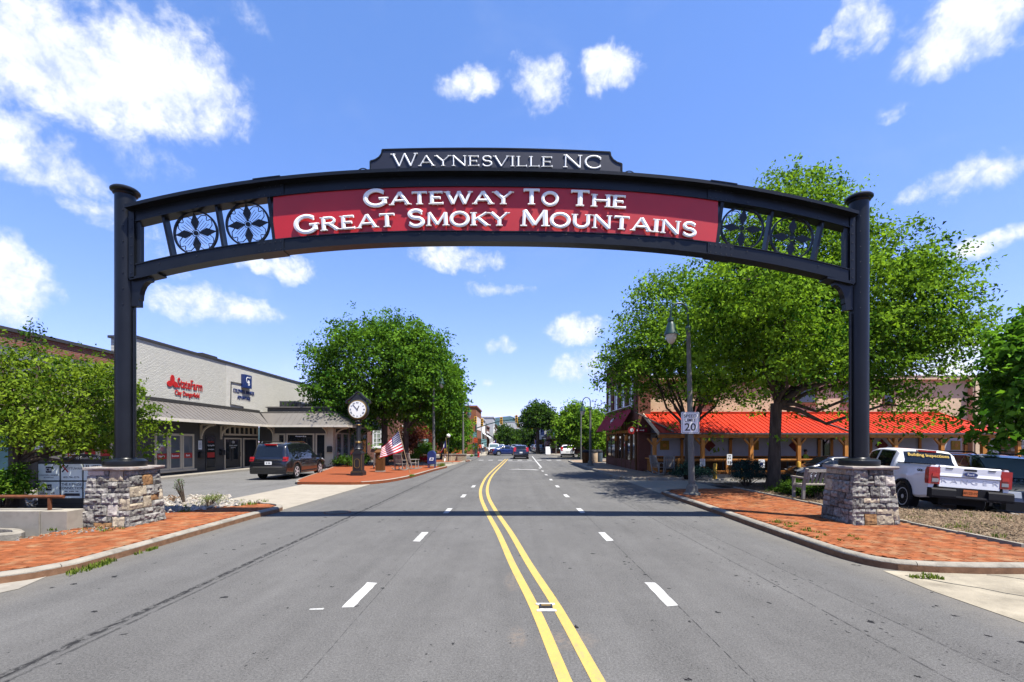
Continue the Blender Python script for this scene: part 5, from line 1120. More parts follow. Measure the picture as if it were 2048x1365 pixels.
HIPM = M('grey_hip_flashing', (.10,.075,.07), .5)
for x in (8.85, 19.2): MB().bar((x+.55,EY,EZ+.05),(x-.75,TY,TZ+.05), .13, .06).build('hip_flashing', HIPM, pr)
MB().bar((X0-.02,EY-.02,EZ-.05),(X0-.02,TY,TZ-.05), .05, .2).build('rake_board', BEIGE, pr); MB().bar((X1,EY,EZ+.03),(27.9,TY,TZ+.03), .09,.06).build('hip_flashing', ROOFR, pr)
MB().box(X0, X1, EY-.10, EY+.0, EZ-.09, EZ-.005).build('gutter', M('brown_gutter', (.12,.10,.10), .4), pr); MB().box(X0, X1, EY+.03, EY+.07, EZ-.24, EZ-.08).build('fascia', CEDAR, pr)
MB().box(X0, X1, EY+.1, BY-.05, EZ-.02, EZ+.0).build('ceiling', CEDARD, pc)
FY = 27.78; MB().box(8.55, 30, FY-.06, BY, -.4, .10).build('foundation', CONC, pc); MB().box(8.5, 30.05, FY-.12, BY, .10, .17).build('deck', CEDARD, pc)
MB().box(8.55, 30, FY-.08, FY+.08, 2.20, 2.38).build('beam', CEDAR, pc)
posts = [XZ(px, FY) for px in (1309, 1405, 1502, 1597, 1691, 1790, 1883, 1966)]
for x in posts:
    p = MB().box(x-.1, x+.1, FY-.1, FY+.1, .17, 2.199).build('post', CEDAR, pc)
    for s in (-1, 1): MB().bar((x+s*.09, FY, 1.8),(x+s*.42, FY, 2.17), .09, .12, up=(0,1,0)).build('knee_brace', CEDAR, p)
bal = MB().box(-.042, .042, -.02, .02, .28, .91).build('baluster', CEDAR, pc, loc=(posts[0]+.3, FY, 0))
for i in range(len(posts)-2):
    a, b = posts[i]+.1, posts[i+1]-.1
    if i == 4: b = a+1.2
    MB().box(a, b, FY-.06, FY+.06, .91, .98).box(a, b, FY-.025, FY+.025, .84, .905).box(a, b, FY-.03, FY+.03, .25, .29).build('handrail', CEDAR, pc)
    m_ = (a+b)/2; MB().box(m_-.06, m_+.06, FY-.061, FY+.061, .17, 1.02).build('newel', CEDAR, pc)
    k = int((b-a)/.2)
    for j in range(1, k): o = bal.copy(); COL.objects.link(o); o.location.x = a+j*(b-a)/k
bpy.data.objects.remove(bal)
MB().box(8.50, 8.62, FY+.1, 30.4, .91, .98).build('handrail', CEDAR, pc)
for i in range(10): MB().box(8.54, 8.58, FY+.2+i*.22, FY+.26+i*.22, .17, .91).build('baluster', CEDAR, pc)
# wall behind the porch
wy = BY-.03; xb = lambda px: XZ(px, wy)
MB().box(8.9, 29.4, wy, BY-.004, .17, 3.5).build('siding_wall', SIDING, pc)
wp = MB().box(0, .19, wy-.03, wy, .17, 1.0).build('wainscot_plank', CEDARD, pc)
for i in range(100): o = wp.copy(); COL.objects.link(o); o.location.x += 8.95+i*.203
bpy.data.objects.remove(wp)
MB().box(8.9, 29.4, wy-.05, wy-.031, 1.0, 1.06).build('dado_rail', CEDAR, pc)
for px in (1363, 1460, 1555, 1637, 1662, 1740, 1838, 1930): MB().box(xb(px)-.09, xb(px)+.09, wy-.10, wy-.052, .17, 2.45).build('wall_post', CEDAR, pc)
tint = ('beside the brick corner','behind the second tree trunk','to the right of the big oak trunk','by the white pickup roof')
for i, px in enumerate((1329, 1508, 1911)):
    x = xb(px); t = thing('art_panel', 'square yellow art panel on the porch wall '+('beside the brick corner','just left of the big tree trunk','above the parked pickup')[i], 'art panel', (x, wy, 1.75), group='yellow art panels'); MB().box(x-.3,x+.3,wy-.04,wy-.001,1.45,2.05).build('board', ARTY, t); MB().box(x-.2,x+.2,wy-.05,wy-.041,1.55,1.95).build('carving', ARTY, t); MB().lathe([(.12,-.01),(.12,0)], 12, (x,wy-.051,1.75), axis='y').build('motif', CEDAR, t)
for i, px in enumerate((1418, 1590, 1763)):
    x = xb(px); t = thing('art_panel', 'dark red diamond art panel on the porch wall '+('right of the speed limit sign','right of the big tree trunk','behind the white pickup')[i], 'art panel', (x, wy, 1.75), group='red art panels'); MB().prism([(x,1.33),(x+.42,1.75),(x,2.17),(x-.42,1.75)], wy-.04, wy-.001, 'xz').build('board', ARTR, t); MB().prism([(x,1.48),(x+.27,1.75),(x,2.02),(x-.27,1.75)], wy-.05, wy-.041, 'xz').build('carving', ARTR, t)
dr = window_y(pc, xb(1640), xb(1662), .17, 2.25, wy-.003, fw=.12, mat=BEIGE, glass=GLASSD, name='door'); MB().box(xb(1636), xb(1664), wy-.02, wy-.001, 1.95, 2.48).build('door_surround', BEIGE, pc)
for i, px in enumerate((1311, 1363, 1460, 1502, 1637, 1662, 1740)):
    x = xb(px)+.02; t = tag(MB().prism([(x-.07,2.12),(x+.07,2.12),(x+.09,2.3),(x,2.4),(x-.09,2.3)], wy-.24, wy-.11, 'xz').build('wall_lantern', BLACK2), 'black wall lantern on the porch wall, number %s counting from the brick corner' % ('one','two','three','four','five','six','seven')[i], 'lantern', 'black lanterns on the porch wall')
# table, chairs and guest on the porch
for i, px in enumerate((1446, 1545, 1575)):
    x = XZ(px, 29.3); t = thing('porch_table', 'small dark porch table '+('behind the railing left of the spruce','behind the railing just right of the big trunk','beside the seated guest in lime shirt')[i], 'table', (x, 29.3, .17), group='porch tables'); MB().lathe([(.42,.72),(.43,.74),(.42,.76)], 14).build('tabletop', CEDARD, t, world=False); MB().lathe([(.22,0),(.05,.04),(.04,.7)], 8).build('pedestal_leg', BLACK2, t, world=False)

# stone-veneer house at the far right
wh = thing('stone_house', 'white sided house with brown stone piers at the right edge', 'building', (32, 33.5, 0))
WSID = M('white_siding', (.62,.62,.60), .7)
MB().box(30.4, 46, 33.5, 44, 0, 2.9).build('wall', WSID, wh)
mb = MB()
for i in range(22): mb.box(30.35, 46, 33.47, 33.5, .05+i*.13, .05+i*.13+.118)
tag(mb.build('siding_board', WSID, wh), kind='stuff')
for (a, b) in ((30.45, XZ(1975,33.4)), (XZ(2000,33.4), XZ(2034,33.4)), (36.2, 37.4)):
    pi = MB().box(a, b, 33.35, 33.45, 0, 2.3).build('stone_pier', MORTAR, wh); z = 0
    while z < 2.25:
        x = a; h = random.uniform(.09,.16)
        while x < b-.05:
            w = min(random.uniform(.18,.42), b-x); MB().box(x+.008, x+w-.008, 33.28+random.uniform(0,.04), 33.36, z+.006, z+h-.006).build('stone', random.choice((STONER, STONER, RK3, CHIPS, STONET)), pi); x += w
        z += h
for (a, b) in ((XZ(1979,33.4), XZ(1997,33.4)), (XZ(2036,33.4), XZ(2056,33.4))): window_y(wh, a, b, .75, 2.15, 33.46, fw=.12, mat=WHITE, glass=GLC, cols=2, rows=3)
MB().add([(30.2,32.9,2.85),(46.5,32.9,2.85),(46.5,38,4.6),(30.2,38,4.6),(30.2,32.9,2.78),(46.5,32.9,2.78),(46.5,38,4.53),(30.2,38,4.53)], [(0,1,2,3),(7,6,5,4),(0,4,5,1),(1,5,6,2),(2,6,7,3),(3,7,4,0)]).build('roof', M('grey_shingle', (.16,.13,.125), .9, var=.3, scale=8), wh)
for x in (XZ(1968,31), XZ(2036,31)): MB().box(x-.11,x+.11,30.9,31.1,-.1,2.6).build('porch_post', CEDAR, wh)
MB().box(28.65, 46, 30.9, 31.1, 2.6, 2.8).build('porch_beam', CEDAR, wh)
MB().add([(28.8,30.6,2.82),(46,30.6,2.82),(46,33.4,3.3),(28.8,33.4,3.3),(28.8,30.6,2.76),(46,30.6,2.76),(46,33.4,3.24),(28.8,33.4,3.24)], [(0,1,2,3),(7,6,5,4),(0,4,5,1),(1,5,6,2),(3,7,4,0)]).build('porch_roof', M('faded_red_roof', (.36,.10,.09), .6), wh)

# ------------------------------------------------------------------ street furniture on the right
def street_lamp(loc, side, label, H=6.75, rz=0):
    t = thing('street_lamp', label, 'street lamp', loc, rz, group='street lamps along the road'); k = H/6.75
    MB().lathe([(.30,0),(.30,.05),(.22,.10),(.19,.30),(.155,.36)], 8).build('base_flare', POLEG, t, world=False)
    MB().lathe([(.118,.3),(.070,5.75*k)], 8).build('pole', POLEG, t, world=False)
    top = 5.75*k; c = [(0,0,top-.02),(0,0,top+.55)]+[(side*.30*(1-math.cos(R(a))), 0, top+.55+.36*math.sin(R(a))) for a in range(20, 181, 16)]+[(side*.60,0,top+.40)]
    a_ = MB().tube(c, .036, 8).build('gooseneck', GREENM, t, world=False, smooth=50); MB().lathe([(.09,top-.06),(.10,top+.05),(.05,top+.12)], 8).build('collar', GREENM, t, world=False)
    z = top+.42
    MB().lathe([(.03,z),(.10,z-.02),(.11,z-.12),(.085,z-.15),(.15,z-.28),(.17,z-.42),(.235,z-.55),(.24,z-.60)], 14, (side*.6,0,0)).build('lamp_shade', GREENM, a_, world=False, smooth=40)
    MB().lathe([(.19,z-.60),(.18,z-.72),(.12,z-.85),(.02,z-.93)], 14, (side*.6,0,0)).build('globe', LAMPG, a_, world=False, smooth=50)
    return t
sl_ = street_lamp((6.25, 16.5, .13), -1, 'grey street lamp with green hooked lantern carrying the speed limit sign'); sl_.rotation_euler = (0, R(-1.25), 0)
street_lamp((6.2, 37.6, .12), -1, 'grey street lamp on the tan pavement near the maroon awning', H=5.25)
street_lamp((-6.0, 36.4, .12), 1, 'grey street lamp beside the blue mailbox, its lantern lost in leaves', H=7.6)
street_lamp((-4.9, 47.6, .12), 1, 'grey street lamp on the far left pavement before the traffic signal', H=5.6)
ss = thing('speed_sign', 'white speed limit 20 sign fixed to the grey lamp pole', 'sign', (6.12, 16.32, 2.62))
def rounded(w, h, r): 
    o = []
    for cx, cz, a0 in ((w/2-r,h/2-r,0),(-w/2+r,h/2-r,90),(-w/2+r,-h/2+r,180),(w/2-r,-h/2+r,270)): o += [(cx+r*math.cos(R(a0+a)), cz+r*math.sin(R(a0+a))) for a in (0,30,60,90)]
    return o
MB().prism(rounded(.62,.74,.04), -.012, 0, 'xz').build('plate', SIGNW, ss, world=False)
bo = MB(); ro = rounded(.57,.69,.03); ri = rounded(.545,.665,.025); k = len(ro); bo.v = [(x,-.0135,z) for x,z in ro+ri]; bo.f = [(i,(i+1) % k,k+(i+1) % k,k+i) for i in range(k)]; bo.m = [0]*k; bo.build('border', INK, ss, world=False, fix=False)
for s, size, z, sx in (('SPEED',.15,.225,1.12),('LIMIT',.15,.085,1.12),('20',.36,-.16,1.12)): letters(s, size, INK, ss, (0,-.014,z), world=False, extrude=.001, bold=.012, sx=sx)
MB().box(-.05,.05,.0,.04,.18,.22).box(-.05,.05,.0,.04,-.22,-.18).build('bracket', BLACK2, ss, world=False)
def small_sign(loc, w, h, label, lines, post=True):
    t = thing('parking_sign', label, 'sign', loc, group='small parking signs by the porch'); MB().prism(rounded(w,h,.03), -.012, 0, 'xz').build('plate', SIGNW, t, world=False)
    for (s, size, z, m) in lines: letters(s, size, m, t, (0,-.014,z), world=False, extrude=.001, bold=.01)
    if post: MB().bar((0,.03,-loc[2]-.2),(0,.03,h/2), .05,.05).build('post', POLEG, t, world=False)
    return t
def sign_bars(t, rows):
    for (m, x0, x1, z0, z1, n) in rows: text_bars(t, m, x0, x1, -.0145, z0, z1, n, world=False)
t = small_sign((XZ(1405,27.4), 27.4, .78), .30, .44, 'white notice with red heading on a post left of the yellow bollard', ())
sign_bars(t, ((SHOPRED,-.10,.10,.12,.17,3),(INK,-.11,.11,.04,.075,6),(INK,-.10,.10,-.03,-.005,6),(INK,-.11,.11,-.10,-.075,6),(INK,-.09,.09,-.16,-.14,5)))
t = small_sign((XZ(1523,27.4), 27.4, .72), .36, .48, 'white sign with small blue symbol behind the spruce bush', ())
MB().box(-.09,.09,-.016,-.013,-.12,.07).build('symbol', SIGNBLUE, t, world=False); sign_bars(t, ((INK,-.12,.12,.15,.18,6),(INK,-.12,.12,-.19,-.165,6)))
t = small_sign((XZ(1459,27.45), 27.45, .95), .30, .62, 'tall grey and white notice on the railing above the spruce bush', (), post=False)
sign_bars(t, ((INK,-.1,.1,.18,.25,3),(RK2,-.11,.11,.02,.12,2),(RK2,-.11,.11,-.26,-.08,2)))
for i, (px, Y, h) in enumerate(((1430, 26.5, .95), (1597.5, 26.3, 1.05), (1485, 27.2, .6))):
    x = XZ(px, Y); z = -.16; t = tag(MB().lathe([(.10,0),(.10,h-.06),(.075,h-.015),(.0,h)], 14).build('bollard', YELLOWB, smooth=40), ('yellow bollard left of the blue spruce bush','yellow bollard in front of the black parked car','short yellow bollard behind the spruce bush')[i], 'bollard', 'yellow bollards before the porch'); t.location = (x, Y, z)
for i, (px, w, m) in enumerate(((1192, .26, STUCCO), (1184, .24, POLEG), (1176, .2, CEDARD))):
    Y = 44-i*1.0; x = XZ((1198,1188,1172)[i], Y); t = thing('litter_bin', ('blue grey litter bin beside the brick corner','tan litter bin left of the blue grey one','brown litter bin by the thin tree trunk')[i], 'litter bin', (x, Y, .12), group='litter bins on the tan pavement'); MB().lathe([(.30,0),(.33,.1),(.34,.92)], 16).build('body', (M('blue_grey_bin', (.11,.15,.19), .6), STUCCO, CEDARD)[i], t, world=False, smooth=40); MB().lathe([(.36,.92),(.36,.99),(.26,1.12),(.12,1.16)], 16).build('lid', PLAST, t, world=False, smooth=40)

def rocking_chair(label, loc, rz, group='wooden rocking chairs'):
    t = thing('rocking_chair', label, 'chair', loc, rz, group)
    for i in range(5): MB().box(-.26, .26, -.22+i*.09, -.14+i*.09, .40, .425).build('seat_slat', WEATH, t, world=False)
    for i in range(6): x = -.22+i*.088; MB().bar((x,.25,.44),(x,.42,1.06), .06,.02, up=(0,1,0)).build('back_slat', WEATH, t, world=False)
    MB().bar((-.28,.41,1.04),(.28,.41,1.04), .05,.09).build('top_rail', WEATH, t, world=False)
    for s in (-1, 1):
        MB().bar((s*.28,-.22,.08),(s*.28,-.22,.64), .05,.05).build('front_leg', WEATH, t, world=False); MB().bar((s*.28,.22,.08),(s*.28,.44,1.08), .05,.05).build('back_post', WEATH, t, world=False)
        MB().box(s*.28-.06, s*.28+.06, -.30, .32, .64, .67).build('armrest', WEATH, t, world=False)
        rk = [(s*.28, -.5+i*.14, .02+.10*((i-3.5)/3.5)**2) for i in range(9)]; m = MB()
        for p, q in zip(rk, rk[1:]): m.bar(p, q, .045, .05)
        m.build('rocker', WEATH, t, world=False)
    return t
rc = rocking_chair('weathered rocking chair beside the porch railing facing the street', (XZ(1338,26.3), 26.3, .12), R(-20))
dup(rc, (XZ(1318,27.0), 27.0, .12), R(35), 'weathered rocking chair nearest the first porch post')
dup(rc, (-7.25, 31.0, .13), R(160), 'pale rocking chair under the plaza tree right of the stand'); dup(rc, (-6.7, 32.4, .13), R(120), 'pale rocking chair behind the flag pole in plaza shade'); dup(rc, (-9.3, 33.0, .13), R(200), 'pale rocking chair between the clock and tree trunk')
# teak bench
bn = thing('park_bench', 'weathered wooden bench beside the stone pedestal', 'bench', (9.98, 15.25, .16), R(-90))
for i in range(5): MB().box(-.28+i*.10, -.20+i*.10, -.75, .75, .43, .46).build('seat_slat', WEATH, bn, world=False)
for i in range(11): y = -.66+i*.132; MB().bar((.27,y,.50),(.40,y,.88), .07,.025, up=(1,0,0)).build('back_slat', WEATH, bn, world=False)
MB().bar((.40,-.78,.90),(.40,.78,.90), .05,.09).build('top_rail', WEATH, bn, world=False)
for s in (-.76, .76):
    MB().box(-.33,-.26,s-.04,s+.04,0,.66).build('front_leg', WEATH, bn, world=False); MB().bar((.20,s,0),(.24,s,.45), .08,.08).bar((.24,s,.45),(.42,s,.97), .08,.07).build('back_post', WEATH, bn, world=False)
    MB().bar((-.40,s,.68),(.36,s,.66), .09,.045).build('armrest', WEATH, bn, world=False); MB().bar((-.26,s,.38),(.22,s,.38), .05,.08).build('seat_rail', WEATH, bn, world=False)
# parking bay lines and wheel stop beside the mulch bed
structure('parking_bay_line', MB().add([(11.35,13.2,.0),(11.45,13.2,.0),(12.4,18,.0),(12.3,18,.0)], [(0,1,2,3)]), WHITEP)
structure('parking_bay_line', MB().add([(13.55,12.2,.0),(13.65,12.2,.0),(14.6,17,.0),(14.5,17,.0)], [(0,1,2,3)]), WHITEP)
tag(MB().prism([(0,0),(.16,0),(.12,.11),(.04,.11)], -.9, .9, 'xz').build('wheel_stop', CONC), 'concrete wheel stop behind the left yellow bollard', 'wheel stop').location = (XZ(1450,25.6), 25.6, -.15)
bpy.data.objects['wheel_stop'].rotation_euler = (0,0,R(90))
MB_e = None
ed = [(8.93,18.9),(8.93,13),(8.93,8.3)]
kb = MB()
for y in np.arange(8.3, 18.8, .6): kb.box(8.90, 8.985, float(y), float(y)+.59, .05, .165+random.uniform(-.01,.01))
structure('bed_edging', kb, KERBM)
# ------------------------------------------------------------------ vehicles
def interp(knots, x):
    if x <= knots[0][0]: return knots[0][1]
    for (a, b), (c, d) in zip(knots, knots[1:]):
        if x <= c: return b+(d-b)*(x-a)/(c-a) if c > a else d
    return knots[-1][1]
class Car:
    """lofted car body: x forward, y left, z up"""
    def __init__(s, L, W, top, belt, wheels, r, clear=.24, roofk=.74, nose=.86, tail=.94, x0=None, x1=None, arch=.07):
        s.L, s.W, s.top, s.belt, s.wheels, s.r, s.clear, s.roofk, s.nose, s.tail, s.arch = L, W, top, belt, wheels, r, clear, roofk, nose, tail, arch
        s.x0 = x0 if x0 is not None else -L/2; s.x1 = x1 if x1 is not None else L/2
    def plan(s, x):
        u = (x+s.L/2)/s.L
        return s.tail+(1-s.tail)*smooth01(u/.14) if u < .14 else (1-(1-s.nose)*smooth01((u-.80)/.20) if u > .8 else 1)
    def bottom(s, x):
        z = s.clear+.05*smooth01((abs(x)-s.L*.40)/(s.L*.1)); ra = s.r+s.arch
        for xw in s.wheels:
            if abs(x-xw) < ra: z = max(z, s.r+math.sqrt(ra*ra-(x-xw)**2))
        return z
    def sec(s, x):
        t, b = interp(s.top, x), interp(s.belt, x); b = min(b, t-.03); zb = min(s.bottom(x), b-.08); hw = s.W/2*s.plan(x)
        k = min(1, max(0, (t-b)/.36)); rw = (hw-.07)*(1-k)+(s.W/2*s.roofk*min(1,s.plan(x)+.02))*k; h = b-zb
        return [(hw-.05, zb), (hw-.005, zb+.10*h), (hw, zb+.45*h), (hw-.008, zb+.78*h), (hw-.035, b), ((hw-.05)*(1-.5)+rw*.5+.012*k, b+(t-b)*.55), (rw+.0, t-.055*(.4+.6*k)), (rw-.07, t-.012), (rw*.55, t+.010), (0, t+.016)]
    def body(s, root, mat, name='body'):
        xs = set([s.x0, s.x1])
        for kn in (s.top, s.belt): xs.update(x for x, _ in kn if s.x0 <= x <= s.x1)
        n = int((s.x1-s.x0)/.11); xs.update(s.x0+(s.x1-s.x0)*i/n for i in range(n+1))
        for xw in s.wheels:
            ra = s.r+s.arch
            for a in range(0, 181, 12): xs.add(xw+ra*math.cos(R(a)))
            xs.update((xw-ra-.004, xw+ra+.004))
        xs = sorted(x for x in xs if s.x0-1e-6 <= x <= s.x1+1e-6); ys = [xs[0]]
        for x in xs[1:]:
            if x-ys[-1] > .002: ys.append(x)
        xs = ys; mb = MB(); m = 19
        for x in xs:
            q = s.sec(x); ring = [(y, z) for y, z in q]+[(-y, z) for y, z in q[-2::-1]]
            mb.v += [(x, y, z) for y, z in ring]
        for i in range(len(xs)-1):
            for j in range(m-1): a = i*m+j; mb.f.append((a, a+m, a+m+1, a+1)); mb.m.append(0)
            mb.f.append((i*m+m-1, (i+1)*m+m-1, (i+1)*m, i*m)); mb.m.append(0)
        mb.f += [tuple(range(m)), tuple(range((len(xs)-1)*m+m-1, (len(xs)-1)*m-1, -1))]; mb.m += [0, 0]
        return mb.build(name, mat, root, world=False, smooth=32)
    def side_pane(s, root, sg, xa, xb, glass=None, t0=.06, t1=.93, off=.006, name='side_window', pad=.055):
        mb = MB(); n = 8; k = 0
        xs = [xa+(xb-xa)*i/n for i in range(n+1)]
        rows = []
        for x in xs:
            q = s.sec(x); (y4, z4), (y5, z5), (y6, z6) = q[4], q[5], q[6]
            zt = z6-pad*.5
            if zt-(z4+.03) < .05: rows.append(None); continue
            col = []
            for t in (0, .25, .55, .8, 1):
                z = z4+.03+(zt-z4-.03)*t
                y = y4+(y5-y4)*(z-z4)/(z5-z4) if z < z5 else y5+(y6-y5)*(z-z5)/(z6-z5)
                col.append((x, sg*(y+off), z))
            rows.append(col)
        rows = [r for r in rows if r]
        if len(rows) < 2: return
        for r in rows: mb.v += r
        for i in range(len(rows)-1):
            for j in range(4): a = i*5+j; mb.f.append((a, a+1, a+6, a+5)); mb.m.append(0)
        o = mb.build(name, glass or GLASSC, root, world=False, smooth=50, fix=False)
        # outward normals
        b = bmesh.new(); b.from_mesh(o.data)
        if b.faces and sum(f.normal.y for f in b.faces)*sg < 0: bmesh.ops.reverse_faces(b, faces=b.faces); b.to_mesh(o.data)
        b.free(); return o
    def screen(s, root, xa, xb, name, off=.008, inset=.07, n=7, glass=None):
        mb = MB(); sgn = 1 if interp(s.top, xb) < interp(s.top, xa) else -1
        for i in range(n+1):
            x = xa+(xb-xa)*i/n; q = s.sec(x); y6 = q[7][0]-inset+.07; pts = [(y6, q[7][1]), (q[8][0], q[8][1]), (0, q[9][1])]
            for (y, z) in pts+[(-a, c) for a, c in pts[-2::-1]]: mb.v.append((x+off*sgn, y, z+off))
        for i in range(n):
            for j in range(4): a = i*5+j; mb.f.append((a, a+1, a+6, a+5)); mb.m.append(0)
        o = mb.build(name, glass or GLASSC, root, world=False, smooth=60, fix=False)
        b = bmesh.new(); b.from_mesh(o.data); 
        if sum(f.normal.z for f in b.faces) < 0: bmesh.ops.reverse_faces(b, faces=b.faces); b.to_mesh(o.data)
        b.free(); return o
def wheel(root, x, y, r, w, sg, spokes=5, steel=False):
    T = MB(); T.lathe([(r*.62,-w/2+.01),(r*.93,-w/2),(r,-w/2+.03),(r,w/2-.03),(r*.93,w/2),(r*.62,w/2-.01)], 30, (0,0,0), axis='y'); o = T.build('wheel', TYRE, root, world=False, smooth=35, loc=(x, y, r))
    d = sg*(w/2-.012); rm = MB()
    rm.lathe([(r*.66, d-.02*sg),(r*.66, d+.006*sg),(r*.60, d+.006*sg),(r*.57, d-.05*sg)], 30, axis='y')
    rm.lathe([(r*.18, d-.03*sg),(r*.16, d+.004*sg),(r*.02, d+.012*sg)], 16, axis='y')
    if steel:
        rm.lathe([(r*.56, d-.05*sg),(r*.50, d-.01*sg),(r*.36, d-.0*sg),(r*.2, d-.02*sg)], 24, axis='y')
    else:
        for k in range(spokes):
            for e in (-.13, .13): 
                a = 2*math.pi*k/spokes; rm.bar((r*.12*math.cos(a), d-.015*sg, r*.12*math.sin(a)), (r*.61*math.cos(a+e), d-.012*sg, r*.61*math.sin(a+e)), .03, .035, up=(0,1,0))
    rm.build('rim', STEELR if steel else RIM, o, world=False, smooth=40)
    hb = MB(); hb.lathe([(r*.60, d-.08*sg),(r*.60, d-.055*sg)], 20, axis='y'); hb.build('brake_disc', BLACK2, o, world=False)
    if steel:
        h = MB()
        for k in range(12): a = 2*math.pi*k/12; h.lathe([(.018, d-.012*sg),(.018, d+.004*sg)], 7, (r*.44*math.cos(a), 0, r*.44*math.sin(a)), axis='y')
        tag(h.build('rim_hole', BLACK2, o, world=False), kind='stuff')
def fittings(root, c, paint, spokes=5, mirrors=True, handles=(), tail=True, plate='', platemat=None, under=True):
    for xw in c.wheels:
        for sg in (1, -1): wheel(root, xw, sg*(c.W/2-.135), c.r, .24, sg, spokes)
    if under: MB().box(c.wheels[0]-.1, c.wheels[1]+.1, -c.W/2+.3, c.W/2-.3, c.clear-.03, c.clear+.25).box(-c.L/2+.25, c.L/2-.25, -c.W/2+.28, c.W/2-.28, c.clear+.06, c.clear+.3).build('underbody', PLAST, root, world=False)
    for xw in c.wheels:
        for sg in (1, -1): MB().lathe([(c.r+c.arch+.01, -.17),(c.r+c.arch+.01, .17)], 22, (xw, sg*(c.W/2-.2), c.r), axis='y').build('wheel_well', PLAST, root, world=False) if False else None
    for (x, z) in handles:
        for sg in (1, -1): y = c.sec(x)[3][0]; MB().box(x-.09, x+.09, min(sg*y, sg*(y+.03)), max(sg*y, sg*(y+.03)), z-.02, z+.02).build('door_handle', paint, root, world=False)

def suv(label, loc, rz, paint, plate=None, L=5.2, W=2.0, H=1.93, r=.40, group=None):
    t = thing('parked_car', label, 'car', loc, rz, group); h = L/2; k = H/1.93
    top = [(-h,.74*k),(-h+.02,.98*k),(-h+.07,1.14*k),(-h+.30,1.76*k),(-h+.42,1.86*k),(-h+1.2,1.925*k),(-h+2.4,1.93*k),(.35,1.90*k),(.62,1.83*k),(1.40,1.20*k),(1.52,1.16*k),(2.1,1.10*k),(h-.22,1.02*k),(h-.06,.90*k),(h,.62*k)]
    belt = [(-h,.98*k),(-h+.3,1.12*k),(0,1.10*k),(1.4,1.08*k),(h,.9*k)]
    c = Car(L, W, top, belt, (-h+1.14, h-1.02), r, .27, .77, .86, .95); c.body(t, paint)
    for sg in (1, -1):
        for a, b in ((-h+.42,-h+1.42),(-h+1.52,-h+2.42),(-h+2.50,h-1.28)): c.side_pane(t, sg, a, b)
        MB().tube([(-h+.55,sg*.62,1.90*k),(-h+.65,sg*.64,1.98*k),(.1,sg*.64,1.99*k),(.3,sg*.62,1.92*k)], .022, 6).build('roof_rail', PLAST if paint is not CARK else CHROME, t, world=False)
        y = c.sec(-h+.12)[3][0]; MB().prism([(-h-.012,.98*k),(-h+.16,.98*k),(-h+.20,1.20*k),(-h+.05,1.20*k)], sg*(y-.20), sg*(y+.015), 'xz').build('tail_lamp', TAIL, t, world=False); MB().box(-h-.018,-h+.02,min(sg*(y-.17),sg*(y-.02)),max(sg*(y-.17),sg*(y-.02)),1.08*k,1.16*k).build('tail_lamp_lens', TAILR, t, world=False)
        y = c.sec(h-.2)[2][0]; MB().prism([(h-.42,.93*k),(h-.05,.80*k),(h+.012,.70*k),(h-.03,.86*k),(h-.36,1.0*k)], sg*(y-.30), sg*(y+.012), 'xz').build('headlight', LAMPW, t, world=False)
        MB().box(h-.10,h+.012,min(sg*.55,sg*.85),max(sg*.55,sg*.85),.40,.52).build('fog_lamp', LAMPW, t, world=False)
        ym = c.sec(1.15)[4][0]; MB().prism([(1.06,1.10*k),(1.20,1.10*k),(1.22,1.30*k),(1.08,1.30*k)], sg*(ym+.04), sg*(ym+.26), 'xz').build('mirror', paint, t, world=False)
        MB().box(-h+1.75,h-1.6,min(sg*.90,sg*1.03),max(sg*.90,sg*1.03),.36,.41).build('running_board', PLAST, t, world=False)
    c.screen(t, -h+.085, -h+.285, 'rear_window', inset=.12); c.screen(t, .66, 1.38, 'windscreen', inset=.06, glass=GLASSW)
    MB().box(-h-.05,-h+.25,-.93,.93,.46,.72).build('rear_bumper', paint, t, world=False); MB().box(-h-.058,-h-.045,-.75,.75,.66,.70).build('chrome_strip', CHROME, t, world=False); MB().box(-h-.02,-h+.06,-.74,.74,1.02*k,1.075*k).build('tailgate_trim', CHROME, t, world=False)
    MB().box(-h+.22,-h+.36,-.3,.3,1.80*k,1.865*k).build('brake_light', TAIL, t, world=False); MB().box(-h-.02,-h+.03,-.17,.17,.80*k,.96*k).build('number_plate', SIGNW, t, world=False); text_bars_yz(t, -h-.022, -.12, .12, .84*k, .92*k)
    MB().box(h-.12,h+.02,-.52,.52,.62*k,.88*k).build('grille', CHROME, t, world=False)
    for i in range(4): MB().box(h+.02,h+.026,-.5,.5,.645*k+i*.06,.68*k+i*.06).build('grille_slot', BLACK2, t, world=False)
    MB().box(h-.20,h+.03,-.90,.90,.30,.56).build('front_bumper', PLAST, t, world=False); MB().tube([(-h+.02,-.55,.34),(-h+.3,-.55,.34)], .045, 8).build('exhaust', CHROME, t, world=False)
    fittings(t, c, paint, handles=((-h+1.62,1.0*k),(-h+2.6,1.0*k))); return t
def text_bars_yz(t, x, y0, y1, z0, z1, n=6, mat=None, flip=-1):
    mb = MB(); p = (y1-y0)/n
    for i in range(n):
        if i != 3: mb.box(x, x+.003, y0+i*p, y0+i*p+p*.7, z0, z1)
    tag(mb.build('plate_lettering', mat or NAVY, t, world=False), kind='stuff')
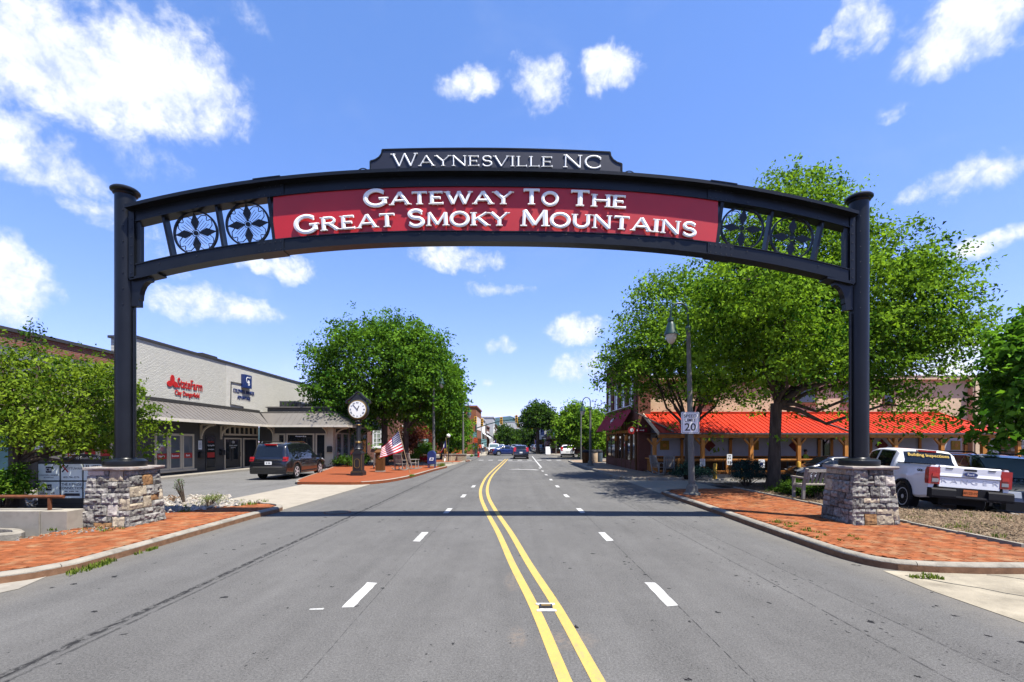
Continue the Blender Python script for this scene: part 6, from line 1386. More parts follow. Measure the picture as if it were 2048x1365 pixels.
def lowcar(label, loc, rz, paint, L=4.6, W=1.82, H=1.44, r=.33, kind='sedan', group=None, sc=None):
    t = thing('parked_car', label, 'car', loc, rz, group); h = L/2; k = H/1.44
    if kind == 'sedan':
        top = [(-h,.60),(-h+.04,.92*k),(-h+.12,1.00*k),(-h+.6,1.04*k),(-h+.75,1.06*k),(-h+1.5,1.40*k),(-h+1.9,1.44*k),(.25,1.43*k),(.5,1.37*k),(1.2,1.0*k),(1.3,.97*k),(h-.3,.80*k),(h-.06,.70*k),(h,.48*k)]; rw = (-h+.78,-h+1.46)
        panes = ((-h+1.05,-h+1.75),(-h+1.85,h-1.9),(h-1.83,h-1.12))
    else:
        top = [(-h,.62*k),(-h+.03,.90*k),(-h+.10,1.02*k),(-h+.42,1.36*k),(-h+.55,1.41*k),(-h+1.4,1.44*k),(.1,1.43*k),(.4,1.37*k),(1.1,1.0*k),(1.22,.97*k),(h-.25,.82*k),(h-.05,.70*k),(h,.48*k)]; rw = (-h+.12,-h+.40)
        panes = ((-h+.55,-h+1.15),(-h+1.24,-h+2.1),(-h+2.18,h-1.15))
    belt = [(-h,.90*k),(-h+.5,.98*k),(0,.94*k),(1.2,.90*k),(h,.7*k)]
    c = Car(L, W, top, belt, (-h+.88, h-.86), r, .2, .72, .82, .90, arch=.055); c.body(t, paint)
    for sg in (1, -1):
        for a, b in panes: c.side_pane(t, sg, a, b)
        y = c.sec(-h+.10)[3][0]; MB().prism([(-h-.006,.76*k),(-h+.16,.76*k),(-h+.22,.94*k),(-h+.04,.94*k)] if kind == 'sedan' else [(-h-.006,.80*k),(-h+.14,.80*k),(-h+.32,1.22*k),(-h+.18,1.22*k)], sg*(y-.26), sg*(y+.01), 'xz').build('tail_lamp', TAIL, t, world=False)
        y = c.sec(h-.2)[2][0]; MB().prism([(h-.40,.68*k),(h-.04,.56*k),(h+.0,.62*k),(h-.34,.80*k)], sg*(y-.26), sg*(y+.012), 'xz').build('headlight', LAMPW, t, world=False)
        ym = c.sec(.95)[4][0]; MB().prism([(.88,.92*k),(1.0,.92*k),(1.0,1.06*k),(.9,1.06*k)], sg*(ym+.03), sg*(ym+.2), 'xz').build('mirror', paint, t, world=False)
    c.screen(t, rw[0], rw[1], 'rear_window', inset=.10); c.screen(t, .54 if kind == 'sedan' else .44, 1.17 if kind == 'sedan' else 1.07, 'windscreen')
    MB().box(-h-.03,-h+.3,-W/2+.09,W/2-.09,.30,.50).build('rear_bumper', PLAST if kind != 'sedan' else paint, t, world=False); MB().box(-h-.012,-h+.05,-.17,.17,.62*k,.76*k).build('number_plate', SIGNW, t, world=False)
    MB().box(h-.1,h+.012,-.5,.5,.36,.54).build('grille', BLACK2, t, world=False)
    fittings(t, c, paint, handles=((-h+1.5,.86*k),(-h+2.5,.84*k)))
    if sc: t.scale = (sc,)*3
    return t
# black SUV on the left lot
suv('black SUV with chrome strip parked before the corner shop', (-12.55, 27.05, -.006), R(90), CARK)
# dark SUV facing us behind the pickup
s2 = suv('dark navy SUV facing the camera behind the white pickup', (15.33, 15.2, -.29), R(-110), CARN, L=5.0, W=1.98, H=1.84, r=.39)
s2.rotation_euler[0] = R(-3.5)
# dark car nosed toward the left in front of the porch
lowcar('black sedan parked beside the yellow bollard in front of the porch', (17.75, 26.3, -.17), R(180-7), CARK, L=4.4, W=1.75, H=1.36, kind='sedan', r=.31)
# traffic and parked cars down the street
lowcar('dark hatchback driving away in the right lane', (1.05, 56.9, 0), R(90), CARN, L=4.3, W=1.86, H=1.60, kind='hatch', r=.34)
lowcar('white crossover parked across the street by the right trees', (7.35, 63, 0), R(84), CARW, L=4.5, W=1.88, H=1.62, kind='hatch', r=.35)
lowcar('blue sedan crossing the junction sideways', (-.9, 70.5, 0), R(20), CARB, L=4.6, W=1.82, H=1.45, kind='sedan')
suv('white SUV facing us at the left kerb past the junction', (-2.9, 75.5, 0), R(-86), CARW, L=4.9, W=1.95, H=1.75)
rowp = [(5.0,86,CARG),(4.9,92,CARS),(5.1,98.5,CARK),(5.2,105,CARW),(5.3,112,CARB),(-2.6,86,CARS),(-2.4,93,CARG),(-2.3,100,CARW),(.6,98,CARS),(1.7,116,CARG)]
lab = ('grey car first in the far row on the right kerb','silver car second in the far row on the right kerb','black car third in the far row on the right kerb','white car fourth in the far row on the right kerb','blue car last in the far row on the right kerb','silver car behind the white SUV on the far left','grey car second behind the white SUV on the far left','white car last in the far left row','silver car driving far ahead of the dark hatchback','grey car farthest away in the middle of the street')
for (x, y, m), l in zip(rowp, lab): lowcar(l, (x, y, 0), R(90 if x > 0 else -90), m, kind='hatch' if y % 2 else 'sedan', H=1.5, group='cars far down the street')

# white pickup
pk = thing('pickup_truck', 'white pickup truck with orange plate parked behind the stone pedestal', 'pickup', (0,0,0))
ALPHA = 12; hd_ = Vector((math.sin(R(ALPHA)), math.cos(R(ALPHA)), 0)); lf = Vector((-hd_.y, hd_.x, 0))
rear_left = Vector((11.12, 12.775, 0)); L_, W_ = 5.35, 1.86
ctr = rear_left+hd_*(L_/2)-lf*(W_/2); pk.location = (ctr.x, ctr.y, -.075); pk.rotation_euler = (R(4.2),0,R(90-ALPHA)); h = L_/2
top = [(-h+1.62,1.12),(-h+1.70,1.40),(-h+1.84,1.70),(-h+2.0,1.79),(-h+2.7,1.82),(.45,1.80),(.75,1.74),(1.42,1.22),(1.52,1.16),(2.1,1.08),(h-.2,1.0),(h-.05,.86),(h,.6)]
belt = [(-h+1.6,1.12),(1.4,1.08),(h,.88)]
c = Car(L_, W_, top, belt, (-h+1.15, h-.95), .39, .36, .76, .88, .985, x0=-h+1.62, arch=.09); c.body(pk, CARW)
for sg in (1, -1):
    for a, b in ((-h+1.98,-h+2.78),(-h+2.88,h-1.30)): c.side_pane(pk, sg, a, b)
    ym = c.sec(1.15)[4][0]; MB().prism([(1.05,1.12),(1.2,1.12),(1.22,1.34),(1.07,1.34)], sg*(ym+.04), sg*(ym+.27), 'xz').build('mirror', PLAST, pk, world=False)
# rear glass of the cab
rw = c.screen(pk, -h+1.69, -h+1.87, 'rear_window', inset=.09)
MB().box(-h+1.82,-h+1.96,-.24,.24,1.735,1.79).build('brake_light', TAIL, pk, world=False)
o = letters('Building Inspections', .135, M('yellow_lettering', (.75,.48,.03), .5), pk, (-h+1.776, 0, 1.63), (0,0,0), world=False, extrude=.002, bold=.012); o.rotation_euler = Matrix(((0,.424,-.906),(-1,0,0),(0,.906,.424))).to_euler(); o.location.x -= .018
# bed
c2 = Car(L_, W_, [(-h,1.34),(-h+1.64,1.36)], [(-h,1.30),(-h+1.64,1.32)], (-h+1.15,), .39, .44, .9, .88, .985, x0=-h+.04, x1=-h+1.625, arch=.09)
for sg in (1, -1):
    xs = sorted(set([c2.x0+(c2.x1-c2.x0)*i/16 for i in range(17)]+[-h+1.15+.48*math.cos(R(a)) for a in range(0,181,10)])); xs = [x for x in xs if c2.x0 <= x <= c2.x1]
    mb = MB()
    for x in xs:
        zb = c2.bottom(x); bulge = .035*math.exp(-((x+h-1.15)/.55)**2)
        for (dy, z) in ((-.06, zb), (-.012+bulge*.6, zb+.06), (.0+bulge, zb+(1.36-zb)*.35), (-.004+bulge*.4, 1.08), (-.02, 1.26), (-.035, 1.33), (-.06, 1.355), (-.13, 1.355), (-.14, 1.30), (-.14, .85)): mb.v.append((x, sg*(W_/2*.985+dy), z))
    for i in range(len(xs)-1):
        for j in range(9): a = i*10+j; mb.f.append((a, a+1, a+11, a+10)); mb.m.append(0)
    mb.f += [tuple(range(10)), tuple(range((len(xs)-1)*10, len(xs)*10))]; mb.m += [0, 0]
    mb.build('bed_side', CARW, pk, world=False, smooth=35)
    fl = MB(); ra = .48
    pts = [(-h+1.15+ra*math.cos(R(a)), sg*(W_/2+.015), .39+ra*math.sin(R(a))) for a in range(-5, 186, 10)]
    for p, q in zip(pts, pts[1:]): fl.bar(p, q, .06, .07, up=(0,1,0))
    fl.build('fender_flare', PLAST, pk, world=False)
    MB().box(-h+.05,-h+1.6,min(sg*(W_/2-.17),sg*(W_/2-.05)),max(sg*(W_/2-.17),sg*(W_/2-.05)),1.357,1.385).build('bed_rail_cap', PLAST, pk, world=False)
    y = W_/2-.01
    MB().prism([(-h-.015,.86),(-h+.13,.86),(-h+.16,.95),(-h+.16,1.22),(-h+.10,1.31),(-h-.005,1.31)], sg*(y-.24), sg*(y+.018), 'xz').build('tail_lamp', TAIL, pk, world=False)
    for z in (.96, 1.10): MB().box(-h-.024,-h+.0,min(sg*(y-.21),sg*(y-.06)),max(sg*(y-.21),sg*(y-.06)),z-.045,z+.045).build('tail_lamp_lens', LAMPW if z < 1.05 else TAILR, pk, world=False)
MB().box(-h+.1,-h+1.64,-.80,.80,.80,.86).build('bed_floor', PLAST, pk, world=False); MB().box(-h+1.58,-h+1.63,-.83,.83,.84,1.33).build('bed_front', CARW, pk, world=False)
tg = MB(); tw = W_/2-.245
tg.prism([(-h-.005,.80),(-h+.08,.80),(-h+.08,1.36),(-h+.02,1.36),(-h-.012,1.33),(-h-.004,1.17),(-h-.016,1.09),(-h+.004,1.075)], -tw, tw, 'xz'); tg = tg.build('tailgate', CARW, pk, world=False)
MB().box(-h-.018,-h+.0,-tw+.01,tw-.01,1.068,1.078).build('painted_crease_shadow', CARG, tg, world=False)  # grey strip put in for the shadow along the tailgate crease
MB().box(-h-.022,-h+.0,-.14,.14,1.255,1.305).build('tailgate_handle', PLAST, tg, world=False)
for y in (-.48,.48): MB().prism([(y-.09,1.315),(y+.09,1.315),(y+.075,1.275),(y-.075,1.275)], -h-.016, -h+.0, 'yz').build('tailgate_cup', CARG, tg, world=False)
MB().prism([(.17*math.cos(R(a)), 1.165+.068*math.sin(R(a))) for a in range(0,360,15)], -h-.030, -h+.0, 'yz').build('oval_badge', CHROME, tg, world=False)
bo = MB().prism([(.152*math.cos(R(a)), 1.165+.054*math.sin(R(a))) for a in range(0,360,15)], -h-.033, -h-.02, 'yz').build('badge_field', SIGNBLUE, tg, world=False)
RW = (R(90), 0, R(-90))
letters('Ford', .08, WHITE, bo, (-h-.0345, 0, 1.166), RW, world=False, extrude=.001)
EMB = M('embossed_letter', (.80,.81,.84), .35)
for i, ch in enumerate('RANGER'): letters(ch, .17, EMB, tg, (-h-.0035+.001, .58-i*.232, .965), RW, world=False, extrude=.004, sx=1.45, bold=-.02)
o = letters('4X4', .105, INK, pk, (-h+.42, W_/2*.985+.012, 1.19), (R(90),0,R(180)), world=False, extrude=.003, bold=.015, sx=1.3)
bp_ = MB(); bp_.prism([(-h-.14,.50),(-h-.16,.56),(-h-.15,.72),(-h-.12,.76),(-h+.05,.76),(-h+.05,.50)], -.92, -.36, 'xz'); bp_.prism([(-h-.14,.50),(-h-.16,.56),(-h-.15,.72),(-h-.12,.76),(-h+.05,.76),(-h+.05,.50)], .36, .92, 'xz'); bp_.prism([(-h-.12,.50),(-h-.14,.54),(-h-.13,.58),(-h+.05,.58),(-h+.05,.50)], -.36, .36, 'xz'); bp_.box(-h-.06,-h+.02,-.36,.36,.58,.78); bp_.build('rear_bumper', PLAST, pk, world=False)
np_ = MB().box(-h-.075,-h-.062,-.16,.16,.60,.76).build('number_plate', ORPL, pk, world=False); letters('40123-W', .085, CEDARD, np_, (-h-.077, 0, .68), RW, world=False, extrude=.001, bold=.01)
for xw in c.wheels:
    for sg in (1, -1): wheel(pk, xw, sg*(W_/2-.14), .39, .25, sg, steel=True)
MB().box(-h+.3,h-.4,-.5,.5,.32,.5).build('chassis', PLAST, pk, world=False); MB().tube([(-h+1.15,-.7,.39),(-h+1.15,.7,.39)], .06, 8).build('axle', PLAST, pk, world=False)
MB().box(h-.08,h+.02,-.6,.6,.62,.92).build('grille', BLACK2, pk, world=False); MB().box(h-.15,h+.06,-.9,.9,.42,.62).build('front_bumper', CHROME, pk, world=False)
for sg in (1,-1): MB().box(h-.25,h+.0,min(sg*.6,sg*.86),max(sg*.6,sg*.86),.74,.94).build('headlight', LAMPW, pk, world=False)
# ------------------------------------------------------------------ trees and plants
def leaf_mesh(name, C, out, size, mat, parent, tint, rng, aspect=.55, droop=.25):
    """one leaf-sized folded face at every point of C; out is the outward direction there"""
    n = len(C); N = out*.55+rng.normal(size=(n,3))*.75+np.array([0,0,.55]); N /= np.linalg.norm(N, axis=1)[:,None]
    U = rng.normal(size=(n,3))+out*.5-np.array([0,0,droop]); U -= N*(U*N).sum(1)[:,None]; U /= np.linalg.norm(U, axis=1)[:,None]+1e-9
    S = np.cross(N, U); l = size*rng.uniform(.6,1.35,n)[:,None]; w = l*aspect*.5
    V = np.empty((n,4,3)); V[:,0] = C-U*l*.5-N*l*.06; V[:,1] = C+S*w+N*l*.08; V[:,2] = C+U*l*.5-N*l*.12; V[:,3] = C-S*w+N*l*.08
    me = bpy.data.meshes.new(name); me.vertices.add(4*n); me.vertices.foreach_set('co', V.reshape(-1)); me.loops.add(4*n); me.loops.foreach_set('vertex_index', np.arange(4*n, dtype=np.int32))
    me.polygons.add(n); me.polygons.foreach_set('loop_start', np.arange(0,4*n,4,dtype=np.int32)); me.polygons.foreach_set('loop_total', np.full(n,4,dtype=np.int32))
    me.materials.append(mat); at = me.attributes.new('tint','FLOAT','FACE'); at.data.foreach_set('value', np.clip(tint,0,1).astype(np.float32)); me.update(); me.validate()
    o = link(name, me, parent, True); return o
def tree(name, label, base, tr, fork, ells, nclus, per, size, mat, seed=0, group=None, crad=.34, bark=BARKM, cat='tree', gap=.12, flat=.75, shell=.30, aspect=.55, lean=(0,0), nlimb=9, twigs=70):
    rng = np.random.default_rng(seed); rd = random.Random(seed); base = Vector(base); root = thing(name, label, cat, base, 0, group)
    E = np.array([e[:6] for e in ells], float); vol = np.array([e[3]*e[4]*e[5] for e in ells])**.8; vol /= vol.sum()
    P = []; O = []
    while len(P) < nclus:
        e = E[rng.choice(len(E), p=vol)]; d = rng.normal(size=3); d /= np.linalg.norm(d); r = rng.random()**shell
        k = 1+.34*mnoise.noise(Vector(d*1.9)+Vector((seed*3.3+e[0], e[1], e[2])))+.12*mnoise.noise(Vector(d*5)+Vector((seed, e[0], 0)))
        p = e[:3]+d*e[3:6]*r*k
        if mnoise.noise(Vector(p*.9/max(.5,crad*2.2))+Vector((seed,0,7))) < -1+gap*4.2-.5+ -.0 and gap > 0 and False: continue
        if gap and mnoise.noise(Vector(p)*(.75/max(.35,crad*1.6))+Vector((seed*1.7,0,0))) < -.62+gap*3: continue
        # keep most of the clusters near the outside of the whole crown
        ins = max((1-(((p-f[:3])/f[3:6])**2).sum()) for f in E)
        if ins > .62 and rng.random() < .8: continue
        P.append(p); O.append(d)
    P = np.array(P); O = np.array(O)
    # branches: trunk, limbs to the crown masses, twigs to the leaf clusters
    mb = MB(); top = base+Vector((lean[0], lean[1], fork)); pts = [base+Vector((0,0,-.25)), base+Vector((0,0,.02)), base+Vector((lean[0]*.2,lean[1]*.2,fork*.18)), base+Vector((lean[0]*.55+rd.uniform(-.04,.04),lean[1]*.55,fork*.55)), top]
    mb.tube(pts, [tr*1.55, tr*1.42, tr*1.08, tr*.95, tr*.92], 14); trunk = mb.build('trunk', bark, root, smooth=60)
    lm = MB(); nodes = []
    cen = P.mean(0); tgt = [Vector(e[:3]) for e in ells]
    while len(tgt) < nlimb: tgt.append(Vector(P[rng.integers(len(P))])*.75+Vector(cen)*.25)
    for i, tg_ in enumerate(tgt):
        st = top+Vector((0,0,-rd.uniform(0,.25)*min(fork,2)*.5)); d = tg_-st
        if d.length < .2: continue
        mid = st+d*.45+Vector((rd.uniform(-.1,.1),rd.uniform(-.1,.1),-.10+rd.uniform(-.05,.1)))*d.length; q = [st, st+(mid-st)*.45+Vector((0,0,.03))*d.length, mid, st+d*.78+Vector((0,0,.02))*d.length, tg_]
        r0 = tr*rd.uniform(.34,.55); lm.tube(q, [r0, r0*.8, r0*.58, r0*.4, r0*.2], 8); nodes += [(q[1]+(q[2]-q[1])*.5, r0*.6), (q[2], r0*.55), (q[3], r0*.38), (q[4], r0*.2)]
    for k in range(min(twigs, len(P))):
        p = Vector(P[k]); nd, r0 = min(nodes, key=lambda a: (a[0]-p).length); d = p-nd
        if d.length > .15: lm.tube([nd, nd+d*.5+Vector((rd.uniform(-.1,.1),rd.uniform(-.1,.1),rd.uniform(-.02,.12)))*d.length, p], [min(r0*.6, tr*.16), min(r0*.4,tr*.10), tr*.025], 5)
    lm.build('limbs', bark, root, smooth=60)
    # every cluster is a spray of a few twigs, each twig with its own handful of leaves: clumps with gaps between them
    sub = 5; m_ = nclus*sub; i1 = np.repeat(np.arange(nclus), sub); o1 = rng.normal(size=(m_,3))*crad*np.array([1,1,flat*.8]); o1[:,2] -= .35*(o1[:,0]**2+o1[:,1]**2)/max(crad,.1)
    k_ = max(2, per//sub); n = m_*k_; i2 = np.repeat(np.arange(m_), k_); off = rng.normal(size=(n,3))*crad*.36*np.array([1,1,flat]); idx = i1[i2]; C = P[idx]+o1[i2]+off
    out = O[idx]*.8+o1[i2]/(np.linalg.norm(o1[i2],axis=1)[:,None]+1e-6)*.4
    t = rng.uniform(-.05,.65,nclus)[idx]+rng.uniform(-.05,.38,m_)[i2]+rng.normal(size=n)*.11
    leaf_mesh('crown', C, out, size, mat, root, t, rng, aspect); return root
def el(px, py, Y, rx, rz, ry):
    """a leafy mass measured from the photograph: centre pixel, depth, half width and half height in pixels, half depth in metres"""
    return ((px-CX)/F*Y, Y, CAMZ-(py-HZ)/F*Y, rx/F*Y, ry, rz/F*Y)
# the two big street trees on the right
tree('oak_tree', 'tall spreading oak with thick bare trunk right of the speed sign', (10.45, 19.0, .1), .225, 3.4,
     [el(1590,480,19,105,105,2.6), el(1490,480,19,52,50,1.5), el(1605,385,19.4,66,52,1.6), el(1700,570,19,140,110,3.0), el(1500,600,18.6,125,95,2.4), el(1790,600,19.6,95,90,2.4), el(1560,690,18.2,150,62,2.2), el(1815,665,19,90,52,2.4), el(1840,630,19,70,62,2.0), el(1875,655,19.4,52,42,1.6), el(1690,690,19,130,72,2.2), el(1500,560,15.6,80,80,1.7), el(1570,640,15.8,85,62,1.6), el(1800,775,18.4,40,26,.7), el(1835,815,18.2,18,16,.4)],
     880, 110, .150, LEAF_OAK, 11, 'street trees', flat=.5, crad=.60, gap=.105, lean=(.12,0), nlimb=16, twigs=170, shell=.26)
tree('oak_tree', 'broad oak behind the lamp pole with leaves over the maroon awning', (9.55, 25.6, -.05), .23, 2.6,
     [el(1360,640,25.6,110,95,3.0), el(1300,690,25.6,78,70,2.2), el(1430,690,25.6,110,85,2.4), el(1280,732,25.4,58,42,1.6), el(1400,738,25.4,90,38,2.0), el(1480,742,25.6,56,34,1.6), el(1340,575,26,50,42,1.6)],
     330, 105, .175, LEAF_OAK, 12, 'street trees', flat=.5, crad=.72, gap=.10, nlimb=14, twigs=110)
# young tree over the directory sign
tree('maple_tree', 'young leafy tree over the directory sign at the left edge', (-13.15, 12.6, .1), .15, 1.35,
     [el(95,770,13,120,75,1.5), el(20,740,13,85,65,1.4), el(170,790,12.8,85,70,1.2), el(60,830,12.2,90,50,1.2), el(200,840,12.4,55,48,.9), el(150,725,13.2,75,32,1.0), el(285,850,12.3,34,34,.6), el(255,830,12.4,35,38,.6)],
     265, 70, .105, LEAF_LIGHT, 13, 'street trees', flat=.55, crad=.36, gap=.09, lean=(.05,0), nlimb=13, twigs=80)
tree('sapling', 'thin sprig of leaves rising above the young tree', (-13.0, 13.3, .1), .04, 3.9, [el(60,672,13.3,14,30,.25)], 26, 14, .09, LEAF_DARK, 14, 'street trees', crad=.16, gap=0, nlimb=3, twigs=20)
# big leaved tree cut by the right edge
tree('chestnut_tree', 'large leaved tree hanging in at the right edge of the view', (17.2, 14.6, .0), .2, 2.4,
     [el(2085,770,14.4,85,95,1.6), el(2050,700,14.6,52,45,1.0), el(2066,812,14.2,54,38,1.0), el(2130,680,14.6,100,80,1.6), el(2010,810,14.3,26,26,.5)],
     330, 26, .27, LEAF_BROAD, 15, 'street trees', crad=.34, gap=.06, aspect=.5, nlimb=10, twigs=50)
# clock plaza
tree('maple_tree', 'dense round maple behind the street clock', (-10.6, 39.5, .12), .27, 3.7,
     [el(745,730,39.5,120,98,4.2), el(700,765,39.5,78,66,3.0), el(800,700,39.5,80,72,3.4), el(690,790,39.3,66,40,2.2)], 620, 70, .26, LEAF_MAPLE, 16, 'street trees', crad=.68, gap=.03, nlimb=12, twigs=60)
tree('maple_tree', 'dense maple with thin trunk behind the flag', (-8.55, 38.3, .12), .22, 3.0,
     [el(838,740,38.5,74,72,3.0), el(870,775,38.8,44,50,2.2), el(830,795,38.3,70,36,2.2)], 330, 66, .26, LEAF_MAPLE, 17, 'street trees', crad=.62, gap=.04, nlimb=10, twigs=50)
tree('maple_tree', 'tall narrow maple beyond the blue mailbox', (-7.4, 50.5, .1), .2, 3.0, [el(893,775,50.5,38,56,2.4), el(880,820,50.5,36,40,2.2), el(905,835,50.5,26,30,1.6)], 330, 40, .32, LEAF_MAPLE, 18, 'street trees', crad=.55, gap=.05)
tree('maple_tree', 'low dark tree by the far left lamp pole', (-7.3, 56, .1), .16, 1.8, [el(900,850,56,34,28,2.0), el(915,868,56,20,22,1.4), el(880,870,54,26,22,1.6)], 260, 36, .34, LEAF_MAPLE, 19, 'street trees', crad=.5, gap=.05)
tree('plum_tree', 'purple leaved small tree behind the second plaza trunk', (-9.3, 45.5, .1), .1, 1.2, [el(828,868,45.5,26,26,1.2), el(845,880,45.5,18,18,.9)], 130, 30, .22, LEAF_PURPLE, 20, 'street trees', crad=.35, gap=.05)
# further down the street
tree('dark_tree', 'dark tree with bare forked trunk in the middle distance', (4.35, 80, .1), .3, 3.6, [el(1075,828,80,32,19,2.6), el(1060,838,80,18,13,2.0), el(1093,836,80,16,15,1.8), el(1077,814,80,21,11,1.8)], 260, 34, .42, LEAF_DARK, 21, 'street trees', crad=.55, gap=.09)
tree('ash_tree', 'bright green tree left of the tall thin pole', (8.2, 56, .1), .17, 2.2, [el(1150,845,56,34,30,2.2), el(1135,853,56,22,16,2.0), el(1172,850,56,28,30,2.2), el(1155,825,56,22,18,1.6)], 430, 38, .34, LEAF_OAK, 22, 'street trees', crad=.55, gap=.05)
tree('ash_tree', 'green tree behind the maroon awning corner', (11.5, 60, .1), .17, 2.2, [el(1205,850,60,30,34,2.4), el(1190,870,60,24,26,2.0)], 200, 38, .36, LEAF_OAK, 23, 'street trees', crad=.55, gap=.05)
tree('maple_tree', 'small round tree under the traffic signals', (-1.7, 118, .1), .2, 3.0, [el(1011,868,118,18,18,2.6)], 150, 30, .5, LEAF_DARK, 24, 'street trees', crad=.7, gap=.04)
tree('maple_tree', 'round tree behind the dark hatchback', (3.2, 124, .1), .2, 2.8, [el(1051,872,124,20,20,2.8)], 150, 30, .5, LEAF_DARK, 25, 'street trees', crad=.7, gap=.04)
for i, (px, Y, r_, py, m) in enumerate(((1112,96,15,868,LEAF_DARK),(1098,130,12,872,LEAF_DARK),(1028,150,9,876,LEAF_OAK),(990,150,8,878,LEAF_DARK))):
    tree('street_tree', ('dark tree beside the bright green one down the street','small dark tree behind the forked tree','tiny bright tree at the end of the street','tiny dark tree at the left end of the street')[i], (XZ(px,Y), Y, .1), .15, 2.2, [el(px,py,Y,r_,r_,2.0)], 70, 28, .5, m, 30+i, 'street trees', crad=.6, gap=.03)
for i, (px, py, rx, rz, Y, m) in enumerate(((1975,795,45,30,60,LEAF_DARK),(2030,770,50,45,70,LEAF_MAPLE),(2110,760,80,60,75,LEAF_DARK),(1250,850,50,40,70,LEAF_MAPLE))):
    tree('background_tree', ('dark tree beyond the stucco building roof corner','broad tree behind the stone house roof','tall tree beyond the frame right of the stone house','green tree behind the brick corner building')[i], (XZ(px,Y), Y, -.2), .25, 3.0, [el(px,py,Y,rx,rz,3), el(px,py+40,Y,rx*.8,rz,2.5)], 190, 34, .5, m, 40+i, 'trees behind the buildings', crad=.8, gap=.04)
# shrubs
def shrub(label, base, ells, n, per, size, mat, seed, name='shrub', crad=.16, aspect=.5, gap=0.0, cat='shrub'):
    rng = np.random.default_rng(seed); root = thing(name, label, cat, base, 0, 'shrubs and plants'); E = np.array(ells, float); P = []; O = []
    v = E[:,3]*E[:,4]*E[:,5]; v /= v.sum()
    while len(P) < n:
        e = E[rng.choice(len(E), p=v)]; d = rng.normal(size=3); d[2] = abs(d[2])*.9-.15; d /= np.linalg.norm(d); p = e[:3]+d*e[3:6]*rng.random()**.3*(1+.25*mnoise.noise(Vector(d*2)+Vector((seed,e[0],0))))
        if p[2] > base[2]: P.append(p); O.append(d)
    P, O = np.array(P), np.array(O); N = n*per; idx = np.repeat(np.arange(n), per); off = rng.normal(size=(N,3))*crad*np.array([1,1,.6]); C = P[idx]+off; C[:,2] = np.maximum(C[:,2], base[2]+.01)
    st = MB()
    for k in range(min(24, n)): q = Vector(P[k]); st.tube([Vector(base)+Vector((0,0,-.05)), Vector(base)*.5+q*.5+Vector((0,0,.02)), q], [.02,.012,.004], 5)
    st.build('stems', BARKM, root, smooth=60); t = rng.uniform(.1,.8,n)[idx]+rng.normal(size=N)*.18
    leaf_mesh('foliage', C, O[idx]+off/(np.linalg.norm(off,axis=1)[:,None]+1e-6)*.5, size, mat, root, t, rng, aspect); return root
def eg(px0, px1, py0, py1, Y, ry):
    c = el((px0+px1)/2, (py0+py1)/2, Y, (px1-px0)/2, (py1-py0)/2, ry); return c
shrub('blue green spreading spruce beside the big oak trunk', (9.65, 19.6, .12), [eg(1464,1530,930,975,19.6,.7), eg(1470,1520,918,950,19.6,.45)], 190, 34, .085, LEAF_SPRUCE, 51, 'spruce_shrub', crad=.10, aspect=.28)
shrub('blue green spruce tuft right of the big oak trunk', (11.2, 19.9, .12), [eg(1556,1592,948,975,19.9,.4)], 60, 30, .085, LEAF_SPRUCE, 52, 'spruce_shrub', crad=.09, aspect=.28)
shrub('low dark juniper under the second oak', (9.5, 25.2, -.02), [eg(1345,1425,932,962,25.2,.6), eg(1360,1400,924,950,25.2,.4)], 170, 30, .10, LEAF_SPRUCE, 53, 'juniper_shrub', crad=.13, aspect=.3)
shrub('leafy green groundcover in the mulch bed left of the bench', (9.9, 16.6, .12), [eg(1565,1625,962,1000,16.4,.6), eg(1590,1650,968,1000,16.0,.5), eg(1535,1580,975,1000,17.4,.4)], 230, 24, .085, LEAF_DARK, 54, 'leafy_shrub', crad=.10)
shrub('leafy green plant behind the bench seat', (9.75, 15.2, .12), [eg(1628,1672,965,1000,15.6,.5)], 90, 22, .08, LEAF_DARK, 55, 'leafy_shrub', crad=.09)
shrub('bright green shrub round the foot of the young tree', (-12.9, 12.0, .1), [eg(-20,40,955,1015,12.0,.6), eg(20,46,925,985,12.2,.3), eg(-60,10,945,1010,12,.6)], 170, 22, .10, LEAF_MAPLE, 56, 'leafy_shrub', crad=.12)
shrub('dark hedge under the corner shop windows', (-11.9, 35.6, .12), [eg(668,712,912,938,35.8,.6), eg(700,742,908,938,37,.6)], 150, 24, .13, LEAF_DARK, 57, 'hedge', crad=.16)
shrub('green bush right of the second plaza trunk', (-8.3, 40.4, .12), [eg(822,846,905,930,40.4,.6)], 70, 24, .16, LEAF_LIGHT, 58, 'leafy_shrub', crad=.18)
shrub('tall flower shrub behind the red blooms', (-7.4, 43.8, .12), [eg(833,868,885,925,43.8,.7)], 90, 24, .17, LEAF_MAPLE, 59, 'leafy_shrub', crad=.2)
shrub('green bush behind the first plaza tree trunk', (-9.9, 41.5, .12), [eg(772,800,900,930,41.5,.6)], 70, 24, .16, LEAF_MAPLE, 60, 'leafy_shrub', crad=.18)
REDL = leaf_mat('red_petal', (.30,.006,.01), (.55,.02,.03), .25)
shrub('bright red flowers along the plaza edge', (-7.1, 40.2, .12), [eg(836,856,911,926,40.2,.5)], 70, 26, .10, REDL, 61, 'red_flowers', crad=.12, cat='flowers')
shrub('red flowers at the far left shop door', (-6.6, 60.5, .1), [eg(909,919,906,913,60.5,.5)], 30, 20, .14, REDL, 62, 'red_flowers', crad=.12, cat='flowers')
shrub('yellow green weeds growing from the pebbles beside the pedestal', (-8.5, 13.3, .12), [eg(408,442,990,1006,13.5,.3)], 36, 18, .06, GRASSM, 63, 'weed_clump', crad=.08, aspect=.2)
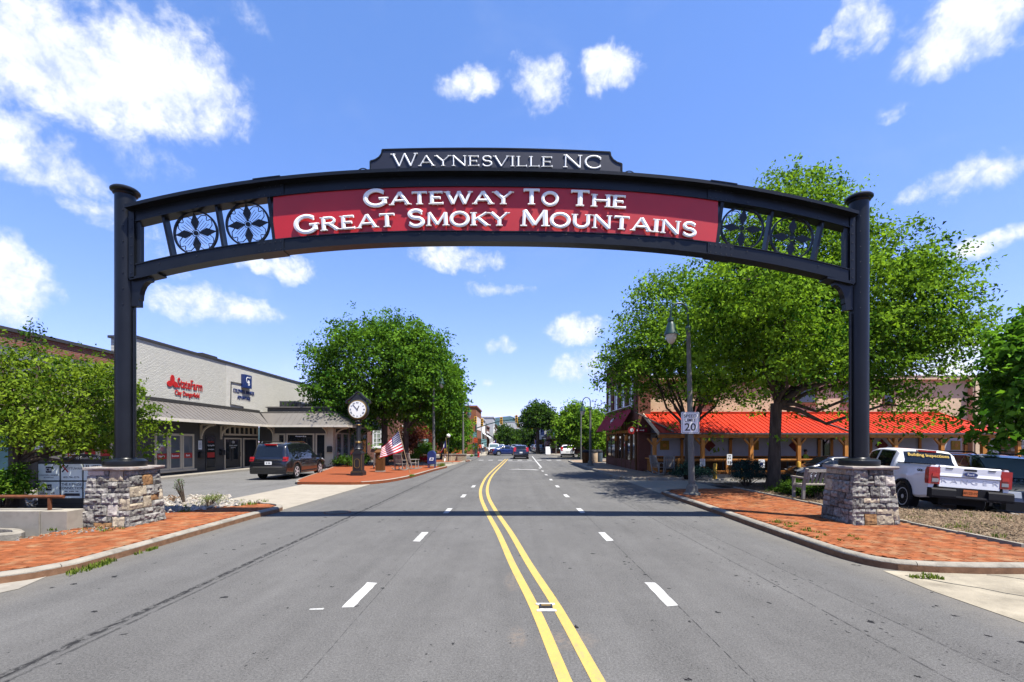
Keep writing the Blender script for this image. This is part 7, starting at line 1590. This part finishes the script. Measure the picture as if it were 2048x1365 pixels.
shrub('tall thin dry weed standing in the pebbles', (-9.35, 13.6, .12), [eg(350,366,955,1000,13.6,.08)], 26, 9, .045, LEAF_DARK, 64, 'tall_weed', crad=.04, aspect=.3)

# ------------------------------------------------------------------ far end of the street
def block(name, label, x0, x1, y0, y1, h, my, mx, road, wins=True, cap=None, shop=None, zshift=0):
    """a town building; road=+1 when its shopfront looks toward +X, -1 toward -X"""
    t = thing(name, label, 'building', ((x0+x1)/2, y0, 0), 0, 'shop buildings down the street'); xf = x1 if road > 0 else x0
    MB().box(x0+.3, x1-.3, y0, y0+.3, 0, h).build('front_wall', my, t)
    MB().box(x0, x0+.3, y0, y1, 0, h).build('side_wall', mx, t); MB().box(x1-.3, x1, y0, y1, 0, h).build('side_wall', mx, t)
    MB().box(x0, x1, y0+.3, y1, h-.4, h-.2).build('roof', CAPM, t); MB().box(x0-.15, x1+.15, y0-.12, y1+.1, h, h+.22).build('cornice', cap or mx, t)
    if wins:
        n = max(1, int((y1-y0)/2.2))
        for i in range(n): window_x(t, y0+.6+i*2.2, y0+1.5+i*2.2, 3.9, min(h-.9, 5.9), x=xf, fw=.12, mat=WHITE, rows=2, sgn=road, glass=GLASSB)
        for i in range(2): window_y(t, (x0+x1)/2-1.2+i*2.6, (x0+x1)/2-.2+i*2.6, 3.9, min(h-.9,5.9), y0, fw=.12, mat=WHITE, rows=2, glass=GLASSB)
    n = max(1, int((y1-y0)/3.0))
    for i in range(n): window_x(t, y0+.4+i*3.0, y0+2.9+i*3.0, .5, 2.6, x=xf, fw=.14, mat=shop or CEDARD, sgn=road, glass=GLASSD, cols=2, name='shop_window')
    return t
def awning(label, x, y0, y1, road, mat, z=3.3, d=1.3):
    return tag(MB().prism([(x,z+.5),(x+road*d,z-.4),(x+road*d,z-.62),(x+road*d-road*.03,z-.62),(x+road*d-.03*road,z-.44),(x,z+.44)][::road], y0, y1, 'xz').build('shop_awning', mat), label, 'awning', 'awnings down the street')
DKCAN = M('black_canvas', (.02,.02,.025), .8); WPAINT = M('white_painted_brick', (.66,.66,.64), .8)
block('brick_shop', 'orange brick shop with tall white windows at the left junction corner', -18, -5.45, 72, 84, 7.3, ORBX, ORBY, 1)
MB().box(-18, -6.4, 60, 66, 0, 2.9).build('x', CEDARD); bpy.data.objects.remove(bpy.data.objects['x'])
fe = thing('timber_fence', 'tall brown timber screen left of the far lamp pole', 'fence', (-7.2, 62, 0))
for i in range(18): MB().box(-9.4+i*.18, -9.4+i*.18+.165, 61.9, 61.95, .1, 2.3).build('plank', CEDAR, fe)
for x in (-9.4,-7.8,-6.2): MB().box(x-.07,x+.07,61.95,62.1,.1,2.4).build('post', CEDARD, fe)
block('white_shop', 'white painted shop behind the orange brick one', -16, -5.6, 88, 99, 6.3, WPAINT, WPAINT, 1)
block('brick_shop', 'low red brick shop past the white painted one', -16, -5.3, 99.2, 112, 5.2, REDBX, REDBY, 1)
block('white_shop', 'tall narrow white building past the brick shops', -12, -4.6, 116, 128, 8.0, WPAINT, WPAINT, 1)
block('brick_shop', 'brown brick building far down the left side', -12, -4.4, 129, 165, 6.6, REDBX, REDBY, 1)
block('brick_shop', 'orange brick building across the side street on the right', 10.2, 34, 70.5, 80, 6.0, ORBX, ORBY, -1, wins=False)
block('shop', 'dark shopfront building behind the bright green tree', 6.9, 10.1, 76, 96, 5.2, DKBRX, DKBRY, -1)
block('shop', 'cream shop building far down the right side', 6.6, 16, 97, 124, 7.0, WPAINT, WPAINT, -1)
block('brick_shop', 'red brick building at the far right end of the street', 6.4, 16, 126, 170, 6.4, REDBX, REDBY, -1)
block('courthouse', 'pale columned building closing the far end of the street', -7, 14, 260, 280, 13, WPAINT, WPAINT, 1)
awning('black awning on the low red brick shop', -5.3, 100, 111, 1, DKCAN); awning('black awning on the tall narrow white building', -4.6, 117, 127, 1, DKCAN); awning('dark awning over the right far shopfront', 6.9, 77, 90, -1, DKCAN); awning('white striped awning on the white painted shop', -5.6, 89, 98, 1, WHITE)
tag(MB().add([(6.0,75.3,2.6),(10.1,75.3,2.6),(10.1,75.98,3.1),(6.0,75.98,3.1),(6.0,75.3,2.5),(10.1,75.3,2.5),(10.1,75.98,3.0),(6.0,75.98,3.0)], [(0,1,2,3),(7,6,5,4),(0,4,5,1),(1,5,6,2),(3,7,4,0)]).build('shop_awning', DKCAN), 'dark awning facing the junction on the right', 'awning', 'awnings down the street')
for i in range(3): window_y(bpy.data.objects['shop'], 7.0+i*1.05, 7.95+i*1.05, .4, 2.4, 76, fw=.08, mat=CEDARD, glass=GLASSD)
# traffic signals
def signal_head(parent, p, lit=None, back=False, s=1.0):
    x, y, z = p; b = MB().box(x-.17*s, x+.17*s, y-.12, y+.12, z-.52*s, z+.52*s).build('signal_head', SIGY, parent)
    for i, col in enumerate((TAIL, SIGY, GREENM)):
        zz = z+(.33-.33*i)*s; MB().lathe([(.12*s,-.02),(.12*s,0)], 10, (x,y-.121,zz), axis='y').build('lens', INK, b); MB().tube([(x-.13*s,y-.12,zz),(x-.10*s,y-.30,zz+.09*s),(x,y-.34,zz+.13*s),(x+.10*s,y-.30,zz+.09*s),(x+.13*s,y-.12,zz)], .015, 4).build('visor', SIGY, b)
def mast(label, base, H, arm, heads):
    t = thing('traffic_signal', label, 'traffic light', base, 0, 'traffic signals at the junction'); x, y, z = base
    MB().tube([(x,y,0),(x,y,H)], [.14,.11], 10).build('pole', GREENM, t); MB().lathe([(.24,0),(.24,.1),(.16,.3)], 10, (x,y,.1)).build('base', GREENM, t); MB().tube(arm, .07, 8).build('mast_arm', GREENM, t)
    for p in heads: signal_head(t, p)
Ys = 66; P_ = lambda px, py, Y=Ys: (XZ(px,Y), Y, ZY(py,Y))
mast('green signal pole with long arm over the left of the junction', (XZ(952,Ys), Ys, .1), ZY(846,Ys), [P_(952,857), P_(976,849), P_(1003,842), P_(1040,838)], [P_(951,841), P_(964,845), P_(1002.5,842), P_(1033,838)])
Ys2 = 84; Q_ = lambda px, py: (XZ(px,Ys2), Ys2, ZY(py,Ys2))
mast('far signal pole with arm reaching left from the right corner', (XZ(1120,Ys2), Ys2, .1), ZY(840,Ys2), [Q_(1120,850), Q_(1085,849), Q_(1030,848)], [Q_(1036,850), Q_(1063,852), Q_(1102,846)])
# banners and tall poles down the street
for i, (px, Y, h) in enumerate(((1162,52,5.6),(1196,58,5.2),(972.5,80,5.2),(1112,74,5.0))):
    tag(MB().tube([(XZ(px,Y),Y,.1),(XZ(px,Y),Y,h)], .07, 8).build('pole', POLEG), ('thin grey pole left of the tall lamp on the right','thin pole seen against the trees by the awning','grey pole in front of the far left shops','teal banner pole right of the forked tree')[i], 'pole', 'thin poles along the street')
for i, (px, Y, m, z0, z1, w) in enumerate(((1112,73.8,TEAL,3.0,4.2,.9),(1085,84,SIGNBLUE,3.2,4.6,.7),(949,65.6,TEAL,2.5,3.4,.5),(951.5,65.5,ORSH,1.9,2.6,.5),(968,79.8,TEAL,1.2,2.5,.9))):
    x = XZ(px,Y); tag(MB().add([(x-w/2+.1*k*0, Y-.03*(k % 2), z0+(z1-z0)*k/6) for k in range(7)]+[(x+w/2, Y-.04*((k+1) % 2), z0+(z1-z0)*k/6) for k in range(7)], [(k, k+7, k+8, k+1) for k in range(6)]).build('banner', m, fix=False), ('teal banner on the pole right of the forked tree','blue banner high beside the forked tree','green banner on the left signal pole','orange banner low on the left signal pole','pale teal pennant by the far left shops')[i], 'banner', 'street banners')
for i, (px, Y, s) in enumerate(((1097,82,1),(1072,92,-1),(990,84,1))):
    x = XZ(px,Y); t = thing('flag', ('small stars and stripes flag right of the forked tree trunk','small red flag left of the forked tree trunk','small flag hanging by the white SUV')[i], 'flag', (x,Y,.1), group='flags along the street'); MB().tube([(x,Y,.1),(x+.3*s,Y,2.6)], .02, 5).build('pole', POLEW, t); flag(t, (x+.29*s,Y,2.5), (x+.18*s,Y,1.7), (x-.6*s,Y,2.0), (x-.7*s,Y,1.2), us=(i == 0), n=8, rows=13)
fb = thing('sandwich_board', 'white sandwich board on the far right pavement', 'sign', (XZ(1096,72.5), 72.5, .12)); MB().add([(-.35,-.25,0),(.35,-.25,0),(.35,0,1.15),(-.35,0,1.15),(-.35,-.2,0),(.35,-.2,0),(.35,.05,1.15),(-.35,.05,1.15)], [(0,1,2,3),(7,6,5,4),(0,4,5,1),(1,5,6,2),(2,6,7,3),(3,7,4,0)]).build('front_board', WHITE, fb, world=False); MB().add([(-.35,.3,0),(.35,.3,0),(.35,.07,1.15),(-.35,.07,1.15)], [(0,1,2,3)]).build('rear_board', WHITE, fb, world=False)
hy = thing('fire_hydrant', 'red fire hydrant at the foot of the left signal pole', 'hydrant', (XZ(957,62), 62, .0)); MB().lathe([(.16,0),(.16,.06),(.11,.1),(.11,.5),(.14,.54),(.10,.66),(.03,.74)], 12).build('barrel', SHOPRED, hy, world=False); MB().lathe([(.055,-.2),(.055,.2)], 10, (0,0,.42), axis='x').build('nozzles', SHOPRED, hy, world=False)

# ------------------------------------------------------------------ people
def person(label, loc, rz, shirt, legs, pose='stand', s=1.0, cat='person'):
    """one continuous skinned body; clothes are its colours by height, hair and face parts its children"""
    t = thing('person', label, cat, loc, rz)
    J = {'pel':(0,0,.95,.13),'wst':(0,0,1.10,.12),'chs':(0,.0,1.32,.145),'nck':(0,0,1.47,.055),'hd1':(0,-.015,1.58,.085),'hd2':(0,-.01,1.68,.08),
         'hpL':(.09,0,.90,.09),'knL':(.10,-.02,.50,.062),'anL':(.10,.02,.09,.045),'toL':(.11,-.16,.04,.035),'hpR':(-.09,0,.90,.09),'knR':(-.10,-.06,.50,.062),'anR':(-.10,.0,.09,.045),'toR':(-.11,-.18,.04,.035),
         'shL':(.18,0,1.42,.06),'elL':(.24,.03,1.15,.042),'wrL':(.25,-.06,.91,.03),'haL':(.25,-.10,.82,.028),'shR':(-.18,0,1.42,.06),'elR':(-.24,.03,1.15,.042),'wrR':(-.25,-.06,.91,.03),'haR':(-.25,-.10,.82,.028)}
    if pose == 'sit':
        for k, v in {'knL':(.12,-.44,.92,.062),'anL':(.12,-.44,.52,.045),'toL':(.12,-.6,.48,.035),'knR':(-.12,-.44,.92,.062),'anR':(-.12,-.46,.52,.045),'toR':(-.12,-.62,.48,.035),'elL':(.25,-.05,1.16,.042),'wrL':(.18,-.30,1.12,.03),'haL':(.16,-.38,1.13,.028),'elR':(-.25,-.05,1.16,.042),'wrR':(-.18,-.30,1.12,.03),'haR':(-.16,-.38,1.13,.028)}.items(): J[k] = v
    if pose == 'walk':
        for k, v in {'knL':(.10,-.20,.52,.062),'anL':(.10,-.14,.12,.045),'toL':(.11,-.32,.09,.035),'knR':(-.10,.08,.50,.062),'anR':(-.10,.30,.14,.045),'toR':(-.11,.18,.05,.035),'wrL':(.25,.10,.93,.03),'haL':(.25,.10,.84,.028)}.items(): J[k] = v
    ed = [('pel','wst'),('wst','chs'),('chs','nck'),('nck','hd1'),('hd1','hd2'),('pel','hpL'),('hpL','knL'),('knL','anL'),('anL','toL'),('pel','hpR'),('hpR','knR'),('knR','anR'),('anR','toR'),('chs','shL'),('shL','elL'),('elL','wrL'),('wrL','haL'),('chs','shR'),('shR','elR'),('elR','wrR'),('wrR','haR')]
    names = list(J); me = bpy.data.meshes.new('body'); me.from_pydata([tuple(c*s for c in J[k][:3]) for k in names], [(names.index(a), names.index(b)) for a, b in ed], [])
    fing = []
    o = bpy.data.objects.new('body', me); COL.objects.link(o); m = o.modifiers.new('skin', 'SKIN'); sk = me.skin_vertices[0].data
    for i, k in enumerate(names): sk[i].radius = (J[k][3]*s, J[k][3]*s*(.72 if k in ('chs','wst','pel') else 1)); sk[i].use_root = (k == 'pel')
    o.modifiers.new('sub', 'SUBSURF').levels = 1; bpy.context.view_layer.update()
    nm = bpy.data.meshes.new_from_object(o.evaluated_get(bpy.context.evaluated_depsgraph_get())); bpy.data.objects.remove(o)
    for mm in (SKIN, shirt, legs, BLACK2): nm.materials.append(mm)
    for p in nm.polygons:
        z = p.center.z/s; x = abs(p.center.x)/s; y = p.center.y/s; p.use_smooth = True
        zl = 1.0
        p.material_index = 0 if (z > 1.46 or (x > .21 and z < 1.2) or (pose == 'sit' and x > .13 and y < -.12 and z > 1.02)) else (1 if z > zl else (3 if z < (.11 if pose != 'sit' else .55) else 2))
    b = link('body', nm, t, False)
    MB().lathe([(.0,.14),(.06,.135),(.095,.09),(.10,.03),(.085,-.03)], 10, (0,.012*s,1.63*s)).build('hair', HAIRM, b, world=False, smooth=60)
    f = MB()
    for sx in (-.035,.035): f.lathe([(.011,-.004),(.011,.004)], 6, (sx*s,-.100*s,1.64*s), axis='y')
    f.build('eyes', INK, b, world=False); MB().prism([(-.012,1.595),(.012,1.595),(0,1.64)], -.125*s, -.085*s, 'xz').build('nose', SKIN, b, world=False)
    hn = MB()
    for sx in (-1, 1):
        w = Vector(J['haL' if sx > 0 else 'haR'][:3])
        for q in range(4): hn.tube([w+Vector((0,-.03+q*.02,0)), w+Vector((-.006*sx,-.034+q*.022,-.05)), w+Vector((-.02*sx,-.034+q*.022,-.08-.01*(q in (1,2))))], [.010,.009,.006], 5)
        hn.tube([w+Vector((-.01*sx,-.03,.02)), w+Vector((-.03*sx,-.06,-.02)), w+Vector((-.03*sx,-.06,-.045))], [.011,.009,.006], 5)
    hn.v = [tuple(c*s for c in v) for v in hn.v]; hn.build('fingers', SKIN, b, world=False, smooth=60)
    return t
person('person in orange shirt walking on the far left pavement', (XZ(960,69), 69, .12), R(200), ORSH, JEANS, 'walk')
person('person in pale blue shirt standing by the left signal pole', (XZ(947.5,67), 67, .12), R(160), BLSH, JEANS)
person('person in white top near the far left shopfronts', (XZ(965,73), 73, .12), R(180), SIGNW, JEANS, 'walk')
person('person in navy shirt at the far right crossing', (XZ(1101,74), 74, .12), R(190), NAVY, JEANS)
person('seated person in lime shirt at a porch table', (XZ(1611,29.0), 29.0, -.24), R(30), LIME, JEANS, 'sit')
pch = thing('porch_chair', 'wooden porch chair under the guest in lime shirt', 'chair', (XZ(1611,29.0), 29.0, .17), R(30)); MB().box(-.24,.24,-.3,.2,.40,.44).build('seat', CEDARD, pch, world=False); MB().box(-.24,.24,.18,.22,.44,.95).build('backrest', CEDARD, pch, world=False)
for x in (-.22,.22):
    for y in (-.27,.18): MB().box(x-.025,x+.025,y-.025,y+.025,0,.40).build('leg', CEDARD, pch, world=False)

# ------------------------------------------------------------------ hills and air
FOREST = M('hazed_forest_hill', (.020,.058,.058), .95, var=.4, scale=.02)  # blue of the distant air is mixed into the forest colour
def ridge(name, Y, prof, depth=900):
    mb = MB(); n = 130; rows = 9
    for j in range(rows):
        t = j/(rows-1)
        for i in range(n+1):
            px = -900+i*30; h = interp(prof, px)/F*Y+CAMZ; h += Y*.0028*(mnoise.noise(Vector((px*.02,Y,0)))+.6*mnoise.noise(Vector((px*.06,Y,3))))
            hh = h*math.sin(math.pi*(.04+.92*t)) if t < .5 else h*math.sin(math.pi*(.04+.92*t))
            w = 14*mnoise.noise(Vector((px*.03,j*1.3,Y))); mb.v.append((XZ(px,Y)*(1+.0*t), Y-depth*.5+depth*t+w, max(-2,hh)+w*.2*math.sin(math.pi*t)))
    for j in range(rows-1):
        for i in range(n): a = j*(n+1)+i; mb.f.append((a,a+1,a+n+2,a+n+1)); mb.m.append(0)
    structure(name, mb, FOREST, smooth=60)
ridge('hills', 1500, [(-900,30),(600,28),(900,36),(940,48),(966,54),(990,44),(1010,28),(1100,16),(1200,22),(1400,18),(2048,24),(3000,20)])
ridge('hills', 2600, [(-900,30),(850,30),(960,40),(990,48),(1011,57),(1035,50),(1060,38),(1100,30),(1200,34),(1600,26),(3000,30)], 1400)
hz = bpy.data.materials.new('haze'); hz.use_nodes = True; t = NT(hz.node_tree); t.n.clear(); o_ = t.new('ShaderNodeOutputMaterial'); v_ = t.new('ShaderNodeVolumePrincipled'); v_.inputs['Color'].default_value = (.62,.80,1,1); v_.inputs['Density'].default_value = .00005; v_.inputs['Anisotropy'].default_value = .2; t.l.new(v_.outputs[0], o_.inputs['Volume'])
tag(MB().box(-5500,5500,-200,4200,-1.7,215).build('haze', hz), kind='stuff')
